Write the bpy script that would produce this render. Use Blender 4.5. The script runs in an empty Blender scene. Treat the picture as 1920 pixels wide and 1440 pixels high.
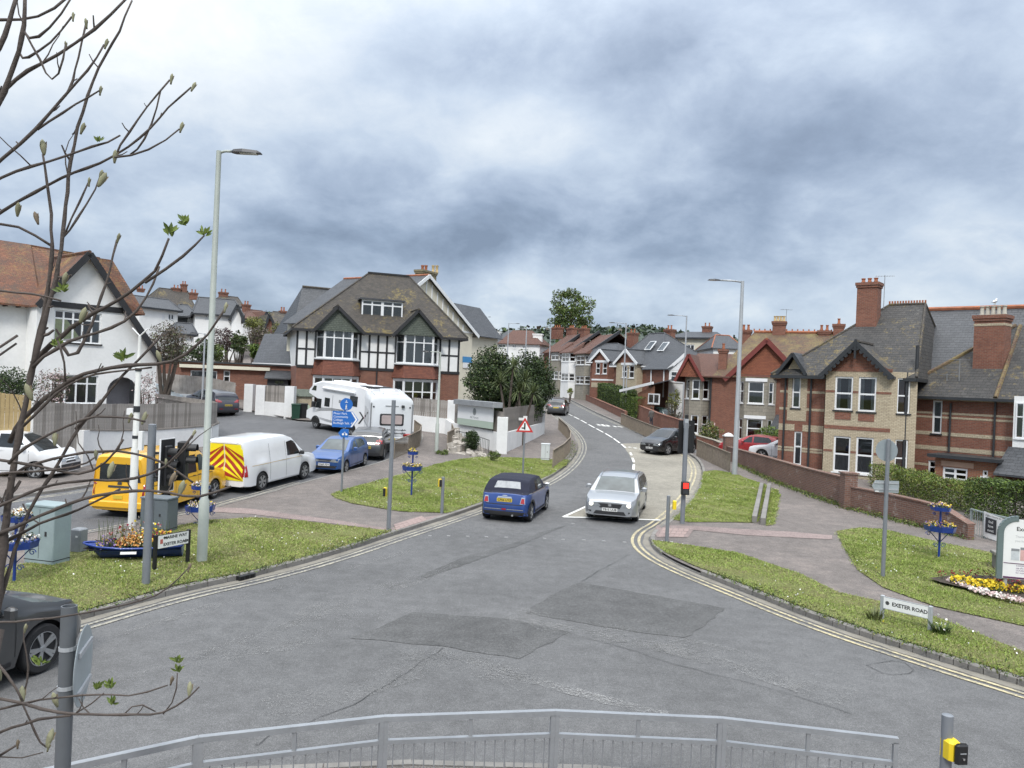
import bpy, bmesh, math, random
import numpy as np
from mathutils import Vector, Matrix, geometry
from mathutils.bvhtree import BVHTree
R = math.radians
random.seed(7)
rng = np.random.default_rng(7)
scene = bpy.context.scene
COL = scene.collection
# ------------------------------------------------------------------ camera
CAM_H, FPX, ROLL = 4.6,1440.0, R(2.4)
CAM = Vector((0,0, CAM_H))
C_R = Vector((math.cos(ROLL),0, math.sin(ROLL)))
C_U = Vector((-math.sin(ROLL),0, math.cos(ROLL)))
C_F = Vector((0,1,0))
cam_d = bpy.data.cameras.new('camera')
cam_d.sensor_fit = 'HORIZONTAL'
cam_d.sensor_width = 36.0
cam_d.lens = FPX / 1920 * 36
cam_d.clip_start = 0.05
cam_d.clip_end = 12000
cam = bpy.data.objects.new('camera', cam_d)
cam.matrix_world = Matrix(((C_R.x, C_U.x,-C_F.x,0),(C_R.y, C_U.y,-C_F.y,0),(C_R.z, C_U.z,-C_F.z, CAM_H),(0,0,0,1)))
COL.objects.link(cam)
scene.camera = cam
# ------------------------------------------------------------------ sky, sun, exposure
SUN_EL, SUN_AZ = R(46), R(185)          # azimuth clockwise from +Y
world = bpy.data.worlds.new('World')
scene.world = world
world.use_nodes = True
def build_sky():
	nt = world.node_tree
	N, L = nt.nodes, nt.links
	N.clear()
	out = N.new('ShaderNodeOutputWorld')
	bg = N.new('ShaderNodeBackground')
	bg.inputs['Strength'].default_value = 0.1
	L.new(bg.outputs[0], out.inputs[0])
	sky = N.new('ShaderNodeTexSky')
	sky.sky_type = 'NISHITA'
	sky.sun_disc = False
	sky.sun_elevation = SUN_EL
	sky.sun_rotation = SUN_AZ
	tc = N.new('ShaderNodeTexCoord')
	sep = N.new('ShaderNodeSeparateXYZ')
	L.new(tc.outputs['Generated'], sep.inputs[0])
	def math_(op, a, b=None, c=None, clamp=False):
		n = N.new('ShaderNodeMath'); n.operation = op; n.use_clamp = clamp
		for i, v in enumerate((a, b, c)):
			if v is None: continue
			if isinstance(v,(int, float)): n.inputs[i].default_value = v
			else: L.new(v, n.inputs[i])
		return n.outputs[0]
	zc = math_('MAXIMUM', sep.outputs['Z'],0.0)
	den = math_('ADD', zc,0.42)
	px = math_('DIVIDE', sep.outputs['X'], den)
	py = math_('DIVIDE', sep.outputs['Y'], den)
	cmb = N.new('ShaderNodeCombineXYZ')
	L.new(px, cmb.inputs[0]); L.new(py, cmb.inputs[1])
	def noise(scale, detail, rough, off, dist=0.0, stretch=(1,1,1)):
		mp = N.new('ShaderNodeMapping')
		mp.inputs['Location'].default_value = off
		mp.inputs['Scale'].default_value = stretch
		L.new(cmb.outputs[0], mp.inputs[0])
		n = N.new('ShaderNodeTexNoise')
		n.inputs['Scale'].default_value = scale
		n.inputs['Detail'].default_value = detail
		n.inputs['Roughness'].default_value = rough
		n.inputs['Distortion'].default_value = dist
		L.new(mp.outputs[0], n.inputs['Vector'])
		return n.outputs['Fac']
	big = noise(1.3,5,0.55,(3.1,7.4,0),0.15)
	med = noise(3.4,8,0.56,(1.7,2.2,0),0.2,(1,1,1))
	fin = noise(9.0,6,0.66,(9.0,4.0,0),0.3)
	s = math_('ADD', math_('MULTIPLY', big,0.9), math_('MULTIPLY', med,1.15))
	s = math_('ADD', s, math_('MULTIPLY', fin,0.34))
	s = math_('SUBTRACT', s,0.70)
	def blob(pxl, pyl, rx, ry, amt):
		nonlocal s
		d = (C_R * ((pxl - 960) / FPX) + C_U * ((720 - pyl) / FPX) + C_F).normalized()
		dn = d.z + 0.42; rx = rx / FPX / dn; ry = ry / FPX / dn / dn
		cx, cy = d.x / dn, d.y / dn
		a = math_('MULTIPLY', math_('SUBTRACT', px, cx),1 / rx)
		b = math_('MULTIPLY', math_('SUBTRACT', py, cy),1 / ry)
		r2 = math_('ADD', math_('MULTIPLY', a, a), math_('MULTIPLY', b, b))
		r2 = math_('ADD', r2, math_('MULTIPLY', math_('SUBTRACT', med,0.5),3.0))
		e = math_('POWER',2.718, math_('MULTIPLY', math_('MAXIMUM', r2,0.0),-1.0))
		s = math_('ADD', s, math_('MULTIPLY', e, amt))
	for b in SKY_BLOBS: blob(*b)
	ramp = N.new('ShaderNodeValToRGB')
	L.new(s, ramp.inputs[0])
	el = ramp.color_ramp.elements
	el[0].position, el[0].color = 0.0,(0.19,0.242,0.335,1)
	el[1].position, el[1].color = 1.0,(0.86,0.89,0.91,1)
	for p, c in ((0.22,(0.27,0.338,0.452,1)),(0.42,(0.375,0.452,0.575,1)),(0.60,(0.505,0.588,0.70,1)),(0.80,(0.68,0.74,0.80,1))):
		e = el.new(p); e.color = c
	zen = math_('POWER', zc,3.2)
	gain = math_('ADD', math_('MULTIPLY', zen,28.0),7.4)
	cl = N.new('ShaderNodeVectorMath'); cl.operation = 'SCALE'
	wh = N.new('ShaderNodeMix'); wh.data_type = 'RGBA'
	L.new(math_('MULTIPLY', zen,1.2, None, True), wh.inputs['Factor']); L.new(ramp.outputs[0], wh.inputs['A'])
	wh.inputs['B'].default_value = (.80,.81,.82,1)
	L.new(wh.outputs['Result'], cl.inputs[0]); L.new(gain, cl.inputs['Scale'])
	mix = N.new('ShaderNodeMix'); mix.data_type = 'RGBA'
	mix.inputs['Factor'].default_value = 0.90
	L.new(sky.outputs[0], mix.inputs['A']); L.new(cl.outputs[0], mix.inputs['B'])
	L.new(mix.outputs['Result'], bg.inputs['Color'])
SKY_BLOBS = [
	(940,265,190,90,0.32),(620,190,260,100,0.10),(80,70,380,200,0.28),(400,50,300,120,0.18),(1110,290,120,80,0.10),
	(1000,425,430,65,-0.19),(740,445,220,60,-0.12),(1340,425,300,80,-0.17),(1120,110,260,60,-0.16),(1560,40,220,50,0.10),
	(1850,450,190,75,0.42),(1520,320,300,110,-0.06),(1680,220,300,120,-0.06),(480,470,420,90,-0.06),(300,560,380,60,-0.04),
	(1250,550,560,45,0.15),(1700,560,260,40,0.22),
]
build_sky()
world.cycles.sampling_method = 'MANUAL'
world.cycles.sample_map_resolution = 256
sun_d = bpy.data.lights.new('sun', 'SUN')
sun_d.energy = 1.5
sun_d.angle = R(11)
sun_d.color = (1.0,0.97,0.92)
sun = bpy.data.objects.new('sun', sun_d)
sdir = Vector((math.sin(SUN_AZ) * math.cos(SUN_EL), math.cos(SUN_AZ) * math.cos(SUN_EL), math.sin(SUN_EL)))
sun.rotation_euler = sdir.to_track_quat('Z', 'Y').to_euler()
sun.location = (0,-20,60)
COL.objects.link(sun)
scene.view_settings.view_transform = 'Standard'
scene.view_settings.look = 'None'
scene.view_settings.exposure = 0.62
scene.view_settings.gamma = 1.0
scene.view_settings.use_curve_mapping = False
scene.cycles.max_bounces = 6
scene.cycles.diffuse_bounces = 3
scene.cycles.glossy_bounces = 3
scene.cycles.transmission_bounces = 3
scene.cycles.transparent_max_bounces = 8
scene.cycles.caustics_reflective = False
scene.cycles.caustics_refractive = False
scene.cycles.use_denoising = True
scene.cycles.use_adaptive_sampling = True
scene.cycles.adaptive_threshold = 0.02
# ------------------------------------------------------------------ terrain
GR = ((-60,0),(27,0),(33,.1),(40,.35),(49,.6),(60,1.1),(78,1.8),(94,2.5),(130,3.6),(200,4.5),(400,5))
GL = ((-60,0),(25,0),(33,.38),(38,.6),(42,.95),(50,1.5),(56,2.1),(65,3.0),(78,4.6),(110,9),(160,16),(220,21),(400,23))
def _g(tab, Y):
	xs, ys = zip(*tab)
	return sum(np.interp(Y + o, xs, ys) for o in (-3,-1.5,0,1.5,3)) / 5
def ZT(X, Y):
	X = np.asarray(X, float); Y = np.asarray(Y, float)
	t = np.clip((4 - X) / (16 + 0.3 * np.maximum(0, Y - 50)),0,1)
	t = t * t * (3 - 2 * t)
	z = t * _g(GL, Y) + (1 - t) * _g(GR, Y)
	f = np.clip((np.hypot(X, Y) - 240) / 260,0,1)
	return z * (1 - f) + 4 * f
def zt(x, y): return float(ZT(x, y))
def ray(px, py):
	return C_R * ((px - 960) / FPX) + C_U * ((720 - py) / FPX) + C_F
def P(px, py, Y):
	"""world point seen at photo pixel (px, py) at depth Y"""
	return CAM + ray(px, py) * Y
def G(px, py, up=0.0):
	"""ground point seen at photo pixel (px, py)"""
	d = ray(px, py)
	ts = np.geomspace(3,420,700)
	z = CAM_H + d.z * ts - ZT(d.x * ts, ts) - up
	k = np.argmax(z < 0)
	if z[k] >= 0: k = len(ts) - 1
	a, b = ts[max(k - 1,0)], ts[k]
	for _ in range(30):
		m = (a + b) / 2
		if CAM_H + d.z * m - zt(d.x * m, m) - up > 0: a = m
		else: b = m
	return Vector((d.x * b, b, zt(d.x * b, b)))
def gx(px, py):
	p = G(px, py); return (p.x, p.y)
def on(x, y, dz=0.0): return Vector((x, y, zt(x, y) + dz))
# ------------------------------------------------------------------ mesh helpers
class MB:
	def __init__(s):
		s.v, s.f, s.m, s.M, s.mi = [],[],[], Matrix(),0
	def add(s, vs, fs):
		o = len(s.v); M = s.M
		s.v += [tuple(M @ Vector(p)) for p in vs]
		s.f += [tuple(o + i for i in f) for f in fs]
		s.m += [s.mi] * len(fs)
		return s
	def box(s, x0, x1, y0, y1, z0, z1):
		return s.add([(x0, y0, z0),(x1, y0, z0),(x1, y1, z0),(x0, y1, z0),(x0, y0, z1),(x1, y0, z1),(x1, y1, z1),(x0, y1, z1)],
					 [(3,2,1,0),(4,5,6,7),(0,1,5,4),(1,2,6,5),(2,3,7,6),(3,0,4,7)])
	def rbox(s, x0, x1, y0, y1, z0, z1, b=0.01):
		"""box with chamfered vertical and top edges"""
		def ring(i, z): return [(x0 + i + b, y0 + i, z),(x1 - i - b, y0 + i, z),(x1 - i, y0 + i + b, z),(x1 - i, y1 - i - b, z),(x1 - i - b, y1 - i, z),(x0 + i + b, y1 - i, z),(x0 + i, y1 - i - b, z),(x0 + i, y0 + i + b, z)]
		vs = ring(0, z0) + ring(0, z1 - b) + ring(b * .9, z1)
		fs = [tuple(range(7,-1,-1)), tuple(range(16,24))]
		for k in (0,8):
			fs += [(k + i, k + (i + 1) % 8, k + 8 + (i + 1) % 8, k + 8 + i) for i in range(8)]
		return s.add(vs, fs)
	def quad(s, a, b, c, d): return s.add([a, b, c, d],[(0,1,2,3)])
	def poly(s, pts): return s.add(pts,[tuple(range(len(pts)))])
	def prism(s, pts, y0, y1):
		"""polygon pts in XZ extruded from y0 to y1"""
		n = len(pts)
		vs = [(x, y0, z) for x, z in pts] + [(x, y1, z) for x, z in pts]
		fs = [tuple(range(n)), tuple(range(2 * n - 1, n - 1,-1))] + [(i, i + n,(i + 1) % n + n,(i + 1) % n) for i in range(n)]
		return s.add(vs, fs)
	def prism_z(s, pts, z0, z1):
		n = len(pts)
		vs = [(x, y, z0) for x, y in pts] + [(x, y, z1) for x, y in pts]
		fs = [tuple(range(n - 1,-1,-1)), tuple(range(n,2 * n))] + [(i,(i + 1) % n,(i + 1) % n + n, i + n) for i in range(n)]
		return s.add(vs, fs)
	def tube(s, pts, rad, n=8, cap=True):
		"""tube along points; rad one number or one per point"""
		pts = [Vector(p) for p in pts]
		if not hasattr(rad, '__len__'): rad = [rad] * len(pts)
		vs, fs = [],[]
		ref = None
		for i, p in enumerate(pts):
			t = (pts[min(i + 1, len(pts) - 1)] - pts[max(i - 1,0)])
			t = t.normalized() if t.length > 1e-9 else Vector((0,0,1))
			if ref is None:
				ref = t.orthogonal().normalized()
			ref = (ref - t * ref.dot(t))
			ref = ref.normalized() if ref.length > 1e-6 else t.orthogonal().normalized()
			b = t.cross(ref)
			for k in range(n):
				a = 2 * math.pi * k / n
				vs.append(tuple(p + (ref * math.cos(a) + b * math.sin(a)) * rad[i]))
		for i in range(len(pts) - 1):
			for k in range(n):
				fs.append((i * n + k, i * n + (k + 1) % n,(i + 1) * n + (k + 1) % n,(i + 1) * n + k))
		if cap:
			fs.append(tuple(range(n - 1,-1,-1))); fs.append(tuple(range((len(pts) - 1) * n, len(pts) * n)))
		return s.add(vs, fs)
	def lathe(s, prof, n=16, c=(0,0,0)):
		vs, fs = [],[]
		for r, z in prof:
			for k in range(n):
				a = 2 * math.pi * k / n
				vs.append((c[0] + r * math.cos(a), c[1] + r * math.sin(a), c[2] + z))
		for i in range(len(prof) - 1):
			for k in range(n):
				fs.append((i * n + k, i * n + (k + 1) % n,(i + 1) * n + (k + 1) % n,(i + 1) * n + k))
		fs.append(tuple(range(n - 1,-1,-1))); fs.append(tuple(range((len(prof) - 1) * n, len(prof) * n)))
		return s.add(vs, fs)
	def build(s, name, mats, parent=None, smooth=False, loc=None):
		me = bpy.data.meshes.new(name)
		me.from_pydata(s.v,[], s.f)
		finish(me, smooth)
		if not isinstance(mats,(list, tuple)): mats = [mats]
		for m in mats: me.materials.append(m)
		if len(mats) > 1:
			me.polygons.foreach_set('material_index', s.m)
		return link(name, me, parent, loc)
def finish(me, smooth=False):
	me.update()
	if smooth:
		me.shade_smooth()
		if smooth is not True:
			try: me.set_sharp_from_angle(angle=R(smooth))
			except Exception: pass
	n = len(me.loops)
	if n == 0: return
	co = np.empty(len(me.vertices) * 3); me.vertices.foreach_get('co', co); co = co.reshape(-1,3)
	lv = np.empty(n, int); me.loops.foreach_get('vertex_index', lv)
	nf = len(me.polygons)
	nor = np.empty(nf * 3); me.polygons.foreach_get('normal', nor); nor = nor.reshape(-1,3)
	lt = np.empty(nf, int); me.polygons.foreach_get('loop_total', lt)
	ln = np.repeat(nor, lt, axis=0)
	flat = np.abs(ln[:,2]) > 0.98
	t = np.stack([-ln[:,1], ln[:,0], np.zeros(n)],1)
	t[flat] = (1,0,0)
	t /= np.maximum(np.linalg.norm(t, axis=1, keepdims=True),1e-9)
	b = np.cross(ln, t)
	p = co[lv]
	uv = np.stack([(p * t).sum(1),(p * b).sum(1)],1)
	lay = me.uv_layers.new(name='UVMap')
	lay.data.foreach_set('uv', uv.astype(np.float32).ravel())
def link(name, me, parent=None, loc=None):
	o = bpy.data.objects.new(name, me)
	COL.objects.link(o)
	if parent is not None: o.parent = parent
	if loc is not None: o.location = loc
	return o
def tag(o, label=None, cat=None, group=None, kind=None):
	if label: o['label'] = label
	if cat: o['category'] = cat
	if group: o['group'] = group
	if kind: o['kind'] = kind
	return o
def thing(name, label, cat, loc=(0,0,0), rz=0.0, group=None):
	o = bpy.data.objects.new(name, None)
	COL.objects.link(o)
	o.location = loc; o.rotation_euler = (0,0, rz)
	o.empty_display_size = 0.2
	return tag(o, label, cat, group)
def dup(o, loc, rz, label=None, group=None):
	def cp(s, par):
		c = s.copy(); COL.objects.link(c)
		if par is not None: c.parent = par
		for ch in list(s.children): cp(ch, c)
		return c
	r = cp(o, None)
	r.location = loc; r.rotation_euler = (0,0, rz)
	if label: r['label'] = label
	if group: r['group'] = group
	return r
def np_mesh(name, co, faces, mats, parent=None, kind=None, mi=None, smooth=False):
	"""co (n,3), faces (m,k) arrays"""
	me = bpy.data.meshes.new(name)
	k = faces.shape[1]
	me.vertices.add(len(co)); me.vertices.foreach_set('co', co.astype(np.float32).ravel())
	me.loops.add(faces.size); me.loops.foreach_set('vertex_index', faces.astype(np.int32).ravel())
	me.polygons.add(len(faces))
	me.polygons.foreach_set('loop_start',(np.arange(len(faces)) * k).astype(np.int32))
	try: me.polygons.foreach_set('loop_total', np.full(len(faces), k, np.int32))
	except Exception: pass
	me.update(calc_edges=True)
	me.validate()
	if smooth: me.shade_smooth()
	if not isinstance(mats,(list, tuple)): mats = [mats]
	for m in mats: me.materials.append(m)
	if mi is not None: me.polygons.foreach_set('material_index', mi.astype(np.int32))
	o = link(name, me, parent)
	if kind: o['kind'] = kind
	return o
def text(name, body, size, mat, parent, M, align='CENTER', ext=0.001, bold=0.0):
	c = bpy.data.curves.new(name, 'FONT')
	c.body = body; c.size = size; c.align_x = align; c.align_y = 'CENTER'
	c.extrude = ext; c.offset = bold; c.resolution_u = 2
	c.materials.append(mat)
	tmp = bpy.data.objects.new(name, c)
	me = bpy.data.meshes.new_from_object(tmp)
	bpy.data.objects.remove(tmp); bpy.data.curves.remove(c)
	me.name = name
	if not me.materials: me.materials.append(mat)
	me.transform(M)
	return link(name, me, parent)
FACE = Matrix.Rotation(R(90),4, 'X')      # lettering upright, read from -Y
def T(x, y, z): return Matrix.Translation((x, y, z))
def RZ(a): return Matrix.Rotation(a,4, 'Z')
# ------------------------------------------------------------------ materials
MATS = {}
class NT:
	def __init__(s, name):
		m = bpy.data.materials.new(name); m.use_nodes = True
		s.m = m; s.N = m.node_tree.nodes; s.L = m.node_tree.links
		s.b = s.N['Principled BSDF']
		MATS[name] = m
	def n(s, t,**kw):
		n = s.N.new(t)
		for k, v in kw.items(): setattr(n, k, v)
		return n
	def inp(s, n, k, v):
		if v is None: return
		if hasattr(v, 'is_output') or isinstance(v, bpy.types.NodeSocket): s.L.new(v, n.inputs[k])
		else: n.inputs[k].default_value = v
	def coord(s, kind='Object'):
		t = s.n('ShaderNodeTexCoord'); return t.outputs[kind]
	def noise(s, scale, vec, detail=4, rough=.55, dist=0):
		n = s.n('ShaderNodeTexNoise')
		n.inputs['Scale'].default_value = scale; n.inputs['Detail'].default_value = detail
		n.inputs['Roughness'].default_value = rough; n.inputs['Distortion'].default_value = dist
		s.L.new(vec, n.inputs['Vector']); return n.outputs['Fac']
	def ramp(s, fac, stops):
		r = s.n('ShaderNodeValToRGB'); s.L.new(fac, r.inputs[0])
		e = r.color_ramp.elements
		while len(e) < len(stops): e.new(0.5)
		for i,(p, c) in enumerate(stops):
			e[i].position = p; e[i].color = c if len(c) == 4 else (*c,1)
		return r.outputs[0]
	def mix(s, f, a, b, mode='MIX'):
		n = s.n('ShaderNodeMix', data_type='RGBA', blend_type=mode)
		for k, v in (('Factor', f),('A', a),('B', b)):
			if hasattr(v, 'is_output') or isinstance(v, bpy.types.NodeSocket): s.L.new(v, n.inputs[k])
			elif k == 'Factor': n.inputs[k].default_value = v
			else: n.inputs[k].default_value = (*v,1) if len(v) == 3 else v
		return n.outputs['Result']
	def math(s, op, a, b=None, clamp=False):
		n = s.n('ShaderNodeMath', operation=op, use_clamp=clamp)
		for i, v in enumerate((a, b)):
			if v is None: continue
			if isinstance(v,(int, float)): n.inputs[i].default_value = v
			else: s.L.new(v, n.inputs[i])
		return n.outputs[0]
	def bump(s, h, strength=.3, dist=.01):
		n = s.n('ShaderNodeBump'); n.inputs['Strength'].default_value = strength; n.inputs['Distance'].default_value = dist
		s.L.new(h, n.inputs['Height']); s.L.new(n.outputs[0], s.b.inputs['Normal'])
	def col(s, c):
		if hasattr(c, 'is_output') or isinstance(c, bpy.types.NodeSocket): s.L.new(c, s.b.inputs['Base Color'])
		else: s.b.inputs['Base Color'].default_value = (*c,1)
def clampc(c, k): return tuple(max(0.0, min(1.0, x * k)) for x in c)
def plain(name, c, rough=.6, metal=0.0, var=.12, vs=2.0, bump=0.0, bs=60, spec=.5, coat=0.0, kind='Object', emit=None):
	if name in MATS: return MATS[name]
	t = NT(name); b = t.b
	b.inputs['Roughness'].default_value = rough; b.inputs['Metallic'].default_value = metal
	b.inputs['Specular IOR Level'].default_value = spec
	if coat: b.inputs['Coat Weight'].default_value = coat; b.inputs['Coat Roughness'].default_value = .05
	if var:
		v = t.coord(kind)
		n1 = t.noise(vs, v,5); n2 = t.noise(vs * 9, v,3)
		f = t.math('ADD', t.math('MULTIPLY', n1,.7), t.math('MULTIPLY', n2,.3))
		t.col(t.ramp(f,[(.3, clampc(c,1 - var)),(.7, clampc(c,1 + var))]))
	else: t.col(c)
	if bump: t.bump(t.noise(bs, t.coord(kind),3), bump,.02)
	if emit: b.inputs['Emission Color'].default_value = (*emit[0],1); b.inputs['Emission Strength'].default_value = emit[1]
	return t.m
def brickmat(name, c1, c2, mortar, bw=.225, bh=.075, ms=.012, dirt=.25, lich=None, off=.5, rough=.85, bump=.5, patch=None, vs=.9):
	if name in MATS: return MATS[name]
	t = NT(name); uv = t.coord('UV')
	b = t.n('ShaderNodeTexBrick'); b.offset = off
	t.L.new(uv, b.inputs['Vector'])
	b.inputs['Color1'].default_value = (*c1,1); b.inputs['Color2'].default_value = (*c2,1); b.inputs['Mortar'].default_value = (*mortar,1)
	b.inputs['Scale'].default_value = 1; b.inputs['Mortar Size'].default_value = ms
	b.inputs['Brick Width'].default_value = bw; b.inputs['Row Height'].default_value = bh; b.inputs['Bias'].default_value = 0
	ob = t.coord('Object')
	n = t.noise(vs, ob,6,.65)
	c = t.mix(t.ramp(n,[(.35,(0,0,0)),(.75,(dirt, dirt, dirt))]), b.outputs['Color'], clampc(c1,.35))
	n3 = t.noise(vs * 14, ob,2)
	c = t.mix(.35, c, t.ramp(n3,[(.3,(.45,.45,.45)),(.7,(1.0,1.0,1.0))]), 'MULTIPLY')
	if lich:
		lc, lo, hi, ls = lich
		nl = t.math('ADD', t.math('MULTIPLY', t.noise(ls, ob,3,.6),.6), t.math('MULTIPLY', t.noise(ls * 7, ob,4,.65),.4))
		c = t.mix(t.ramp(nl,[(lo,(0,0,0)),(hi,(.85,.85,.85))]), c, lc)
	if patch:
		pc, lo, hi, ls = patch
		nl = t.noise(ls, ob,5,.7)
		c = t.mix(t.ramp(nl,[(lo,(0,0,0)),(hi,(.8,.8,.8))]), c, pc)
	t.col(c)
	t.b.inputs['Roughness'].default_value = rough
	h = t.math('ADD', t.math('MULTIPLY', b.outputs['Fac'],-1.0), t.math('MULTIPLY', n3,.4))
	t.bump(h, bump,.015)
	return t.m
def tilemat(name, c1, c2, bw=.27, bh=.14, lich=None, patch=None, dirt=.3, rough=.8):
	if name in MATS: return MATS[name]
	t = NT(name); uv = t.coord('UV')
	b = t.n('ShaderNodeTexBrick'); b.offset = .5
	t.L.new(uv, b.inputs['Vector'])
	b.inputs['Color1'].default_value = (*c1,1); b.inputs['Color2'].default_value = (*c2,1); b.inputs['Mortar'].default_value = (*clampc(c1,.3),1)
	b.inputs['Scale'].default_value = 1; b.inputs['Mortar Size'].default_value = .008
	b.inputs['Brick Width'].default_value = bw; b.inputs['Row Height'].default_value = bh
	ob = t.coord('Object')
	n = t.noise(.7, ob,6,.7)
	c = t.mix(t.ramp(n,[(.3,(0,0,0)),(.75,(dirt, dirt, dirt))]), b.outputs['Color'], clampc(c2,.45))
	n3 = t.noise(9, ob,3,.7)
	c = t.mix(.5, c, t.ramp(n3,[(.3,(.5,.5,.5)),(.75,(1.25,1.25,1.25))]), 'MULTIPLY')
	for l in (lich, patch):
		if l:
			lc, lo, hi, ls = l
			nl = t.math('ADD', t.math('MULTIPLY', t.noise(ls, ob,4,.65),.45), t.math('MULTIPLY', t.noise(ls * 11, ob,5,.75),.55))
			c = t.mix(t.ramp(nl,[(lo,(0,0,0)),(hi,(.9,.9,.9))]), c, lc)
	t.col(c); t.b.inputs['Roughness'].default_value = rough
	sp = t.n('ShaderNodeSeparateXYZ'); t.L.new(uv, sp.inputs[0])
	fr = t.math('FRACT', t.math('DIVIDE', sp.outputs['Y'], bh))
	h = t.math('ADD', t.math('MULTIPLY', fr,-1.0), t.math('MULTIPLY', b.outputs['Fac'],-.6))
	h = t.math('ADD', h, t.math('MULTIPLY', n3,.5))
	t.bump(h,.7,.02)
	return t.m
def glassmat(name='window_glass', tint=(.55,.58,.60), refl=1.0):
	if name in MATS: return MATS[name]
	t = NT(name); t.N.remove(t.b)
	tr = t.n('ShaderNodeBsdfTransparent'); tr.inputs[0].default_value = (*tint,1)
	gl = t.n('ShaderNodeBsdfGlossy'); gl.inputs['Roughness'].default_value = .02; gl.inputs[0].default_value = (.9 * refl,.94 * refl,.95 * refl,1)
	fr = t.n('ShaderNodeFresnel'); fr.inputs[0].default_value = 1.55
	f2 = t.math('ADD', t.math('MULTIPLY', fr.outputs[0],1.3),.03, True)
	mx = t.n('ShaderNodeMixShader')
	t.L.new(f2, mx.inputs[0]); t.L.new(tr.outputs[0], mx.inputs[1]); t.L.new(gl.outputs[0], mx.inputs[2])
	t.L.new(mx.outputs[0], t.N['Material Output'].inputs[0])
	return t.m
def paint(name, c, flake=0.0, rough=.28):
	if name in MATS: return MATS[name]
	t = NT(name); b = t.b
	b.inputs['Roughness'].default_value = rough; b.inputs['Metallic'].default_value = flake
	b.inputs['Coat Weight'].default_value = .8; b.inputs['Coat Roughness'].default_value = .06
	n = t.noise(1.3, t.coord(),4)
	t.col(t.mix(t.ramp(n,[(.4,(0,0,0)),(.8,(.14,.14,.14))]), c,(.22,.21,.19)))
	return t.m
# ------------------------------------------------------------------ ground sheets
def asphalt(name, c, light=.5, vs=.25, tint2=None):
	if name in MATS: return MATS[name]
	t = NT(name); o = t.coord()
	n1 = t.noise(vs, o,5,.6); n2 = t.noise(3.0, o,4,.6); n3 = t.noise(55, o,3,.7); n4 = t.noise(130, o,2,.6)
	f = t.math('ADD', t.math('MULTIPLY', n1,.55), t.math('MULTIPLY', n2,.45))
	base = t.ramp(f,[(.36, clampc(c,.78)),(.5, c),(.64, clampc(tint2 or c,1.22))])
	n5 = t.noise(16, o,4,.75)
	base = t.mix(.7, base, t.ramp(n5,[(.3,(.72,.72,.72)),(.5,(1,1,1)),(.7,(1.35,1.35,1.35))]), 'MULTIPLY')
	base = t.mix(.8, base, t.ramp(n3,[(.32,(.50,.50,.50)),(.5,(.95,.95,.95)),(.68,(1.6,1.6,1.6))]), 'MULTIPLY')
	base = t.mix(t.ramp(n4,[(.6,(0,0,0)),(.72,(light * .5,) * 3)]), base,(.5,.5,.49))
	t.col(base)
	t.b.inputs['Roughness'].default_value = .86
	t.b.inputs['Specular IOR Level'].default_value = .3
	t.bump(t.math('ADD', n3, n4),.5,.006)
	return t.m
M_ROAD = asphalt('road_asphalt',(.119,.119,.119))
M_SIDE = asphalt('side_road_asphalt',(.105,.107,.112))
M_PAVE = asphalt('pavement_asphalt',(.152,.134,.123),.6,.35,(.170,.146,.132))
M_PATCH = asphalt('patch_asphalt',(.094,.094,.093),.2,.6)
M_CONC = asphalt('concrete_lane',(.245,.228,.19),.1,.3)
M_KERB = plain('kerb_stone',(.20,.19,.175),.9, var=.3, vs=1.2, bump=.4, bs=40)
M_GUT = plain('gutter_dust',(.21,.195,.165),.95, var=.3, vs=2, bump=.3)
M_PINK = plain('tactile_slab_pink',(.30,.225,.205),.9, var=.18, vs=1.5, bump=.4, bs=70)
M_PINKP = asphalt('pink_strip',(.235,.185,.172),.4)
def wornline(name, c, lo=.36, hi=.5):
	t = NT(name); o = t.coord()
	n = t.noise(14, o,5,.75); n2 = t.noise(1.2, o,3)
	f = t.math('ADD', t.math('MULTIPLY', n,.7), t.math('MULTIPLY', n2,.3))
	t.col(t.mix(t.ramp(f,[(lo,(1,1,1)),(hi,(0,0,0))]), c,(.15,.145,.14)))
	t.b.inputs['Roughness'].default_value = .75
	return t.m
M_YEL = wornline('yellow_line_paint',(.52,.45,.27),.40,.56)
M_WHT = wornline('white_line_paint',(.74,.74,.71),.33,.45)
M_STUD = plain('worn_stud',(.28,.28,.275),.6, var=.2)
def grassmat(name, stops):
	t = NT(name); o = t.coord()
	n1 = t.noise(.5, o,4,.6); n2 = t.noise(3.5, o,5,.7); n3 = t.noise(40, o,3,.7)
	f = t.math('ADD', t.math('ADD', t.math('MULTIPLY', n1,.45), t.math('MULTIPLY', n2,.4)), t.math('MULTIPLY', n3,.15))
	t.col(t.ramp(f, stops))
	t.b.inputs['Roughness'].default_value = .95; t.b.inputs['Specular IOR Level'].default_value = .1
	t.bump(t.math('ADD', n2, n3),.8,.05)
	return t.m
M_GRASS = grassmat('grass_soil',[(.34,(.17,.14,.085)),(.45,(.165,.165,.07)),(.56,(.17,.19,.07)),(.70,(.21,.23,.085))])
M_EARTH = grassmat('earth',[(.35,(.08,.07,.045)),(.5,(.09,.10,.04)),(.65,(.12,.15,.05))])
def rag(l, a=.035):
	pl = resample(list(l) + [l[0]],.22)[:-1]
	return [(p.x + random.uniform(-a, a), p.y + random.uniform(-a, a)) for p in pl]
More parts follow.
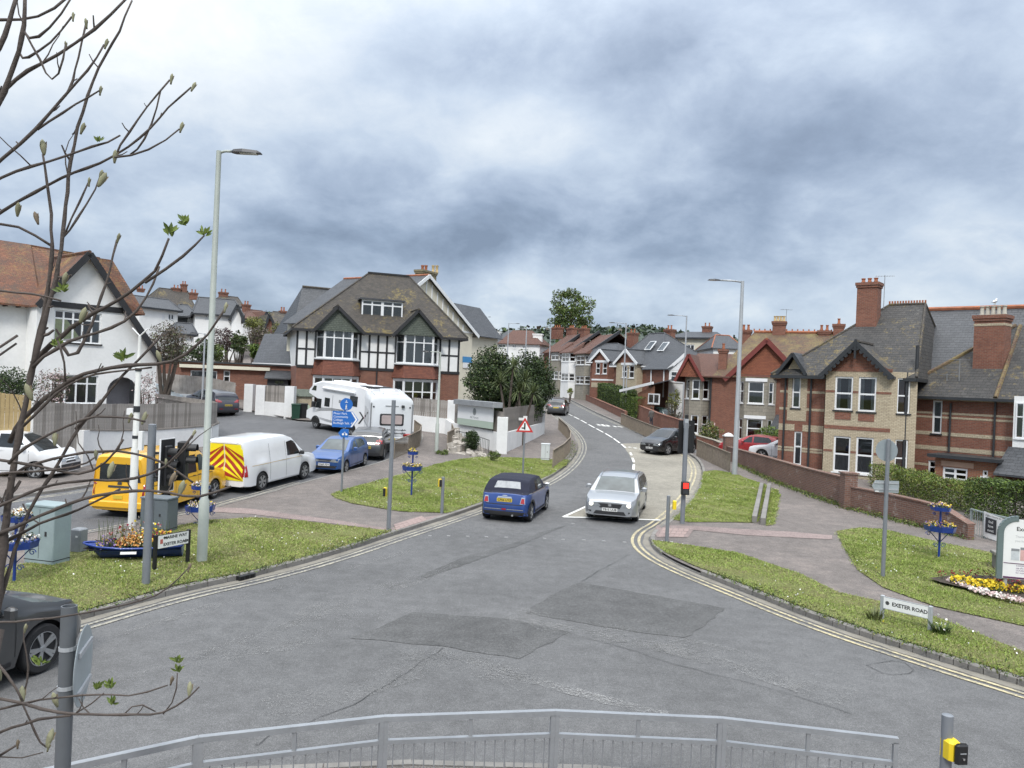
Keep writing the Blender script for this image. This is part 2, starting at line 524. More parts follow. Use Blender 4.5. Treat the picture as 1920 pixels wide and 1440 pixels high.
def drape(name, poly, mat, lift, step=1.0, parent=None, crown=0.0, noise=0.0):
	"""a sheet over the terrain inside the XY polygon"""
	pts = [Vector((p[0], p[1])) for p in poly]
	b = []
	for i, p in enumerate(pts):
		q = pts[(i + 1) % len(pts)]
		n = max(1, int((q - p).length / step))
		b += [p + (q - p) * (k / n) for k in range(n)]
	xs = np.array([p.x for p in b]); ys = np.array([p.y for p in b])
	gxs = np.arange(xs.min() + step / 2, xs.max(), step); gys = np.arange(ys.min() + step / 2, ys.max(), step)
	X, Y = np.meshgrid(gxs, gys); X = X.ravel(); Y = Y.ravel()
	inside = np.zeros(len(X), bool)
	j = len(b) - 1
	for i in range(len(b)):
		c = ((ys[i] > Y) != (ys[j] > Y))
		with np.errstate(divide='ignore', invalid='ignore'):
			xi = (xs[j] - xs[i]) * (Y - ys[i]) / (ys[j] - ys[i]) + xs[i]
		inside ^= c & (X < xi); j = i
	X, Y = X[inside], Y[inside]
	if len(X):
		keep = np.ones(len(X), bool)
		for i in range(len(b)):
			keep &= (X - xs[i]) ** 2 + (Y - ys[i]) ** 2 > (step * .35) ** 2
		X, Y = X[keep], Y[keep]
	vin = [Vector(p) for p in b] + [Vector((x, y)) for x, y in zip(X, Y)]
	r = geometry.delaunay_2d_cdt(vin,[],[list(range(len(b)))],1,1e-5)
	co = np.array([(v.x, v.y) for v in r[0]])
	z = ZT(co[:,0], co[:,1]) + lift
	if crown or noise:
		d = np.full(len(co),9e9)
		for i in range(len(b)):
			d = np.minimum(d,(co[:,0] - xs[i]) ** 2 + (co[:,1] - ys[i]) ** 2)
		d = np.sqrt(d)
		z = z + crown * np.clip(d / 1.5,0,1) + noise * np.clip(d / .6,0,1) * (np.sin(co[:,0] * 3.1 + 1.3 * np.sin(co[:,1] * 2.3)) * np.sin(co[:,1] * 3.7 + co[:,0]))
	me = bpy.data.meshes.new(name)
	fs = []
	for f in r[2]:
		a = [co[i] for i in f]
		ar = sum(a[i][0] * a[(i + 1) % len(a)][1] - a[(i + 1) % len(a)][0] * a[i][1] for i in range(len(a)))
		fs.append(tuple(f) if ar > 0 else tuple(reversed(f)))
	me.from_pydata([(x, y, zz) for (x, y), zz in zip(co, z)],[], fs)
	finish(me, True)
	me.materials.append(mat)
	return link(name, me, parent)
def pxs(l): return [gx(*p) for p in l]
def resample(pl, step):
	out = [Vector(pl[0][:2])]
	for a, b in zip(pl, pl[1:]):
		a = Vector(a[:2]); b = Vector(b[:2]); n = max(1, round((b - a).length / step))
		out += [a + (b - a) * ((k + 1) / n) for k in range(n)]
	return out
def smooth_line(pl, it=2):
	pl = [Vector(p[:2]) for p in pl]
	for _ in range(it):
		o = [pl[0]]
		for a, b in zip(pl, pl[1:]): o += [a * .75 + b * .25, a * .25 + b * .75]
		pl = o + [pl[-1]]
	return pl
def offset(pl, d):
	out = []
	for i, p in enumerate(pl):
		t = (pl[min(i + 1, len(pl) - 1)] - pl[max(i - 1,0)]).normalized()
		out.append(p + Vector((-t.y, t.x)) * d)
	return out
def ribbon(name, pl, w, mat, lift, parent=None, step=.4, jit=0.0):
	pl = resample(pl, step)
	a = offset(pl, w / 2); b = offset(pl,-w / 2)
	vs, fs = [],[]
	for p, q in zip(a, b):
		j = random.uniform(1 - jit,1) if jit else 1
		m = (p + q) / 2; p = m + (p - m) * j; q = m + (q - m) * j
		vs += [(p.x, p.y, zt(p.x, p.y) + lift),(q.x, q.y, zt(q.x, q.y) + lift)]
	for i in range(len(pl) - 1): fs.append((2 * i,2 * i + 1,2 * i + 3,2 * i + 2))
	me = bpy.data.meshes.new(name); me.from_pydata(vs,[], fs); finish(me)
	me.materials.append(mat)
	return link(name, me, parent)
UPK = .11                                # pavement above carriageway
def kerb(pl, side, parent, drop=()):
	"""kerb stones 0.9 m long along the polyline; side +1 = pavement on the left of the line"""
	st = resample(pl,.915)
	for i,(a, b) in enumerate(zip(st, st[1:])):
		t = (b - a)
		if t.length < .2: continue
		L = t.length; t = t / L; n = Vector((-t.y, t.x)) * side
		g = .008
		mb = MB()
		m = (a + b) / 2
		h = UPK + random.uniform(.0,.012)
		for lo, hi in drop:
			if lo < i / max(1, len(st)) < hi: h = .03
		vs = []
		for s_ in (a + t * g, b - t * g):
			for w, z in ((0,-.05),(0.0, h - .02),(.025, h),(.135, h),(.135,-.05)):
				q = s_ + n * w
				vs.append((q.x, q.y, zt(q.x, q.y) + z))
		fs = [(0,1,6,5),(1,2,7,6),(2,3,8,7),(3,4,9,8),(0,4,3,2,1),(5,6,7,8,9)]
		if side > 0: fs = [tuple(reversed(f)) for f in fs]
		mb.add(vs, fs); mb.build('kerb_stone', M_KERB, parent)
def base_ground():
	ax = np.concatenate([-np.geomspace(6000,90,14), np.arange(-84,85,6), np.geomspace(90,6000,14)])
	ay = np.concatenate([[-400,-120,-40,-12], np.arange(-6,240,5), np.geomspace(246,9000,16)])
	X, Y = np.meshgrid(ax, ay)
	co = np.stack([X.ravel(), Y.ravel(), ZT(X.ravel(), Y.ravel()) - .22],1)
	nx, ny = len(ax), len(ay)
	i = np.arange(nx * ny).reshape(ny, nx)
	f = np.stack([i[:-1,:-1].ravel(), i[:-1,1:].ravel(), i[1:,1:].ravel(), i[1:,:-1].ravel()],1)
	o = np_mesh('ground', co, f, M_EARTH, smooth=True)
	tag(o, kind='structure')
base_ground()
# ---- kerb lines (photo pixels, projected onto the terrain)
KA_px = [(-260,1290),(-60,1222),(150,1163),(330,1112),(480,1081),(620,1043),(740,1003),(860,965),(905,949),(985,919),(1040,892),(1070,867),(1085,842),(1081,822),(1064,803),(1046,789),(1030,775),(1012,760)]
KD_px = [(2300,1410),(2100,1345),(1920,1288),(1800,1252),(1700,1220),(1600,1188),(1500,1152),(1400,1112),(1300,1073),(1243,1045),(1217,1021),(1222,1001),(1252,984),(1287,950),(1311,916),(1319,886),(1309,864),(1292,853)]
KE_px = [(1300,843),(1272,836),(1222,818),(1168,797),(1116,774),(1087,759.5),(1062,747)]
KM_px = [(-260,1082),(0,1037),(115,1014),(270,985),(400,957),(446,943),(527,921),(581,905),(646,888),(732,864),(784,838),(791,820),(782,806),(762,800)]
KB_px = [(-260,978),(0,938),(185,913),(330,876),(400,851),(409,832),(398,812),(372,797)]
KA = smooth_line(pxs(KA_px) + [(-.5,105),(-3.5,130),(-9,160)])
KD = smooth_line(pxs(KD_px))
KE = smooth_line(pxs(KE_px) + [(5.4,118),(3.0,134),(-2,162)])
KM = smooth_line(pxs(KM_px))
KB = smooth_line(pxs(KB_px))
def V2(l): return [(p[0], p[1]) for p in l]
# ---- carriageways
road = drape('road',[(-60,-6),(60,-6),(60,30),(48,75),(30,80),(24,100),(14,170),(-16,170),(-14,120),(-12,60),(-60,60)], M_ROAD,0.0,1.5)
tag(road, kind='structure')
side = drape('side_road', V2(KM[:-1]) + [gx(745,797), gx(560,792), gx(440,768), gx(320,752), gx(250,745)] + [gx(330,775)] + V2(list(reversed(KB))), M_SIDE,.008,1.0)
tag(side, kind='structure')
# ---- pavements
pav_left = drape('pavement_left', V2(KA) + [(-60,160),(-60,52)] + [gx(300,748), gx(440,766), gx(560,790), gx(700,800), gx(762,800)] + V2(list(reversed(KM))), M_PAVE, UPK - .01,1.2)
pav_far = drape('pavement_far', V2(KB) + [gx(330,775), gx(250,745),(-70,44),(-70,20)], M_PAVE, UPK - .01,1.2)
pav_right = drape('pavement_right', V2(KD) + [gx(1330,850), gx(1400,852),(30,47),(60,50),(60,5),(20,5)], M_PAVE, UPK - .01,1.2)
pav_hill = drape('pavement_hill', V2(KE) + [(40,165),(60,60),(30,52), gx(1400,838)], M_PAVE, UPK - .01,1.5)
for p in (pav_left, pav_far, pav_right, pav_hill): tag(p, kind='structure')
near_pave = drape('pavement_near',[(-30,2),(-9,7.2),(-5.2,8.15),(-3,8.75),(-1,9.1),(1.2,9.15),(3.2,8.95),(5.2,8.6),(9,7.9),(30,3),(30,-6),(-30,-6)], M_PAVE, UPK - .01,1.0)
tag(near_pave, kind='structure')
kerb(KA,1, pav_left, drop=((.27,.32),)); kerb(KD,-1, pav_right, drop=((.44,.52),)); kerb(KE,-1, pav_hill)
kerb(KM,-1, pav_left); kerb(KB,1, pav_far)
kerb([Vector(p) for p in [(-9,7.2),(-5.2,8.15),(-3,8.75),(-1,9.1),(1.2,9.15),(3.2,8.95),(5.2,8.6),(9,7.9)]],-1, near_pave)
for nm, k, sd in (('gutter', KA,-1),('gutter', KD,1)):
	ribbon(nm, offset(k,.13 * sd),.26, M_GUT,.007, road, jit=.5)
# ---- grass verges
GRASS = []
def verge(l, parent):
	pl = [Vector(p) for p in pxs(l)]
	GRASS.append(pl)
	return tag(drape('grass_verge', V2(pl), M_GRASS, UPK + .012,.7, None,0,0), kind='structure')
verge([(-260,1150),(-60,1085),(60,1064),(120,1043),(300,1000),(391,982),(477,977),(568,984),(660,995),(719,1001),(733,1003),(620,1040),(480,1077),(330,1107),(150,1157),(-60,1216),(-260,1283)], pav_left)
verge([(620,932),(672,916),(750,895),(815,876),(862,865),(905,860),(1012,864),(1050,866),(1066,866),(1062,876),(1034,893),(983,916),(905,945),(858,962),(840,968),(750,965),(660,950),(628,939)], pav_left)
verge([(1319,888),(1345,886),(1375,892),(1438,915),(1430,950),(1419,986),(1350,985),(1290,985),(1262,980),(1292,950),(1315,918)], pav_right)
verge([(1223,1020),(1300,1031),(1382,1044),(1450,1067),(1504,1086),(1572,1120),(1655,1138),(1746,1164),(1920,1234),(2200,1345),(2260,1390),(2100,1339),(1920,1282),(1800,1246),(1700,1214),(1600,1182),(1500,1146),(1400,1106),(1300,1068),(1246,1042),(1226,1028)], pav_right)
verge([(1568,1002),(1610,996),(1655,999),(1754,1022),(1873,1046),(2000,1075),(2300,1150),(2400,1330),(2100,1245),(1920,1184),(1754,1147),(1655,1110),(1607,1076),(1580,1028)], pav_right)
verge([(1442,920),(1456,922),(1462,935),(1450,990),(1436,992),(1440,950)], pav_right)
# ---- paint on the road
M_YEL2 = wornline('faded_line_paint',(.44,.41,.32),.44,.60)
def dline(k, sd, a=0.0, b=1.0, m=None):
	n = len(k); k2 = k[int(a * n):max(int(b * n),2)]
	for d in (.34,.54): ribbon('yellow_line', offset(k2, d * sd),.085, m or M_YEL,.012, road)
dline(KD,1); dline(KA,-1, m=M_YEL2); dline(KM,1,0,.55, M_YEL2); dline(KB,-1,0,.6, M_YEL2); dline(KE,1, m=M_YEL2)
conc = drape('concrete_lane', pxs([(1060,968),(1098,950),(1150,927),(1178,908),(1188,890),(1188,870),(1180,853),(1166,832),(1205,831),(1245,834),(1290,853),(1305,865),(1315,886),(1307,914),(1283,947),(1246,975),(1150,972)]), M_CONC,.009,.5, road)
def wl(a, b, w): ribbon('white_line', pxs([a, b]), w, M_WHT,.018, road)
wl((1056,970),(1100,971),.18); wl((1100,971),(1238,976),.18); wl((1056,970),(1100,950),.12)
for a, b in (((1054,770),(1060,773)),((1063,775),(1073,780)),((1076,781.5),(1086,786.5)),((1089,788),(1100,794)),((1103,796),(1115,802.5)),((1118,804),(1131,811)),((1135,813),(1148,821)),((1150.5,822.5),(1162,831)),((1165,833),(1173,840)),((1182,849),(1184,854)),((1186,859),(1188.5,867)),((1188.5,871),(1187.5,881)),((1184,888),(1180,895))):
	wl(a, b,.13)
for a, b in (((1178,838.5),(1183,839.2)),((1188,840),(1194,841)),((1199,842),(1206,843))): wl(a, b,.25)
for a, b in (((1119,795.5),(1126,797.5)),((1128,796),(1134,799)),((1136,797),(1143,799.5)),((1150,799),(1156,801)),((1158,799.5),(1167,801.5)),((1120,798),(1143,800.5))): wl(a, b,.22)
for x, y in ((806,1005),(841,1005),(877,1006),(912,1007),(949,1008),(1021,1010),(1056,1012),(1095,1013),(1132,1015),(1171,1017),(1074,982),(1207,988)):
	p = G(x, y); mb = MB(); mb.box(-.05,.05,-.035,.035,0,.015); mb.build('road_stud', M_STUD, road, loc=p)
drape('tarmac_patch', rag(pxs([(660,1197),(775,1148),(955,1160),(1068,1187),(970,1235),(830,1213),(745,1205)])), M_PATCH,.007,.5, road)
drape('tarmac_patch', rag(pxs([(980,1149),(1030,1118),(1087,1092),(1362,1141),(1326,1168),(1288,1197),(1150,1179)])), M_PATCH,.007,.5, road)
drape('tarmac_patch', rag(pxs([(785,1081),(868,1046),(960,1020),(1010,1000),(1062,985),(1030,1000),(985,1018),(880,1056),(800,1083)])), M_PATCH,.007,.5, road)
M_CRACK = plain('crack_tar',(.06,.06,.06),.9, var=.2)
for l in ([(560,1365),(690,1310),(830,1216)],[(1068,1188),(1180,1218),(1260,1246),(1440,1290),(1600,1340)],[(1090,1090),(1180,1040)],[(480,1400),(500,1380),(525,1372)],[(1625,1248),(1690,1237),(1716,1262),(1662,1268),(1625,1248)]):
	pl = resample(smooth_line(pxs(l),1),.25)
	pl = [p + Vector((random.uniform(-.03,.03), random.uniform(-.03,.03))) for p in pl]
	ribbon('crack', pl,.016, M_CRACK,.014, road,.25,.7)
def speckle(name, lo, hi, c=.40):
	t = NT(name); o = t.coord()
	n = t.noise(26, o,4,.8); n2 = t.noise(.9, o,3)
	u = t.coord('UV')
	f = t.math('ADD', t.math('MULTIPLY', n,.75), t.math('MULTIPLY', n2,.25))
	t.L.new(t.ramp(f,[(lo,(0,0,0)),(hi,(1,1,1))]), t.b.inputs['Alpha'])
	t.col((c, c * .99, c * .96)); t.b.inputs['Roughness'].default_value = .9
	return t.m
M_SPK = speckle('exposed_aggregate',.47,.66,.33)
M_SPK2 = speckle('exposed_aggregate_thin',.52,.70,.26)
for l, w, m in (([(810,1222),(900,1243),(1010,1280),(1120,1310),(1250,1343)],.32, M_SPK),([(800,1225),(900,1248),(1000,1285)],.9, M_SPK2),
				([(960,1150),(1100,1182),(1250,1205),(1420,1250),(1600,1310)],1.3, M_SPK2),([(560,1155),(700,1105),(790,1082)],.5, M_SPK2),([(360,1240),(560,1205),(700,1150)],.8, M_SPK2),([(500,1330),(700,1290),(820,1225)],1.0, M_SPK2),([(160,1210),(420,1130),(640,1070),(780,1030)],.35, M_SPK2),([(200,1290),(480,1195),(700,1120),(860,1060)],.4, M_SPK2),([(1150,1195),(1330,1235),(1500,1290)],.5, M_SPK),([(950,1158),(1060,1178),(1180,1203)],.35, M_SPK)):
	ribbon('worn_band', smooth_line(pxs(l)), w, m,.016, road,.3,.4)
drape('pink_strip', pxs([(395,957),(470,960),(550,971),(640,983),(728,998),(750,992),(800,975),(828,972),(800,982),(738,1003),(716,1000),(620,988),(540,979),(470,970),(396,966)]), M_PINKP, UPK + .002,.5, pav_left)
drape('pink_strip', pxs([(1232,991),(1300,992),(1420,1000),(1480,1003),(1560,1010),(1560,1018),(1400,1010),(1300,1000),(1290,1014),(1232,1014),(1226,1003)]), M_PINKP, UPK + .002,.5, pav_right)
slab0 = None
def slabs(a, b, c, d, nu, nv, parent):
	global slab0
	A, B, Cc, D = [G(*p) for p in (a, b, c, d)]
	for i in range(nu):
		for j in range(nv):
			u, v = (i + .5) / nu,(j + .5) / nv
			p = A * (1 - u) * (1 - v) + B * u * (1 - v) + Cc * u * v + D * (1 - u) * v
			du = (B - A) / nu; dv = (D - A) / nv
			mb = MB()
			q = [du * sx * .48 + dv * sy * .48 for sx, sy in ((-.98,-.98),(.98,-.98),(.98,.98),(-.98,.98))]
			mb.prism_z([(k.x, k.y) for k in q],0,.012)
			mb.build('tactile_slab', M_PINK, parent, loc=on(p.x, p.y, UPK - .004 + random.uniform(0,.006)))
slabs((742,1001),(800,981),(790,974),(738,990),7,3, pav_left)
slabs((1234,1012),(1280,1014),(1294,998),(1242,996),5,3, pav_right)
# ------------------------------------------------------------------ building kit
M_WHITE = plain('white_render',(.80,.80,.78),.85, var=.10, vs=.8, bump=.35, bs=30)
M_CREAM = plain('cream_render',(.66,.62,.50),.85, var=.10, vs=.8, bump=.2, bs=30)
M_UPVC = plain('white_upvc',(.78,.79,.79),.35, var=.05, vs=1.5)
M_BLACKT = plain('black_timber',(.022,.022,.024),.6, var=.3, vs=3)
M_DARK = plain('dark_paint',(.03,.033,.037),.5, var=.2)
M_GLASS = glassmat()
M_CURT = plain('net_curtain',(.62,.62,.60),.9, var=.18, vs=6)
M_BLIND = plain('beige_blind',(.52,.49,.42),.9, var=.12, vs=4)
M_BRICK = brickmat('red_brick',(.305,.118,.072),(.215,.078,.050),(.23,.17,.135), ms=.010, dirt=.35, patch=((.12,.055,.04),.55,.8,1.4))
M_BRICK2 = brickmat('orange_brick',(.33,.135,.07),(.27,.10,.055),(.26,.20,.15), ms=.010, dirt=.2)
M_BUFF = brickmat('cream_brick',(.60,.52,.37),(.50,.42,.29),(.33,.27,.20), ms=.012, dirt=.2, bump=.3)
M_STONE = brickmat('grey_bay_stone',(.36,.33,.27),(.30,.28,.23),(.22,.20,.17),.45,.24,.012, dirt=.35)
M_WALLB = brickmat('old_wall_brick',(.24,.115,.08),(.17,.085,.065),(.23,.19,.16), ms=.012, dirt=.4, patch=((.40,.36,.32),.60,.72,2.4))
M_HTILE = tilemat('hanging_tile_red',(.24,.085,.050),(.17,.062,.042),.18,.11, dirt=.3)
M_OTILE = tilemat('hanging_tile_orange',(.31,.11,.058),(.24,.08,.045),.18,.11, dirt=.15)
M_GTILE = tilemat('hanging_tile_green',(.135,.155,.125),(.11,.128,.105),.22,.13, dirt=.2)
M_RORANGE = tilemat('roof_tile_orange',(.25,.10,.052),(.16,.068,.042),.2,.13, lich=((.24,.165,.055),.50,.64,.8), patch=((.075,.052,.04),.46,.58,1.5))
M_RBROWN = tilemat('roof_tile_brown',(.098,.085,.070),(.064,.056,.048),.22,.13, lich=((.21,.16,.05),.53,.62,.45), patch=((.035,.032,.030),.50,.58,2.2))
M_RRED = tilemat('roof_tile_redbrown',(.155,.075,.052),(.12,.06,.045),.2,.13, dirt=.3)
M_SLATE = tilemat('roof_slate',(.072,.076,.084),(.050,.054,.060),.3,.22, patch=((.16,.16,.15),.62,.75,1.2), rough=.55)
M_SLATE_L = tilemat('roof_slate_lichen',(.078,.074,.070),(.050,.049,.048),.3,.2, lich=((.21,.155,.05),.545,.64,.4), patch=((.16,.16,.15),.58,.66,1.6))
M_MIXT = tilemat('roof_tile_mottled',(.17,.095,.06),(.11,.08,.06),.22,.13, lich=((.19,.15,.06),.47,.58,.9))
M_TERRA = plain('terracotta',(.33,.12,.06),.8, var=.3, vs=3)
M_POTY = plain('buff_pot',(.50,.38,.20),.8, var=.2, vs=4)
M_REDW = plain('red_bargeboard',(.17,.035,.028),.55, var=.15)
M_LEAD = plain('lead_flashing',(.26,.27,.28),.6, var=.2)
M_ALU = plain('aerial_metal',(.35,.36,.37),.4,.6, var=.1)
def slab(mb, pts, th=.09):
	"""thick roof plane: polygon (counter-clockwise from above) with its underside"""
	n = len(pts)
	vs = [tuple(p) for p in pts] + [(p[0], p[1], p[2] - th) for p in pts]
	fs = [tuple(range(n)), tuple(range(2 * n - 1, n - 1,-1))] + [(i, i + n,(i + 1) % n + n,(i + 1) % n) for i in range(n)]
	a, b, c = Vector(pts[0]), Vector(pts[1]), Vector(pts[2])
	if (b - a).cross(c - a).z < 0: fs = [tuple(reversed(f)) for f in fs]
	return mb.add(vs, fs)
def beam(mb, p, q, w, h, up=(0,0,1)):
	p, q = Vector(p), Vector(q); t = (q - p).normalized(); up = Vector(up)
	s = t.cross(up)
	s = s.normalized() if s.length > 1e-6 else Vector((1,0,0))
	u = s.cross(t)
	vs = []
	for e in (p, q):
		for a, b in ((-1,-1),(1,-1),(1,1),(-1,1)): vs.append(tuple(e + s * (a * w / 2) + u * (b * h / 2)))
	return mb.add(vs,[(0,1,2,3),(7,6,5,4),(0,4,5,1),(1,5,6,2),(2,6,7,3),(3,7,4,0)])
def wall(mb, x0, x1, z0, z1, holes=(), reveal=.11, y=0.0):
	"""wall face in the XZ plane (outside towards -Y) with real openings"""
	xs = sorted({x0, x1,*[v for h in holes for v in (h[0], h[1])]}); zs = sorted({z0, z1,*[v for h in holes for v in (h[2], h[3])]})
	xs = [v for v in xs if x0 <= v <= x1]; zs = [v for v in zs if z0 <= v <= z1]
	for a, b in zip(xs, xs[1:]):
		for c, d in zip(zs, zs[1:]):
			mx, mz = (a + b) / 2,(c + d) / 2
			if any(h[0] < mx < h[1] and h[2] < mz < h[3] for h in holes): continue
			mb.quad((a, y, c),(b, y, c),(b, y, d),(a, y, d))
	for a, b, c, d in [h[:4] for h in holes]:
		r = y + reveal
		mb.quad((a, y, c),(a, y, d),(a, r, d),(a, r, c)); mb.quad((b, y, d),(b, y, c),(b, r, c),(b, r, d))
		mb.quad((a, y, d),(b, y, d),(b, r, d),(a, r, d)); mb.quad((b, y, c),(a, y, c),(a, r, c),(b, r, c))
def window(parent, M, x0, x1, z0, z1, cols=1, transom=None, y=.05, bar=.06, sill=True, curtain=None, mat=None, glass=None, sillmat=None, label=None, mid=None):
	"""white framed window: frame object with panes, sill and curtains as sub-parts"""
	mat = mat or M_UPVC
	mb = MB(); mb.M = M
	o = bar
	mb.box(x0, x0 + o, y, y + .07, z0, z1); mb.box(x1 - o, x1, y, y + .07, z0, z1)
	mb.box(x0 + o, x1 - o, y, y + .07, z0, z0 + o); mb.box(x0 + o, x1 - o, y, y + .07, z1 - o, z1)
	xsx = [x0 + (x1 - x0) * i / cols for i in range(cols + 1)] if isinstance(cols, int) else [x0 + (x1 - x0) * c for c in (0,*cols,1)]
	for c in xsx[1:-1]: mb.box(c - o * .55, c + o * .55, y + .003, y + .067, z0 + o, z1 - o)
	rows = [z0, z1]
	if transom is not None:
		zt_ = z1 - (z1 - z0) * transom
		mb.box(x0 + o, x1 - o, y + .006, y + .064, zt_ - o * .5, zt_ + o * .5)
		rows = [z0, zt_, z1]
	w = mb.build('window', mat, parent)
	if label: w['label'] = label
	g = MB(); g.M = M
	for a, b in zip(xsx, xsx[1:]):
		for c, d in zip(rows, rows[1:]):
			g = MB(); g.M = M
			g.quad((a + .02, y + .035, c + .02),(b - .02, y + .035, c + .02),(b - .02, y + .035, d - .02),(a + .02, y + .035, d - .02))
			g.build('pane', glass or M_GLASS, w)
	if sill:
		s = MB(); s.M = M
		s.box(x0 - .06, x1 + .06,-.07, y + .02, z0 - .07, z0 - .001)
		s.build('sill', sillmat or mat, w)
	if curtain:
		kind, frac = curtain
		def drapes(a, b, zlo, zhi):
			c = MB(); c.M = M
			n = max(4, int((b - a) / .07))
			for i in range(n):
				u0, u1 = a + (b - a) * i / n, a + (b - a) * (i + 1) / n
				c.quad((u0, y + .055 + .02 * (i % 2), zlo),(u1, y + .055 + .02 * ((i + 1) % 2), zlo),(u1, y + .055 + .02 * ((i + 1) % 2), zhi),(u0, y + .055 + .02 * (i % 2), zhi))
			c.build('curtain', M_BLIND if kind == 'top' else M_CURT, w)
		if kind == 'sides':
			drapes(x0, x0 + (x1 - x0) * frac, z0, z1); drapes(x1 - (x1 - x0) * frac, x1, z0, z1)
		elif kind == 'low': drapes(x0, x1, z0, z0 + (z1 - z0) * frac)
		elif kind == 'top': drapes(x0, x1, z1 - (z1 - z0) * frac, z1)
		elif kind == 'left': drapes(x0, x0 + (x1 - x0) * frac, z0, z1)
		elif kind == 'right': drapes(x1 - (x1 - x0) * frac, x1, z0, z1)
		else: drapes(x0, x1, z0, z1)
	return w
class Hs:
	"""a building whose facade runs from photo pixel column pxA (depth YA) to pxB (depth YB)"""
	def __init__(s, name, label, cat, pxA, YA, pxB, YB, py=720, base=None, group=None):
		a, b = P(pxA, py, YA), P(pxB, py, YB)
		s.a = Vector((a.x, a.y)); d = Vector((b.x - a.x, b.y - a.y)); s.w = d.length
		s.t = d.normalized(); s.n = Vector((-s.t.y, s.t.x)); s.rz = math.atan2(d.y, d.x)
		s.z0 = min(zt(a.x, a.y), zt(b.x, b.y)) if base is None else base
		s.e = thing(name, label, cat,(a.x, a.y, s.z0), s.rz, group)
	def L(s, px, py, y=0.0):
		"""local (x, z) where the ray through the pixel meets the plane local y"""
		d = ray(px, py); o = s.a + s.n * y
		k = o.dot(s.n) / (d.x * s.n.x + d.y * s.n.y)
		p = CAM + d * k
		return ((Vector((p.x, p.y)) - s.a).dot(s.t), p.z - s.z0)
	def B(s, l, y=0.0):
		"""pixel box (x0, y0, x1, y1) -> local x0, x1, z0, z1"""
		a = s.L(l[0],(l[1] + l[3]) / 2, y); b = s.L(l[2],(l[1] + l[3]) / 2, y); m = (l[0] + l[2]) / 2
		return (a[0], b[0], s.L(m, l[3], y)[1], s.L(m, l[1], y)[1])
def hip_roof(h, name, mat, x0, x1, y0, y1, ze, zr, xr0, xr1, yr=None, ov=.35, ridge=None, fascia=None, th=.1):
	"""hipped (or, with xr0 <= x0, gabled) roof; children: ridge tiles and gutter"""
	yr = (y0 + y1) / 2 if yr is None else yr
	mb = MB()
	k = (zr - ze) / max(yr - y0,.1)
	zo = ze - ov * k * .6
	a, b, c, d = (x0 - ov, y0 - ov, zo),(x1 + ov, y0 - ov, zo),(x1 + ov, y1 + ov, zo),(x0 - ov, y1 + ov, zo)
	p, q = (xr0, yr, zr),(xr1, yr, zr)
	slab(mb,[a, b, q, p], th); slab(mb,[c, d, p, q], th); slab(mb,[d, a, p], th); slab(mb,[b, c, q], th)
	r = mb.build(name, mat, h.e)
	if ridge:
		m2 = MB()
		m2.tube([p, q],.09,6)
		for s_, e in ((a, p),(d, p),(b, q),(c, q)): m2.tube([Vector(s_) + Vector((0,0,.02)), e],.075,6)
		m2.build('ridge_tiles', ridge, r)
	if fascia:
		m3 = MB()
		for s_, e in ((a, b),(b, c),(c, d),(d, a)):
			beam(m3, Vector(s_) - Vector((0,0,.12)), Vector(e) - Vector((0,0,.12)),.10,.16)
		m3.build('gutter', fascia, r)
	return r
def gable_roof(h, name, mat, x0, x1, y0, y1, ze, zr, xm=None, ov=.3, verge=.25, barge=None, ridge=None, bw=.2, zl=None, zrr=None):
	"""two slopes with the gable towards -Y; ridge runs along Y"""
	xm = (x0 + x1) / 2 if xm is None else xm
	zl = ze if zl is None else zl; zrr = ze if zrr is None else zrr
	kl = (zr - zl) / (xm - x0); kr = (zr - zrr) / (x1 - xm)
	A = (x0 - ov, zl - ov * kl); Bp = (x1 + ov, zrr - ov * kr); T_ = (xm, zr)
	f, b = y0 - verge, y1
	mb = MB()
	slab(mb,[(A[0], f, A[1]),(T_[0], f, T_[1]),(T_[0], b, T_[1]),(A[0], b, A[1])]); slab(mb,[(T_[0], f, T_[1]),(Bp[0], f, Bp[1]),(Bp[0], b, Bp[1]),(T_[0], b, T_[1])])
	r = mb.build(name, mat, h.e)
	if barge:
		m2 = MB()
		for e in (A, Bp):
			beam(m2,(e[0], f - .03, e[1] - .07),(T_[0], f - .03, T_[1] - .07),.05, bw,(0,1,0) if False else (0,0,1))
		m2.build('bargeboard', barge, r)
	if ridge:
		m3 = MB(); m3.tube([(xm, f, zr + .02),(xm, b, zr + .02)],.09,6); m3.build('ridge_tiles', ridge, r)
	return r
def chimney(h, x, y, z0, z1, w, d, mat=None, pots=3, potmat=None, cap=True, poth=.5, name='chimney', parent=None, band=None):
	mb = MB()
	mb.box(x - w / 2, x + w / 2, y - d / 2, y + d / 2, z0, z1 - .3)
	mb.box(x - w / 2 - .05, x + w / 2 + .05, y - d / 2 - .05, y + d / 2 + .05, z1 - .3, z1 - .17)
	mb.box(x - w / 2 - .09, x + w / 2 + .09, y - d / 2 - .09, y + d / 2 + .09, z1 - .17, z1)
	c = mb.build(name, mat or M_BRICK, parent or h.e)
	if band:
		b = MB(); b.box(x - w / 2 - .02, x + w / 2 + .02, y - d / 2 - .02, y + d / 2 + .02, z1 - .55, z1 - .42); b.build('band', band, c)
	for i in range(pots):
		p = MB(); px_ = x + (i - (pots - 1) / 2) * (w / max(pots,1)) * .92
		p.lathe([(.12,0),(.13,.05),(.10,.12),(.09, poth - .08),(.12, poth - .05),(.12, poth)],10,(px_, y, z1))
		p.build('chimney_pot', potmat or M_TERRA, c,40)
	return c
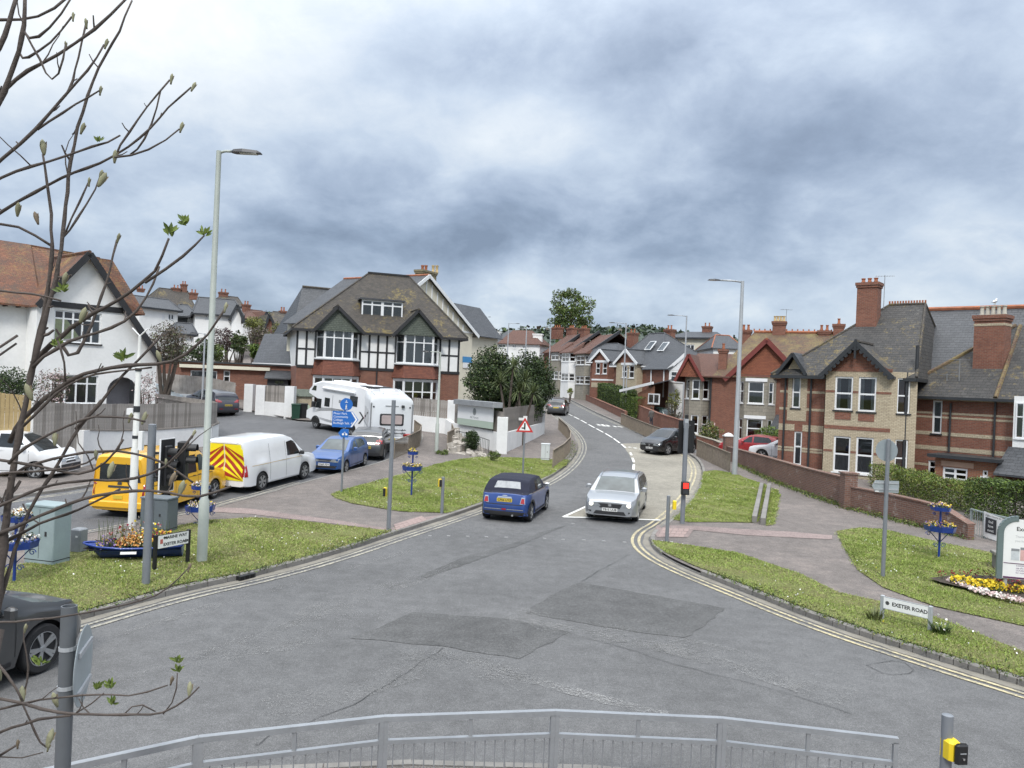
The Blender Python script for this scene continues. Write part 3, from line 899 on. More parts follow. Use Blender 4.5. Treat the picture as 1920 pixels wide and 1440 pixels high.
def aerial(h, x, y, z, hgt=1.2, ang=.6):
	mb = MB()
	mb.tube([(x, y, z),(x, y, z + hgt)],.02,5)
	dx, dy = math.cos(ang), math.sin(ang)
	mb.tube([(x - .5 * dx, y - .5 * dy, z + hgt - .05),(x + .5 * dx, y + .5 * dy, z + hgt - .05)],.012,4)
	for k in range(7):
		u = -.45 + k * .14; l = .28 - .02 * k
		mb.tube([(x + u * dx - l * dy, y + u * dy + l * dx, z + hgt - .05),(x + u * dx + l * dy, y + u * dy - l * dx, z + hgt - .05)],.008,4)
	mb.build('aerial', M_ALU, h.e)
def box_walls(h, name, mat, x0, x1, y0, y1, z0, z1, front=(), left=(), right=(), reveal=.11):
	"""four walls; openings in front (x), left (measured along y) and right walls"""
	mb = MB()
	mb.M = T(0, y0,0); wall(mb, x0, x1, z0, z1, front, reveal)
	mb.M = T(x1, y0,0) @ RZ(R(90)); wall(mb,0, y1 - y0, z0, z1, right, reveal)
	mb.M = T(x0, y1,0) @ RZ(R(-90)); wall(mb,0, y1 - y0, z0, z1, left, reveal)
	mb.M = T(x1, y1,0) @ RZ(R(180)); wall(mb,0, x1 - x0, z0, z1,(), reveal)
	mb.M = Matrix()
	return mb.build(name, mat, h.e)
def bay(h, x0, x1, depth, cant, z0, z1, mat, wins, y=0.0, name='bay', wk={}, top=None):
	"""canted bay; wins = list of (z0, z1, columns of the middle face, transom, curtain)"""
	M0 = T(x0, y,0) @ RZ(-math.atan2(depth, cant))
	ls = math.hypot(depth, cant)
	M1 = T(x0 + cant, y - depth,0)
	M2 = T(x1 - cant, y - depth,0) @ RZ(math.atan2(depth, cant))
	wm = x1 - x0 - 2 * cant
	g = wk.get('gap',.12)
	mb = MB(); obs = []
	for M, L_, mid in ((M0, ls,0),(M1, wm,1),(M2, ls,0)):
		hs = []
		for wz in wins:
			if mid and wk.get('split'):
				n = wk['split']; ww = (L_ - g * (n + 1)) / n
				for k in range(n): hs.append((g + k * (ww + g), g + k * (ww + g) + ww, wz[0], wz[1],1, wz))
			else: hs.append((g, L_ - g, wz[0], wz[1], wz[2] if mid else 1, wz))
		mb.M = M; wall(mb,0, L_, z0, z1,[q[:4] for q in hs],.09)
		obs += [(M, q) for q in hs]
	mb.M = Matrix()
	mb.poly([(x0, y, z1),(x0 + cant, y - depth, z1),(x1 - cant, y - depth, z1),(x1, y, z1)])
	b = mb.build(name, mat, h.e)
	for M, q in obs:
		window(h.e, M,*q[:4], cols=q[4], transom=q[5][3], curtain=q[5][4], y=.05, bar=wk.get('bar',.06), sill=wk.get('sill', True), sillmat=wk.get('sillmat'))
	return b
def strips(h, name, mat, segs, M=None):
	for a, b, c, d, y in segs:
		mb = MB(); mb.M = M or Matrix(); mb.box(a, b, y - .014, y + .05, c, d); mb.build(name, mat, h.e)
# ------------------------------------------------------------------ half-timbered house in the middle
def timbered_house():
	h = Hs('timbered_house', 'black and white half-timbered house with two gabled bays behind the motorhomes', 'house',556,54.0,861,58.0,690)
	L, B, e = h.L, h.B, h.e
	W = h.w; D = 9.0
	zmid = L(700,692)[1]; ze = L(700,622)[1]
	zr = L(730,516, D / 2)[1]; xr0 = L(691,513, D / 2)[0]; xr1 = L(768,518, D / 2)[0]
	lb = (L(591,640)[0], L(674,640)[0]); rb = (L(741,650)[0], L(823,650)[0])
	box_walls(h, 'brick_wall', M_BRICK,0, W,0, D,-.6, zmid, reveal=.1)
	box_walls(h, 'rendered_wall', M_WHITE,0, W,0, D, zmid, ze + .25, reveal=.1)
	for px in (556.5,574,591,675,692,708.5,725,741.5,825,842,860):
		x = L(px,660)[0]; mb = MB(); mb.box(x - .07, x + .07,-.035,.03, zmid, ze + .2); mb.build('timber_post', M_BLACKT, e)
	for a, b, py in ((556,591,653),(675,741,659),(825,860,666)):
		x0, z = L(a, py); x1, _ = L(b, py); mb = MB(); mb.box(x0, x1,-.03,.03, z - .06, z + .06); mb.build('timber_rail', M_BLACKT, e)
	for a, b in ((0, lb[0]),(lb[1], rb[0]),(rb[1], W)):
		mb = MB(); mb.box(a - .03, b + .03,-.06,.03, zmid - .12, zmid + .08); mb.build('timber_beam', M_BLACKT, e)
	for k,(x0, x1) in enumerate((lb, rb)):
		pm = 632 if k == 0 else 782
		t0 = L(pm,672 if k == 0 else 682,-.7)[1]; t1 = L(pm,618 if k == 0 else 627,-.7)[1]
		g0 = L(pm,772,-.8)[1]; g1 = L(pm,708 if k == 0 else 714,-.8)[1]
		bay(h, x0, x1,.7,.55, t0 - .1, t1 + .25, M_UPVC,[(t0, t1,3,.28,('sides',.16 if k == 0 else .3))], name='upper_bay', wk=dict(bar=.08, gap=.05))
		bay(h, x0 - .05, x1 + .05,.8,.6,-.4, g1 + .12, M_UPVC,[(max(.5, g0), g1,3,.36,('top',.36))], name='lower_bay', wk=dict(bar=.08, gap=.05))
		mb = MB()
		up = [(x0,0, t0 - .12),(x0 + .55,-.7, t0 - .12),(x1 - .55,-.7, t0 - .12),(x1,0, t0 - .12)]
		lo = [(x0 - .2,0, g1 + .16),(x0 + .45,-1.0, g1 + .16),(x1 - .45,-1.0, g1 + .16),(x1 + .2,0, g1 + .16)]
		for i in range(3): mb.quad(lo[i], lo[i + 1], up[i + 1], up[i])
		mb.poly(list(reversed(lo)))
		mb.build('hanging_tiles', M_HTILE, e)
		mb = MB(); mb.box(x0 - .02, x1 + .02,-.78,.0, t0 - .13, t0 - .08); mb.build('bay_ledge', M_LEAD, e)
		ax, az = L(633.5 if k == 0 else 785,574 if k == 0 else 581,-1.0)
		gl = L(586 if k == 0 else 737,617 if k == 0 else 623,-1.0); gr_ = L(684 if k == 0 else 829,622 if k == 0 else 632,-1.0)
		zb = (gl[1] + gr_[1]) / 2
		mb = MB(); mb.poly([(gl[0] + .15,-.85, zb - .05),(gr_[0] - .15,-.85, zb - .05),(ax,-.85, az - .15)])
		mb.poly([(gl[0] + .15,-.85, zb - .05),(gl[0] + .15,.3, zb - .05),(gr_[0] - .15,.3, zb - .05),(gr_[0] - .15,-.85, zb - .05)])
		mb.build('gable_tiles', M_GTILE, e)
		gable_roof(h, 'gable_roof', M_RBROWN, gl[0] + .2, gr_[0] - .2,-.85,3.2, zb + .12, az + .03, xm=ax, ov=.25, verge=.22, barge=M_BLACKT, bw=.22, ridge=M_RBROWN)
	r = hip_roof(h, 'roof', M_RBROWN,0, W,0, D, ze + .2, zr, xr0, xr1, ov=.45, ridge=M_RBROWN, fascia=M_BLACKT)
	mb = MB()
	for i in range(9):
		x = xr0 + (xr1 - xr0) * (i + .5) / 9
		mb.box(x - .22, x + .16, D / 2 - .1, D / 2 + .1, zr, zr + .13)
	mb.build('ridge_crest', M_BLACKT, r)
	yd = .95
	x0, x1, z0, z1 = B((678,564,755,599), yd)
	mb = MB(); mb.box(x0, x1, yd + .08, yd + 3, z0 - .2, z1); mb.build('dormer', M_RBROWN, e)
	xm = (x0 + x1) / 2
	window(e, T(0, yd,0), x0, xm, z0, z1,2,.25, bar=.10, y=-.02, sill=False); window(e, T(0, yd,0), xm, x1, z0, z1,2,.25, bar=.10, y=-.02, sill=False)
	mb = MB(); mb.box(x0 - .15, x1 + .15, yd - .2, yd + 3, z1 + .005, z1 + .12); mb.build('dormer_roof', M_SLATE, e)
	x = L(706,700)[0]; mb = MB(); mb.tube([(x,-.09,-.2),(x,-.09, zmid),(x,-.09, ze)],.05,8); mb.build('downpipe', M_BLACKT, e)
	x, z = L(779,742,-.75); mb = MB()
	for dx, dz, r_ in ((0,0,.18),(0,.28,.12),(-.1,.38,.05),(.1,.38,.05)):
		n = 12; mb.poly([(x + dx + r_ * math.cos(6.283 * i / n),-.66, z + dz + r_ * math.sin(6.283 * i / n)) for i in range(n)])
	mb.build('window_sticker', plain('yellow_card',(.75,.58,.03),.6, var=.05), e)
	return h
TH = timbered_house()
def rear_white_house():
	h = Hs('white_gabled_house', 'tall cream gabled house rising behind the timbered house, blue sign on its side', 'house',812,64,884,69,690, base=2.6)
	L, e = h.L, h.e
	ap = L(800,516); rf = L(902,625); lf = L(700,625)
	zs = L(880,625)[1]; x1 = L(885,650)[0]
	box_walls(h, 'wall', M_CREAM, lf[0], x1,0,9,-.5, zs)
	mb = MB(); mb.poly([(lf[0],.01, zs),(x1,.01, zs),(x1,.01, zs + .15),(ap[0],.01, ap[1] - .1),(lf[0],.01, zs + .15)]); mb.build('gable', M_CREAM, e)
	gable_roof(h, 'roof', M_SLATE, lf[0], x1 + .1,0,9, zs + .1, ap[1], xm=ap[0], ov=.5, verge=.3, barge=M_UPVC, bw=.28, ridge=M_TERRA)
	for k in range(9):
		x = ap[0] + (x1 - ap[0]) * k / 9; top = ap[1] - (ap[1] - zs) * k / 9
		mb = MB(); mb.box(x - .05, x + .05,-.05,.02, zs + .1, top - .25); mb.build('timber_batten', M_UPVC, e)
	mb = MB(); mb.box(lf[0], x1,-.06,.02, zs, zs + .12); mb.box(ap[0] + 1, x1,-.05,.02, zs + 2.6, zs + 2.7) if False else None; mb.build('timber_rail', M_UPVC, e)
	cx = L(801,540,2)[0]
	chimney(h, cx,2.2, zs, L(801,508,2)[1],2.0,.8, plain('stained_render',(.22,.19,.12),.9, var=.35, vs=1.5),0)
	for i, px in enumerate((792,798.5,812,819)):
		x, z = L(px,509,2.2); mb = MB(); mb.lathe([(.15,0),(.16,.06),(.13,.1),(.12,.55),(.15,.6),(.15,.68)],10,(x,2.2, z - .15)); mb.build('chimney_pot', M_TERRA if i < 2 else M_POTY, e, smooth=40)
	x0, x1b, z0, z1 = h.B((867,669,884,680)); mb = MB(); mb.box(x0, x1b,-.08,-.02, z0, z1); mb.build('sign_panel', plain('blue_sign',(.06,.25,.50),.5, var=.05), e)
	x0, x1b, z0, z1 = h.B((867,680,884,690)); mb = MB(); mb.box(x0, x1b,-.07,-.02, z0, z1); mb.build('sign_panel', M_UPVC, e)
	M = T(L(885,650)[0],0,0) @ RZ(R(90))
	window(e, M,1.0,3.0, zs - 3.6, zs - .8,2,.4, y=-.03)
	xw = L(903,640,6)[0]
	mb = MB(); mb.box(x1, xw,4,9,-.5, zs + .5); mb.build('side_wing', M_CREAM, e)
	zt_ = L(890,574,6)[1]
	mb = MB(); slab(mb,[(x1 - 2.5,3.5, zs + .3),(xw + .2,3.5, zs + .3),(xw + .2,6.5, zt_),(x1 - 2.5,6.5, zt_)]); slab(mb,[(xw + .2,9.5, zs + .3),(x1 - 2.5,9.5, zs + .3),(x1 - 2.5,6.5, zt_),(xw + .2,6.5, zt_)]); mb.build('wing_roof', M_SLATE, e)
	return h
rear_white_house()
def rear_slate_house():
	h = Hs('slate_roofed_house', 'house with plain grey slate roof and small white dormer, left behind the timbered house', 'house',553,66,690,69,620, base=3)
	L, e = h.L, h.e
	ze = L(560,618)[1]; zr = L(600,541,4)[1]; x1 = h.w
	box_walls(h, 'wall', M_WHITE,0.2, x1,0,8,-.5, ze)
	xr = L(567,541,4)[0]
	mb = MB()
	slab(mb,[(-.3,-.4, ze - .2),(x1,-.4, ze - .2),(x1,4, zr),(xr,4, zr)]); slab(mb,[(x1,8.4, ze - .2),(-.3,8.4, ze - .2),(xr,4, zr),(x1,4, zr)]); slab(mb,[(-.3,8.4, ze - .2),(-.3,-.4, ze - .2),(xr,4, zr)])
	mb.build('roof', M_SLATE, e)
	mb = MB(); mb.tube([(xr,4, zr + .03),(x1,4, zr + .03)],.12,6); mb.build('ridge_tiles', M_RBROWN, e)
	x0, x1b, z0, z1 = h.B((600,564,628,580),1.5)
	mb = MB(); mb.box(x0, x1b,1.5,4, z0, z1); mb.build('dormer', M_UPVC, e)
	window(e, T(0,1.5,0), x0 + .3, x1b - .2, z0 + .1, z1 - .2,2, y=-.05, sill=False)
rear_slate_house()
# ------------------------------------------------------------------ white house on the left
def white_house():
	h = Hs('white_house', 'white rendered house with mossy orange tile roof and catslide gable, far left', 'house',69,36,297,40.5,600, base=1.0)
	L, B, e = h.L, h.B, h.e
	W = h.w; xl = -5.2; D = 8
	ap = L(163,474); zl = L(69,566)[1]; zrr = L(300,672)[1]
	wu = B((101,584,190,643)); wd = B((101,703,184,757)); dd = B((200,707,258,775))
	mb = MB(); k = (ap[1] - zrr) / (W - ap[0])
	wall(mb,0, W,-.6, zrr + .05,[(wd[0], wd[1], max(wd[2],.3), min(wd[3], zrr)), dd[:2] + (-.3, min(dd[3], zrr))],.14)
	xx = W - (zl - zrr) / k
	wall(mb,0, xx, zrr + .05, zl,[(wu[0], wu[1], wu[2], min(wu[3], zl - .15))],.14)
	mb.poly([(xx,0, zrr + .05),(W,0, zrr + .05),(xx,0, zl)])
	mb.poly([(0,0, zl),(xx,0, zl),(ap[0],0, ap[1] - .1)])
	mb.M = T(W,0,0) @ RZ(R(90)); wall(mb,0, D,-.6, zrr + .1)
	mb.M = T(0,1.2,0)
	wall(mb, xl,0,-.6, zl); mb.M = T(0,0,0)
	mb.quad((0,1.2,-.6),(0,0,-.6),(0,0, zl),(0,1.2, zl))
	mb.M = T(xl, D,0) @ RZ(R(-90)); wall(mb,0, D - 1.2,-.6, zl); mb.M = T(W, D,0) @ RZ(R(180)); wall(mb,0, W - xl,-.6, zrr)
	mb.M = Matrix(); mb.build('wall', M_WHITE, e)
	mb = MB(); pts = [(-3.2 + 1.5 * math.cos(a),1.25 - .8 * math.sin(a)) for a in [math.pi * i / 10 for i in range(11)]]
	mb.prism_z(list(reversed(pts)),-.6, zl - .1); mb.build('round_bay', M_WHITE, e, smooth=30)
	window(e, Matrix(), wu[0], wu[1], wu[2], min(wu[3], zl - .15),5,.26, y=.06, bar=.07, curtain=('right',.18), sillmat=M_BLACKT)
	window(e, Matrix(), wd[0], wd[1], max(wd[2],.3), min(wd[3], zrr),4,.3, y=.06, bar=.07, curtain=('right',.25), sillmat=M_BLACKT)
	mb = MB(); mb.box(dd[0], dd[1],.9,1.0,-.3, dd[3]); mb.build('porch_door', plain('porch_grey',(.26,.25,.26),.8, var=.2), e)
	mb = MB()
	n = 10; r_ = (dd[1] - dd[0]) / 2; cx = (dd[0] + dd[1]) / 2; ztop = min(dd[3], zrr)
	for i in range(n):
		a, b = math.pi * i / n, math.pi * (i + 1) / n
		if i in (): continue
		x_, z_ = cx + r_ * math.cos(a), ztop - .8 + .8 * math.sin(a); x2, z2 = cx + r_ * math.cos(b), ztop - .8 + .8 * math.sin(b)
		mb.quad((x_,.002, z_),(x_,.002, ztop + .01),(x2,.002, ztop + .01),(x2,.002, z2))
	mb.build('porch_arch', M_WHITE, e)
	mb = MB(); mb.box(0.05, xx - .1,-.05,.02, zl - .16, zl + .12); mb.build('black_beam', M_BLACKT, e)
	gable_roof(h, 'gable_roof', M_RORANGE,0, W,0, D - .5, zl, ap[1], xm=ap[0], ov=.12, verge=.35, barge=M_BLACKT, bw=.3, ridge=M_RORANGE, zl=zl, zrr=zrr)
	yr = 5.0; zr = L(20,453, yr)[1]; za = L(20,567,1.0)[1]
	xr1 = L(45,453, yr)[0]
	mb = MB(); slab(mb,[(xl - 3,.7, zl - .15),(.4,.7, zl - .15),(xr1 + .3, yr, zr),(xl - 1, yr, zr)]); slab(mb,[(.4,.7, zl - .15),(ap[0] + 3.6, yr + 2, zl + .5),(xr1 + 3.8, yr, L(212,486, yr)[1]),(xr1 + .3, yr, zr)]) ; slab(mb,[(ap[0] + 5, D + 2, zl),(xl - 3, D + 2, zl),(xl - 1, yr, zr),(xr1 + .3, yr, zr)])
	mb.build('main_roof', M_RORANGE, e)
	p1 = L(172,481,3.2); p2 = L(214,487,3.2); p3 = L(272,588,1.6)
	mb = MB(); slab(mb,[(p1[0] - 1.5,3.0, p1[1] - 2.6),(p3[0],1.6, p3[1]),(p2[0],3.4, p2[1]),(p1[0] - 1.5,3.4, p1[1])]); slab(mb,[(p3[0],1.6, p3[1]),(p3[0] + .5,7, p3[1]),(p2[0],3.4, p2[1])])
	mb.build('hip_roof', M_RORANGE, e)
	mb = MB()
	for i in range(9): mb.box(xl + .3 + i * .55, xl + .38 + i * .55,.75,1.2, zl - .28, zl - .1)
	mb.build('rafter_ends', M_BLACKT, e)
white_house()
# ------------------------------------------------------------------ long low brick building and slate outbuilding
def low_buildings():
	h = Hs('flat_roofed_building', 'long low red brick flat-roofed building with pale fascia band behind the wooden fence', 'building',297,58,550,60,700, base=2.0)
	L, B, e = h.L, h.B, h.e
	zt_ = L(420,682)[1]
	w1 = B((357,695,407,714)); w2 = B((419,695,431,716))
	box_walls(h, 'wall', M_BRICK,0, h.w,0,6,-.6, zt_,[w1, w2])
	window(e, Matrix(),*w1, cols=2, curtain=('all',1)); window(e, Matrix(),*w2, transom=.5)
	x0, x1, z0, z1 = B((338,686,507,692)); mb = MB(); mb.box(x0, x1,-.35,.0, z0, z1); mb.build('fascia', M_CREAM, e)
	mb = MB(); mb.box(-.2, h.w + .2,-.2,6.2, zt_, zt_ + .12); mb.build('flat_roof', M_DARK, e)
	x0, x1, z0, z1 = B((501,709,540,735),-1); mb = MB(); mb.box(x0, x1,-1,-.02, z0 - .4, z1); mb.build('porch', M_DARK, e)
	mb = MB(); slab(mb,[(x0 - .2,-1.3, z1),(x1 + .2,-1.3, z1),(x1 + .2,0, z1 + .6),(x0 - .2,0, z1 + .6)]); mb.build('porch_roof', M_SLATE, e)
	window(e, T(0,-1,0), x0 + .5, x1 - .3, z0, z1 - .15,2, y=-.04, mat=M_DARK)
	h = Hs('slate_outbuilding', 'low outbuilding with steep plain slate roof against the timbered house', 'building',484,62,556,60,650, base=2.6)
	L, e = h.L, h.e
	ze = L(500,681)[1]; zr = L(520,626,3)[1]; xr = L(496,626,3)[0]
	mb = MB(); mb.box(.1, h.w + 1,0,6,-.5, ze); mb.build('wall', M_BRICK, e)
	mb = MB(); slab(mb,[(-.2,-.3, ze),(h.w + 1,-.3, ze),(h.w + 1,3, zr),(xr,3, zr)]); slab(mb,[(h.w + 1,6.3, ze),(-.2,6.3, ze),(xr,3, zr),(h.w + 1,3, zr)]); slab(mb,[(-.2,6.3, ze),(-.2,-.3, ze),(xr,3, zr)]); mb.build('roof', M_SLATE, e)
	mb = MB(); beam(mb,(-.2,-.36, ze - .06),(h.w + 1,-.36, ze - .06),.1,.12); mb.build('gutter', M_UPVC, e)
low_buildings()
# ------------------------------------------------------------------ banded brick house on the right
def banded_house():
	h = Hs('banded_brick_house', 'large red brick house with cream brick bands and bay and tall chimney on the right', 'house',1462,43.6,1684,39.6,750, base=.25)
	L, B, e = h.L, h.B, h.e
	x5 = L(1545,780)[0]; W = h.w; D = 9.5
	ze = L(1600,700)[1]
	w1 = B((1485,706,1501,765)); w2 = B((1488,809,1503,872))
	mb = MB(); wall(mb,0, x5,-.5, ze + .15,[w1, w2],.1)
	mb.M = T(0, D,0) @ RZ(R(-90)); wall(mb,0, D,-.5, ze + .15); mb.M = T(W,0,0) @ RZ(R(90)); wall(mb,0, D,-.5, ze + .15); mb.M = T(W, D,0) @ RZ(R(180)); wall(mb,0, W,-.5, ze + .15)
	mb.M = Matrix(); mb.build('wall', M_BRICK, e)
	window(e, Matrix(),*w1, transom=.5, bar=.08, curtain=('all',1), sillmat=M_DARK); window(e, Matrix(),*w2, transom=.45, bar=.08, curtain=('all',1))
	b1 = B((1477,700,1513,789))
	for q in ((b1[0], w1[0], b1[2], b1[3]),(w1[1], b1[1], b1[2], b1[3]),(w1[0], w1[1], b1[2], w1[2] - .08),(w1[0], w1[1], w1[3], b1[3])): strips(h, 'cream_surround', M_BUFF,[(*q,0)])
	zs = [L(1480, py)[1] for py in (734,766,801,839,844,879)]
	for z, t in zip(zs,(.12,.14,.36,.10,.10,.3)):
		for a, b in ((0, b1[0]),(b1[1], x5)) if z > b1[2] - .1 else ((0, w2[0]),(w2[1], x5)): strips(h, 'cream_band', M_BUFF,[(a, b, z - t / 2, z + t / 2,0)])
	y0 = -.85
	bx0, bx1 = L(1546,780, y0)[0], L(1670,780, y0)[0]
	wu = [B((1565,706,1599,769), y0), B((1609,707,1643,772), y0)]; wdn = [B((1562,818,1594,885), y0), B((1604,820,1637,889), y0)]
	mb = MB(); mb.M = T(0, y0,0)
	zb = ze + .1
	wall(mb, bx0, bx1,-.5, zb, wu + wdn,.12)
	mb.M = T(bx0,0,0) @ RZ(R(-90)); wall(mb,0,-y0,-.5, zb)
	sw = (.25,.65)
	mb.M = T(bx1, y0,0) @ RZ(R(40)); wl_ = 1.3; sideh = [(.3,.95, wu[1][2], wu[1][3]),(.3,.95, wdn[1][2], wdn[1][3])]
	wall(mb,0, wl_,-.5, zb, sideh,.12); Ms = mb.M.copy()
	mb.M = Matrix(); mb.build('cream_bay', M_BUFF, e)
	for i, w in enumerate(wu + wdn): window(e, T(0, y0,0),*w, transom=.5, bar=.09, curtain=('sides',.3) if i < 2 else ('low',.48), sillmat=M_DARK if i < 2 else None)
	for w in sideh: window(e, Ms,*w, transom=.5, bar=.07, sillmat=M_DARK)
	for py, t in ((803,.1),(735,.06),(848,.06),(694,.08)):
		z = L(1600, py, y0)[1]
		for a, b in ((bx0, wu[0][0]),(wu[0][1], wu[1][0]),(wu[1][1], bx1)) if py in (735,848) else ((bx0, bx1),): strips(h, 'red_band', M_BRICK,[(a - .0, b, z - t, z + t, y0)])
	for w in wu: mb = MB(); mb.box(w[0] + .05, w[1] - .05, y0 - .02, y0 + .03, w[2] - .5, w[2] - .12); mb.build('red_apron', M_BRICK, e)
	ax, az = L(1605,640, y0 - .3); gl = L(1540,698, y0 - .3); gr_ = L(1672,703, y0 - .3)
	zb2 = (gl[1] + gr_[1]) / 2
	mb = MB(); mb.poly([(bx0, y0 + .01, zb - .02),(bx1, y0 + .01, zb - .02),(ax, y0 + .01, az - .35)]); mb.build('gable', M_BRICK, e)
	gable_roof(h, 'gable_roof', M_SLATE_L, gl[0] + .2, gr_[0] - .2, y0,4.0, zb2 + .15, az, xm=ax, ov=.3, verge=.35, barge=M_DARK, bw=.2, ridge=M_RBROWN)
	mb = MB()
	for sgn, g_ in ((0, gl),(1, gr_)):
		for k in range(9):
			u = (k + .5) / 9; x = g_[0] + (ax - g_[0]) * u; z = zb2 + (az - zb2) * u
			mb.M = T(x, y0 - .37, z - .27) @ Matrix.Rotation(R(90),4, 'X'); mb.lathe([(.0,-.02),(.11,-.02),(.11,.02),(0,.02)],8)
	mb.M = Matrix(); mb.box(ax - .05, ax + .05, y0 - .42, y0 - .34, az - .9, az + .1); mb.build('scalloped_trim', M_DARK, e)['kind'] = 'stuff'
	ax, az = L(1489,661,-.2); gl = L(1464,694,-.2); gr_ = L(1509,694,-.2)
	gable_roof(h, 'small_gable_roof', M_SLATE, gl[0], gr_[0],0,2.4, gl[1] + .05, az, xm=ax, ov=.15, verge=.4, barge=M_DARK, bw=.18)
	mb = MB(); mb.poly([(gl[0] + .15,.0, gl[1] - .3),(gr_[0] - .15,.0, gl[1] - .3),(ax,.0, az - .2)]); mb.build('small_gable', M_BUFF, e)
	yr = 4.6; pr0 = L(1668,572, yr); pr1 = L(1735,574, yr)
	zr = pr0[1]
	r = hip_roof(h, 'roof', M_SLATE_L,0, W + .5,0, D, ze + .05, zr, pr0[0], max(pr1[0], pr0[0] + 1), yr,.4, ridge=M_RBROWN, fascia=M_DARK)
	mb = MB()
	n = 14
	for i in range(n):
		x = pr0[0] + (max(pr1[0], pr0[0] + 1) - pr0[0]) * i / (n - 1); mb.box(x - .04, x + .04, yr - .03, yr + .03, zr, zr + .22)
	mb.build('ridge_crest', M_TERRA, r)['kind'] = 'stuff'
	xa = pr1[0] - .5; mb = MB(); za = L(1800,579,7)[1]
	slab(mb,[(xa - 1.5,4.0, zr - 2.5),(xa + 14,4.0, ze - .2),(xa + 14,8, za),(xa,8, za)] if False else [(xa - 1.0,3.2, ze + .4),(xa + 14,3.2, ze + .4),(xa + 14,7.2, za),(xa - 1,7.2, za)])
	slab(mb,[(xa + 14,11.2, ze),(xa - 1,11.2, ze),(xa - 1,7.2, za),(xa + 14,7.2, za)]); mb.build('rear_roof', M_SLATE, e)
	mb = MB(); mb.tube([(xa - 1,7.2, za + .04),(xa + 14,7.2, za + .04)],.13,6); mb.build('ridge_tiles', M_TERRA, e)
	mb = MB(); mb.box(xa - .5, xa + 13.6,4.2,10.8,-.5, ze + .6); mb.build('rear_wall', M_BRICK, e)
	cx, cz0 = L(1627,617,3.4); cz1 = L(1627,531,3.4)[1]
	c = chimney(h, cx,3.4, cz0 - 1.2, cz1,1.1,.8, M_BRICK,3, M_TERRA, poth=.28)
	aerial(h, cx + .8,3.4, cz1 - 1.5,1.9,.3)
	for px, a, b, y in ((1471,700,866,-.08),(1519,700,882,-.08)):
		x, z1 = L(px + 4, a); z0 = L(px, b)[1]; mb = MB(); mb.tube([(x, y, z0),(x, y, z1)],.055,8); mb.build('downpipe', M_DARK, e)
	x = bx1 + .55; mb = MB(); mb.tube([(x,-.3,-.3),(x,-.3, ze + .1)],.08,8); mb.tube([(x + .35,.1, ze),(x + .35,.1, ze + 1.5)],.09,8); mb.build('soil_pipe', M_DARK, e)
	return h
banded_house()
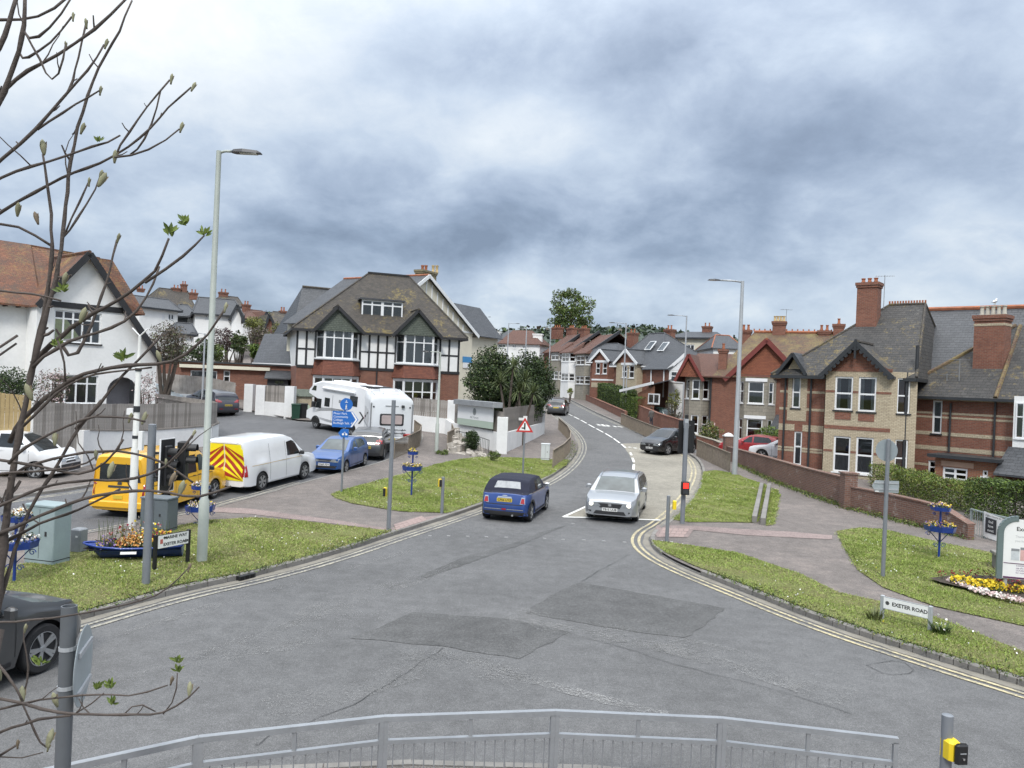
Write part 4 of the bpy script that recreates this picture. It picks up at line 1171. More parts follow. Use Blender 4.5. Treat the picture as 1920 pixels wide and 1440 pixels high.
def brick_wing():
	h = Hs('brick_wing', 'two-storey red brick wing with lichened slate roof and broad chimney at the right edge', 'house',1684,41.2,1930,36.4,760, base=.2)
	L, B, e = h.L, h.B, h.e
	W = h.w + 4; D = 7
	ze = L(1800,745)[1]
	ws = [B((1700,749,1716,808)), B((1748,751,1766,813)), B((1684,848,1693,880)), B((1740,863,1755,889))]
	box_walls(h, 'wall', M_BRICK,0, W,0, D,-.5, ze + .05, ws)
	for i, w in enumerate(ws): window(e, Matrix(),*w, transom=.5, bar=.08, curtain=('all',1) if i == 1 else None, sillmat=M_DARK)
	for py, t in ((776,.09),(784,.09),(815,.19),(843,.22),(876,.12),(750,.10)):
		z = L(1790, py)[1]
		xs = [0] + [v for w in ws if w[2] < z < w[3] for v in (w[0], w[1])] + [W]
		for a, b in zip(xs[::2], xs[1::2]):
			if b - a > .05: strips(h, 'cream_band', M_BUFF,[(a, b, z - t / 2, z + t / 2,0)])
	yr = 3.5; zr = L(1925,610, yr)[1]; xr = L(1905,610, yr)[0]
	mb = MB()
	slab(mb,[(-.3,-.35, ze),(W,-.35, ze),(W, yr, zr),(xr, yr, zr)]); slab(mb,[(W, D + .3, ze),(-.3, D + .3, ze),(xr, yr, zr),(W, yr, zr)]); slab(mb,[(-.3, D + .3, ze),(-.3,-.35, ze),(xr, yr, zr)])
	r = mb.build('roof', M_SLATE_L, e)
	mb = MB(); mb.tube([(-.3,-.35, ze + .03),(xr, yr, zr + .03)],.1,6); mb.tube([(L(1872,742)[0],-.35, ze + .05),(xr + .2, yr, zr)],.1,6); mb.build('hip_tiles', M_MIXT, r)
	mb = MB(); beam(mb,(-.3,-.42, ze - .08),(W,-.42, ze - .08),.12,.13); mb.build('gutter', M_DARK, r)
	cy = 1.6; cx, cz0 = L(1858,690, cy); cz1 = L(1861,592, cy)[1]
	w = L(1892,640, cy)[0] - L(1831,640, cy)[0]
	c = chimney(h, cx, cy, cz0 - 1.0, cz1, w - .1,.9, M_BRICK,5, plain('grey_pot',(.42,.40,.34),.8, var=.2), poth=.5, band=M_BUFF)
	gull((cx + .05, cy, cz1 + .5), h)
	k = (zr - ze) / (yr + .35)
	for i in range(46):
		u = random.random(); x = cx + .4 + (xr - cx) * u * .9 + random.uniform(-.35,.35); y = cy - 1.3 + 1.7 * u + random.uniform(-.55,.3)
	z4 = L(1800,884)[1]
	x0, x1, z0, z1 = B((1752,862,1868,930),-1.6)
	ww = B((1767,877,1814,900),-1.6); ww2 = B((1842,882,1852,893),-1.6)
	mb = MB(); mb.M = T(0,-1.6,0); wall(mb, x0, x1,-.5, z1,[ww, ww2],.1); mb.M = T(x0,0,0) @ RZ(R(-90)); wall(mb,0,1.6,-.5, z1); mb.M = T(x1,-1.6,0) @ RZ(R(90)); wall(mb,0,1.6,-.5, z1); mb.M = Matrix(); mb.build('lean_to_wall', M_BRICK2, e)
	window(e, T(0,-1.6,0),*ww, cols=2, transom=.5, bar=.09, curtain=('left',.5)); window(e, T(0,-1.6,0),*ww2, bar=.06)
	mb = MB(); mb.box(x0 - .25, x1 + .2,-1.95,.0, z1, z1 + .16); mb.build('lean_to_roof', M_DARK, e)
	x0, x1, z0, z1 = B((1765,866,1826,876),-1.6); strips(h, 'rendered_lintel', plain('pink_render',(.45,.30,.22),.9),[(x0, x1, z0, z1,-1.6)])
	for px, a, b in ((1868,748,880),(1784,756,848),(1702,850,880)):
		x, z1 = L(px, a); z0 = L(px, b)[1]; mb = MB(); mb.tube([(x,-.08, z0),(x,-.08, z1)],.05,8); mb.build('downpipe', M_DARK, e)
	for px, py, hh in ((1797,742,2.1),(1774,744,1.4)):
		x, z = L(px, py,.5); aerial(h, x,.5, z - .2, hh, random.uniform(-.5,1.5))
	x0, x1, z0, z1 = B((1900,755,1935,822),-.5); mb = MB(); mb.box(x0, x1 + 3,-.5,-.05, z0 - 1.2, z1 + .3); mb.build('render_bay', M_WHITE, e); window(e, T(0,-.5,0), x0 + .1, x1, z0, z1,2,.4, y=-.04)
	x0, z0 = L(1875,850,-1.5); mb = MB(); slab(mb,[(x0,-2.2, z0 - .9),(x0 + 4,-2.2, z0 - .9),(x0 + 4,-.5, z0 + .3),(x0,-.5, z0 + .3)]); mb.build('porch_roof', M_SLATE, e)
	x, z = L(1829,632,5);
def gull(p, h):
	p = h.e.matrix_basis @ Vector(p) if False else Vector((h.a.x, h.a.y, h.z0)) + Vector((h.t.x, h.t.y,0)) * p[0] + Vector((h.n.x, h.n.y,0)) * p[1] + Vector((0,0, p[2]))
	o = thing('gull', 'white gull standing on the chimney pots at the right', 'bird', p,.6)
	mb = MB()
	mb.tube([(-.24,0,.16),(-.12,0,.19),(0,0,.22),(.10,0,.25),(.15,0,.31),(.17,0,.37),(.21,0,.37)],[.01,.05,.085,.075,.045,.045,.02],8)
	mb.build('body', plain('gull_white',(.8,.8,.8),.8, var=.05), o, smooth=True)
	for s in (-1,1):
		mb = MB(); mb.tube([(-.3,.03 * s,.16),(-.15,.075 * s,.2),(.05,.08 * s,.24)],[.01,.035,.03],6); mb.build('wing', plain('gull_grey',(.35,.37,.40),.8, var=.05), o, smooth=True)
		mb = MB(); mb.tube([(.0,.03 * s,.17),(.01,.03 * s,0)],.008,5); mb.build('leg', M_POTY, o)
	mb = MB(); mb.tube([(.2,0,.37),(.27,0,.355)],[.015,.004],6); mb.build('beak', M_POTY, o)
brick_wing()
# ------------------------------------------------------------------ red-gabled pair
def red_gable_house():
	h = Hs('red_gabled_house', 'red brick house with orange tile-hung gable and red bargeboards behind the lamp post', 'house',1334,59,1470,57,740, base=.9)
	L, B, e = h.L, h.B, h.e
	W = h.w + 1; D = 9
	ze = L(1400,706)[1]
	box_walls(h, 'wall', M_BRICK,0, W,0, D,-.5, ze)
	ap = L(1438,636,-.2); gl = L(1365,706,-.2); gr_ = L(1480,706,-.2)
	gr_ = (2 * ap[0] - gl[0], gl[1])
	mb = MB(); mb.poly([(gl[0],-.08, ze),(gr_[0],-.08, ze),(ap[0],-.08, ap[1] - .2)]); mb.build('tile_hung_gable', M_OTILE, e)
	gable_roof(h, 'gable_roof', M_RBROWN, gl[0], gr_[0],-.1,6, ze, ap[1], xm=ap[0], ov=.25, verge=.25, barge=M_REDW, bw=.34, ridge=M_TERRA)
	mb = MB(); mb.box(gl[0], gr_[0],-.25,0, ze - .12, ze + .1); mb.build('red_beam', M_REDW, e)
	bx = (L(1383,740)[0], L(1455,740)[0])
	t0, t1 = L(1420,757,-.7)[1], L(1420,716,-.7)[1]; g0, g1 = L(1420,826,-.7)[1], L(1420,786,-.7)[1]
	bay(h, bx[0], bx[1],.7,.6,-.4, ze - .1, M_STONE,[(t0, t1,1,.45,('all',1)),(g0, g1,1,.45, None)], wk=dict(bar=.08, gap=.22, sillmat=M_UPVC))
	for z in (t1 + .12, g1 + .12):
		mb = MB(); mb.box(bx[0] + .6, bx[1] - .6,-.76,-.6, z - .1, z + .14); mb.build('lintel', M_UPVC, e)
	x0, z0 = L(1440,797,-.8); mb = MB(); slab(mb,[(x0,-1.6, z0 - .5),(x0 + 2.6,-1.6, z0 - .5),(x0 + 2.6,0, z0 + .8),(x0 + .5,0, z0 + .8)]); mb.build('porch_roof', M_SLATE, e)
	yr = 5.5; za = L(1480,624, yr)[1]; xa = L(1414,621, yr)[0]
	mb = MB(); x9 = L(1345,707,0)[0]
	slab(mb,[(x9 - .3,-.3, ze),(W + 14,-.3, ze),(W + 14, yr, za),(xa, yr, za)]); slab(mb,[(W + 14,11, ze),(x9 - .3,11, ze),(xa, yr, za),(W + 14, yr, za)]); slab(mb,[(x9 - .3,11, ze),(x9 - .3,-.3, ze),(xa, yr, za)])
	mb.build('main_roof', M_MIXT, e)
	mb = MB(); mb.tube([(xa, yr, za + .05),(W + 14, yr, za + .05)],.12,6)
	for i in range(40):
		x = xa + i * .42; mb.box(x - .05, x + .05, yr - .03, yr + .03, za + .1, za + .3)
	mb.build('ridge_crest', M_TERRA, e)['kind'] = 'stuff'
	for px, p0, p1, w, n, pm in ((1460,640,603,1.0,4, M_POTY),(1398,640,619,.8,2, M_TERRA),(1355,692,655,.6,1, M_TERRA),(1545,635,620,.9,2, M_TERRA),(1572,630,608,.8,1, M_TERRA)):
		y = yr if px != 1355 else .8
		x, z0 = L(px, p0, y); z1 = L(px, p1, y)[1]; chimney(h, x, y, z0 - .8, z1, w,.7, M_BRICK, n, pm, poth=.45)
	x, z = L(1474,605, yr); aerial(h, x, yr, z - .5,1.6,.4)
	mb = MB(); x = L(1332,760)[0]; mb.tube([(x,-.1,-.3),(x,-.1, ze)],.06,6); mb.build('downpipe', M_DARK, e)
	h2 = Hs('small_gabled_house', 'red brick house with small side gable and pale stone bay, left of the orange gable', 'house',1283,60.5,1334,59.6,740, base=1.0)
	L, B, e = h2.L, h2.B, h2.e
	ze = L(1310,705)[1]
	box_walls(h2, 'wall', M_BRICK,0, h2.w,0,8,-.5, ze)
	t0, t1 = L(1305,748,-.5)[1], L(1305,712,-.5)[1]; g0, g1 = L(1305,812,-.5)[1], L(1305,778,-.5)[1]
	bay(h2,.05, h2.w - .05,.8,.55,-.4, ze - .1, M_STONE,[(t0, t1,1,.5, None),(g0, g1,1,.5, None)], wk=dict(bar=.08, gap=.16, sillmat=M_UPVC, split=1))
	zt_ = L(1305,662,2.5)[1]; mb = MB()
	x0 = -.3; x1 = h2.w + 1.5
	slab(mb,[(x0 - .1,-1.0, ze),(x1,-1.0, ze),(x1,3, zt_),(x0 + .6,3, zt_)]); slab(mb,[(x0 - .1,7, ze),(x0 - .1,-1.0, ze),(x0 + .6,3, zt_)]); slab(mb,[(x1,7, ze),(x0 - .1,7, ze),(x0 + .6,3, zt_),(x1,3, zt_)]); mb.build('roof', M_RRED, e)
	ap = L(1296,664,-.4)
	mb = MB(); mb.poly([(-.35,-1.1, ze - .1),(1.5,-1.1, ze - .1),(ap[0],-1.1, ap[1] - .3)]); mb.build('gable', M_OTILE, e)
	gable_roof(h2, 'gable_roof', M_RRED,-.3,1.5,-1.1,3, ze, ap[1], xm=ap[0], ov=.2, verge=.2, barge=M_REDW, bw=.22)
red_gable_house()
# ------------------------------------------------------------------ houses further up the road
def gabled_villa(name, label, pxA, YA, pxB, YB, base, eave_py, apex, feet, wins, wmat, roof, ridge, zoff=0, bandmat=None, barge=M_UPVC, low=None, depth=9):
	h = Hs(name, label, 'house', pxA, YA, pxB, YB,720, base=base)
	L, B, e = h.L, h.B, h.e
	ze = L((pxA + pxB) / 2, eave_py)[1]; W = h.w
	box_walls(h, 'wall', wmat,0, W,0, depth,-.6, ze)
	yr = depth / 2; r0 = L(*ridge[0], yr); r1 = L(*ridge[1], yr)
	hip_roof(h, 'roof', roof,0, W,0, depth, ze,(r0[1] + r1[1]) / 2, r0[0], r1[0], yr,.4, ridge=roof, fascia=M_UPVC)
	y0 = -.9
	ap = L(*apex, y0); fl = L(*feet[0], y0); fr = L(*feet[1], y0); zb = (fl[1] + fr[1]) / 2
	mb = MB(); mb.poly([(fl[0] + .2, y0 + .02, zb),(fr[0] - .2, y0 + .02, zb),(ap[0], y0 + .02, ap[1] - .15)]); mb.build('gable', M_BRICK, e)
	gable_roof(h, 'gable_roof', roof, fl[0] + .2, fr[0] - .2, y0, yr, zb + .1, ap[1], xm=ap[0], ov=.2, verge=.25, barge=barge, bw=.3, ridge=roof)
	ws = [B(w, y0) for w in wins]
	mb = MB(); mb.M = T(0, y0,0); bx0, bx1 = fl[0] + .3, fr[0] - .3
	wall(mb, bx0, bx1,-.6, zb + .02, ws,.1); mb.M = T(bx0,0,0) @ RZ(R(-90)); wall(mb,0,-y0,-.6, zb); mb.M = T(bx1, y0,0) @ RZ(R(90)); wall(mb,0,-y0,-.6, zb); mb.M = Matrix()
	mb.build('bay', bandmat or wmat, e)
	for w in ws: window(e, T(0, y0,0),*w, transom=.5, bar=.1, curtain=('sides',.25))
	x0, x1 = min(w[0] for w in ws) - .15, max(w[1] for w in ws) + .15
	zt_ = max(w[3] for w in ws); mb = MB(); mb.box(x0, x1, y0 - .04, y0 + .05, zt_ + .02, zt_ + .3); mb.build('lintel', M_UPVC, e)
	if low:
		for a, b in low: z = L(pxA + 20, a, y0)[1]; mb = MB(); mb.box(bx0 - .02, bx1 + .02, y0 - .03,0, z - b, z + b); mb.build('band', M_BUFF if b > .2 else M_UPVC, e)
	return h
v1 = gabled_villa('bay_villa', 'brick villa with white-edged gable, cream bay and two rooflights in its slate roof',1150,91,1242,84,2.0,682,(1176,655),((1153,681),(1198,681)),[(1166,685,1175,708),(1179,685,1189,709)], M_BRICK, M_SLATE,((1219,624),(1246,626)), bandmat=M_BUFF, low=((727,.5),(741,.12)))
for px, py in ((1222,649),(1246,651)):
	a = v1.L(px, py,2.2); mb = MB(); mb.M = T(a[0],2.05, a[1]) @ Matrix.Rotation(R(48),4, 'X'); mb.box(-.5,.5,-.7,.7,.02,.12); w = mb.build('rooflight', M_UPVC, v1.e); mb.v = []; mb.f = []; mb.m = []; mb.box(-.42,.42,-.62,.62,.12,.135); mb.build('pane', M_GLASS, w)
chimney(v1, v1.L(1255,640,6)[0],6, v1.L(1250,650,6)[1], v1.L(1250,618,6)[1],1.1,.8, M_BRICK,2, M_TERRA)
v2 = gabled_villa('bay_villa', 'brick villa with narrow white gable and grey slate roof, beside the brown-roofed terrace',1106,98,1152,94.5,2.6,676,(1127.5,655),((1108,676),(1145,676)),[(1117,680,1125,701),(1129.5,680,1138,701)], M_BRICK, M_SLATE,((1120,649),(1160,640)), low=((722,.3),(712,.1)))
chimney(v2, v2.L(1186,640,6)[0],6, v2.L(1186,655,6)[1], v2.L(1186,624,6)[1],1.3,.8, M_BRICK,2, M_TERRA)
def terrace():
	units = [(1018,117,1046,113, M_STONE,(1033,658,1048,675)),(1046,113,1072,108, M_WHITE,(1053,662,1067,678)),(1072,108,1108,102, M_STONE,(1080,667,1096,684))]
	labs = ['brown-roofed terrace house with pale bay, farthest up the road', 'brown-roofed terrace house with white-painted bay', 'brown-roofed terrace house with stone bay beside the slate villa']
	for k,(a, ya, b, yb, m, w) in enumerate(units):
		h = Hs('terrace_house', labs[k], 'house', a, ya, b, yb,700, base=3.0 + (2 - k) * .15, group='terrace houses up the road')
		L, B, e = h.L, h.B, h.e
		ze = L((a + b) / 2,660 + k * 1.5)[1]
		box_walls(h, 'wall', M_BRICK,0, h.w,0,8,-.6, ze)
		yr = 4; zr = L((a + b) / 2,631 + k * 0.8, yr)[1]
		mb = MB(); slab(mb,[(0,-.3, ze - .1),(h.w,-.3, ze - .1),(h.w, yr, zr),(0, yr, zr)]); slab(mb,[(h.w,8.3, ze - .1),(0,8.3, ze - .1),(0, yr, zr),(h.w, yr, zr)]); mb.build('roof', M_RRED, e)
		mb = MB(); beam(mb,(h.w - .05,-.35, ze + .1),(h.w - .05, yr, zr + .2),.3,.35); mb.build('party_wall', M_DARK, e)
		t = B(w,-.8); gw = (w[0], w[1] + 38, w[2], w[3] + 36)
		g = B(gw,-.8)
		x0, x1 = t[0] - .6, t[1] + .6
		bay(h, x0, x1,.8,.6,-.5, ze - .05, m,[(t[2], t[3],2,.5, None),(max(.6, g[2]), g[3],2,.5, None)], wk=dict(bar=.1, gap=.08))
		ap = ((x0 + x1) / 2, ze + 1.6)
		mb = MB(); slab(mb,[(x0 - .1,-1, ze - .05),(x1 + .1,-1, ze - .05),(x1 - .4,1.5, ze + 1.5),(x0 + .4,1.5, ze + 1.5)]); slab(mb,[(x0 - .1,.5, ze),(x0 - .1,-1, ze - .05),(x0 + .4,1.5, ze + 1.5)]); slab(mb,[(x1 + .1,-1, ze - .05),(x1 + .1,.5, ze),(x1 - .4,1.5, ze + 1.5)]); mb.build('bay_roof', M_RRED, e)
		for px in ((1045,),(1072,),(1095,))[k]: chimney(h, L(px,620, yr)[0], yr, zr - .5, L(px,614 + k, yr)[1],2.2,.9, M_BRICK,3, M_TERRA, poth=.4)
terrace()
def small_wing():
	h = Hs('brick_cottage', 'brick house with white gable end and lean-to, left of the red-gabled pair', 'house',1210,78,1253,74,720, base=1.7)
	L, B, e = h.L, h.B, h.e
	ze = L(1230,692)[1]; W = h.w
	box_walls(h, 'wall', M_BRICK,0, W,0,4,-.6, ze)
	M = T(W,0,0) @ RZ(R(30));
	ap = L(1281,664,1);
	x1 = L(1284,700,1)[0]
	mb = MB(); slab(mb,[(-.4,-.3, ze),(W + .3,-.3, ze),(x1 + .3,1.5, ap[1]),(.6,1.5, ap[1])]); slab(mb,[(x1 + .6,3.5, ze),(0,3.5, ze),(.6,1.5, ap[1]),(x1 + .3,1.5, ap[1])]); mb.build('roof', M_SLATE, e)
	g = L(1252,693,-.1)
	mb = MB(); mb.poly([(W + .1,-.05, ze - .1),(x1 + .4,.9, ze - .1),(x1 + .2,.9, ap[1] - .1)]); mb.build('white_gable', M_UPVC, e)
	mb = MB(); mb.poly([(W + .1,-.02,-.6),(x1 + .4,.93,-.6),(x1 + .4,.93, ze - .1),(W + .1,-.02, ze - .1)]); mb.build('end_wall', M_WHITE, e)
	ang = math.atan2(.95, x1 + .3 - W); Mw = T(W + .1,-.02,0) @ RZ(ang); ln = math.hypot(.95, x1 + .3 - W)
	z0, z1 = L(1265,716)[1], L(1265,696)[1]
	window(e, Mw,.2, ln - .3, z0, z1,2,.45, y=-.05, bar=.09)
	mb = MB(); beam(mb,(W + .1,-.15, ze - .05),(x1 + .3,.75, ap[1] - .05),.06,.3); mb.build('bargeboard', M_UPVC, e)
	for px in (1223,1247):
		a = L(px,692); b = L(px,745); mb = MB(); mb.tube([(a[0],-.1, b[1]),(a[0],-.1, a[1])],.07,6); mb.build('downpipe', M_UPVC, e)
	a = L(1183,731,-2); b = L(1247,716,-2); c_ = L(1247,750,-2)
	mb = MB(); slab(mb,[(a[0],-3.2, a[1] - .2),(b[0],-3.2, b[1] - .2),(b[0],0, b[1] + .6),(a[0],0, a[1] + .6)]); mb.build('lean_to_roof', M_SLATE, e)
	mb = MB(); beam(mb,(a[0],-3.25, a[1] - .15),(b[0],-3.25, b[1] - .15),.1,.25); mb.build('lean_to_edge', M_UPVC, e)
	x0 = L(1213,740,-2)[0]; w = B((1216,738,1237,757),-3)
	mb = MB(); mb.poly([(x0,-3,-.8),(b[0] - .1,-3,-.8),(b[0] - .1,-3, b[1] - .4),(x0,-3, L(1213,726,-2)[1] - .6)]); mb.build('lean_to_wall', M_BRICK2, e)
	window(e, T(0,-3,0),*w, cols=2, y=-.06, bar=.1)
	h = Hs('cream_house', 'cream rendered house with two small windows and slate roof on the skyline', 'house',1256,104,1343,101,650, base=3)
	L, B, e = h.L, h.B, h.e
	ze = L(1300,632)[1]; ws = [B((1287,646,1302,660)), B((1318,647,1325,660))]
	box_walls(h, 'wall', M_CREAM,0, h.w,0,8,-.5, ze, ws)
	window(e, Matrix(),*ws[0], cols=2, bar=.1, curtain=('left',.4)); window(e, Matrix(),*ws[1], transom=.5, bar=.1)
	hip_roof(h, 'roof', M_SLATE,0, h.w,0,8, ze, L(1300,622,4)[1],1, h.w - 1, None,.4, fascia=M_DARK)
	chimney(h, L(1326,620,4)[0],4, ze, L(1326,612,4)[1],1.2,.9, M_BRICK,2, M_TERRA)
	h = Hs('slate_house', 'plain slate-roofed house just left of the tall lamp, behind the brown side roof', 'house',1338,92,1392,92,650, base=3)
	L, e = h.L, h.e; ze = L(1360,652)[1]
	box_walls(h, 'wall', M_WHITE,0, h.w,0,8,-.5, ze); hip_roof(h, 'roof', M_SLATE,0, h.w,0,8, ze, L(1360,629,4)[1],1.2, h.w - .5, None,.3, ridge=M_TERRA)
	h = Hs('white_semi', 'white semi-detached pair with grey and brown hipped roof above the dark shrubs', 'house',918,118,1012,116,650, base=4.2)
	L, B, e = h.L, h.B, h.e; ze = L(960,643)[1]
	ws = [B((923,645,930,652)), B((934,645,948,652)), B((961,646,968,653)), B((980,647,986,654))]
	box_walls(h, 'wall', M_WHITE,0, h.w,0,8,-.5, ze, ws)
	for w in ws: window(e, Matrix(),*w, cols=2, bar=.12)
	xr0, zr = L(962,619,4); xm = xr0; xr1 = L(998,620,4)[0]
	mb = MB(); slab(mb,[(-.4,-.4, ze - .1),(xm - 1.2,-.4, ze - .1),(xm,4, zr),(xr0 - .6,4, zr)]); slab(mb,[(-.4,8, ze),(-.4,-.4, ze - .1),(xr0 - .6,4, zr)]); slab(mb,[(xm,8, ze),(-.4,8, ze),(xr0 - .6,4, zr),(xm,4, zr)]); mb.build('grey_roof', M_SLATE, e)
	mb = MB(); slab(mb,[(xm - 1.2,-.4, ze - .1),(h.w + .4,-.4, ze - .1),(xr1,4, zr),(xm,4, zr)]); slab(mb,[(h.w + .4,-.4, ze - .1),(h.w + .4,8, ze),(xr1,4, zr)]); slab(mb,[(h.w + .4,8, ze),(xm,8, ze),(xm,4, zr),(xr1,4, zr)]); mb.build('brown_roof', M_RRED, e)
	for px, a, b in ((930,636,622),(1008,645,626)): chimney(h, L(px, a,2)[0],2, L(px, a,2)[1] - 1, L(px, b,2)[1],1.4,.8, M_WHITE,0)
small_wing()
# ------------------------------------------------------------------ houses on the hillside, left
def hill_house(name, label, pxA, YA, pxB, YB, base_py, eave_py, ridge, wmat, roof, wins=(), kind='hip', chim=(), depth=8, gable=None):
	a = P((pxA + pxB) / 2, base_py,(YA + YB) / 2)
	h = Hs(name, label, 'house', pxA, YA, pxB, YB, eave_py, base=a.z, group='houses on the hillside')
	L, B, e = h.L, h.B, h.e
	ze = L((pxA + pxB) / 2, eave_py)[1]
	ws = [B(w) for w in wins]
	mb_ = box_walls(h, 'wall', wmat,0, h.w,0, depth,-4, ze, ws)
	for w in ws: window(e, Matrix(),*w, cols=2, bar=.12, sill=False)
	zr = L((pxA + pxB) / 2, ridge[2], depth / 2)[1]
	r0, r1 = L(ridge[0], ridge[2], depth / 2)[0], L(ridge[1], ridge[2], depth / 2)[0]
	hip_roof(h, 'roof', roof,0, h.w,0, depth, ze, zr, r0, r1, None,.35, ridge=roof, fascia=M_DARK)
	for px, py, w in chim:
		x, z = L(px, py, depth / 2); chimney(h, x, depth / 2, zr - 1, z, w,.8, M_BRICK,2, M_TERRA, poth=.5)
	if gable:
		ap, f0, f1 = gable; y0 = -.6
		a_, l_, r_ = L(*ap, y0), L(*f0, y0), L(*f1, y0); zb = (l_[1] + r_[1]) / 2
		mb = MB(); mb.poly([(l_[0] + .15, y0,-4),(r_[0] - .15, y0,-4),(r_[0] - .15, y0, zb),(a_[0], y0, a_[1] - .1),(l_[0] + .15, y0, zb)]); mb.M = T(r_[0] - .15, y0,0) @ RZ(R(90)); wall(mb,0,2,-4, zb); mb.M = T(l_[0] + .15, y0 + 2,0) @ RZ(R(-90)); wall(mb,0,2,-4, zb); mb.M = Matrix(); mb.build('gable', wmat, e)
		gable_roof(h, 'gable_roof', roof, l_[0] + .1, r_[0] - .1, y0, depth / 2, zb, a_[1], xm=a_[0], ov=.25, verge=.25, barge=M_DARK, bw=.3)
	return h
hill_house('hillside_house', 'white hillside house with grey slate hip just right of the orange roof',262,82,334,86,606,577,(250,316,560), M_WHITE, M_SLATE,[(304,588,309,600),(315,588,327,600)])
hill_house('hillside_house', 'white hillside house with dark dormer and white gable, left of the tall lamp post',366,86,452,88,615,588,(372,440,560), M_WHITE, M_SLATE,[(385,590,393,600)], gable=((445,571),(432,592),(455,592)), chim=())
hill_house('hillside_house', 'small slate-roofed hillside house with grey side wall and white window',334,92,368,93,606,592,(336,352,572), M_DARK, M_SLATE,[(352,591,361,607)])
hill_house('hillside_house', 'brown-roofed house with tall chimney on the hillside skyline',292,118,362,122,590,574,(298,352,543), M_BRICK, M_RBROWN, chim=((345,533,.8),(330,540,1.2),(264,541,.9)))
hill_house('hillside_house', 'dark-roofed house with red chimney at the top of the hillside',408,112,452,114,600,572,(415,446,556), M_WHITE, M_RBROWN, chim=((419,548,1.2),(363,549,1.0)))
hill_house('hillside_house', 'low house with reddish tile roof below the skyline, right on the hillside',456,105,504,108,612,598,(466,492,582), M_WHITE, M_RRED, chim=((462,571,.9),), gable=((498,584),(490,600),(506,600)))
hill_house('hillside_house', 'brown-roofed house with small white gable beside the timbered house',505,96,560,98,625,606,(512,556,586), M_BRICK, M_RBROWN, gable=((504,589),(498,602),(512,602)), chim=((530,583,.7),))
hill_house('hillside_cottage', 'white single-storey cottage with slate roof among the hillside shrubs',326,76,363,77,650,624,(330,360,606), M_WHITE, M_SLATE,[(327,632,331,644)], depth=5)
# ------------------------------------------------------------------ vehicles
def opaque_glass(name, c=(.018,.022,.024)):
	if name in MATS: return MATS[name]
	t = NT(name); b = t.b
	n = t.noise(1.6, t.coord(),2)
	t.col(t.ramp(n,[(.35, clampc(c,.7)),(.65, clampc(c,1.4))]))
	b.inputs['Roughness'].default_value = .04; b.inputs['Specular IOR Level'].default_value = .75
	return t.m
M_CGLASS = opaque_glass('car_glass')
M_CGLASS2 = opaque_glass('car_glass_pale',(.065,.08,.08))
M_TYRE = plain('tyre_rubber',(.018,.018,.019),.85, var=.3, vs=6)
M_RIM = plain('alloy_rim',(.42,.43,.44),.35,.7, var=.1)
M_RIMD = plain('alloy_rim_dark',(.04,.04,.042),.4,.5, var=.1)
M_UNDER = plain('underbody',(.012,.012,.012),.9, var=.1)
M_BLKP = plain('black_plastic',(.025,.025,.027),.55, var=.15, vs=4)
M_LAMP = plain('headlamp_glass',(.27,.29,.30),.08,.2, var=.25, vs=9, coat=1)
M_LAMPON = plain('headlamp_lit',(.8,.8,.75),.2, var=0, emit=((1,.95,.8),.9))
M_TAIL = plain('tail_lamp',(.32,.012,.015),.15, var=.2, vs=9, coat=1)
M_CHROME = plain('chrome_trim',(.65,.66,.67),.15,.9, var=.05)
M_PLY = plain('plate_yellow',(.62,.46,.05),.5, var=.05)
M_PLW = plain('plate_white',(.72,.72,.70),.5, var=.05)
M_INK = plain('plate_ink',(.015,.015,.015),.6, var=0)
M_SEAM = plain('panel_seam',(.012,.012,.012),.7, var=0)
def cdt_fill(poly, step):
	pts = [Vector(p) for p in poly]; b = []
	for i, p in enumerate(pts):
		q = pts[(i + 1) % len(pts)]; n = max(1, int((q - p).length / step)); b += [p + (q - p) * (k / n) for k in range(n)]
	xs = [p.x for p in b]; ys = [p.y for p in b]; g = []
	x = min(xs) + step / 2
	while x < max(xs):
		y = min(ys) + step / 2
		while y < max(ys):
			ins = False; j = len(b) - 1
			for i in range(len(b)):
				if (ys[i] > y) != (ys[j] > y) and x < (xs[j] - xs[i]) * (y - ys[i]) / (ys[j] - ys[i]) + xs[i]: ins = not ins
				j = i
			if ins and min((x - a) ** 2 + (y - c) ** 2 for a, c in zip(xs, ys)) > (step * .4) ** 2: g.append(Vector((x, y)))
			y += step
		x += step
	r = geometry.delaunay_2d_cdt(b + g,[],[list(range(len(b)))],1,1e-5)
	return r[0], r[2]
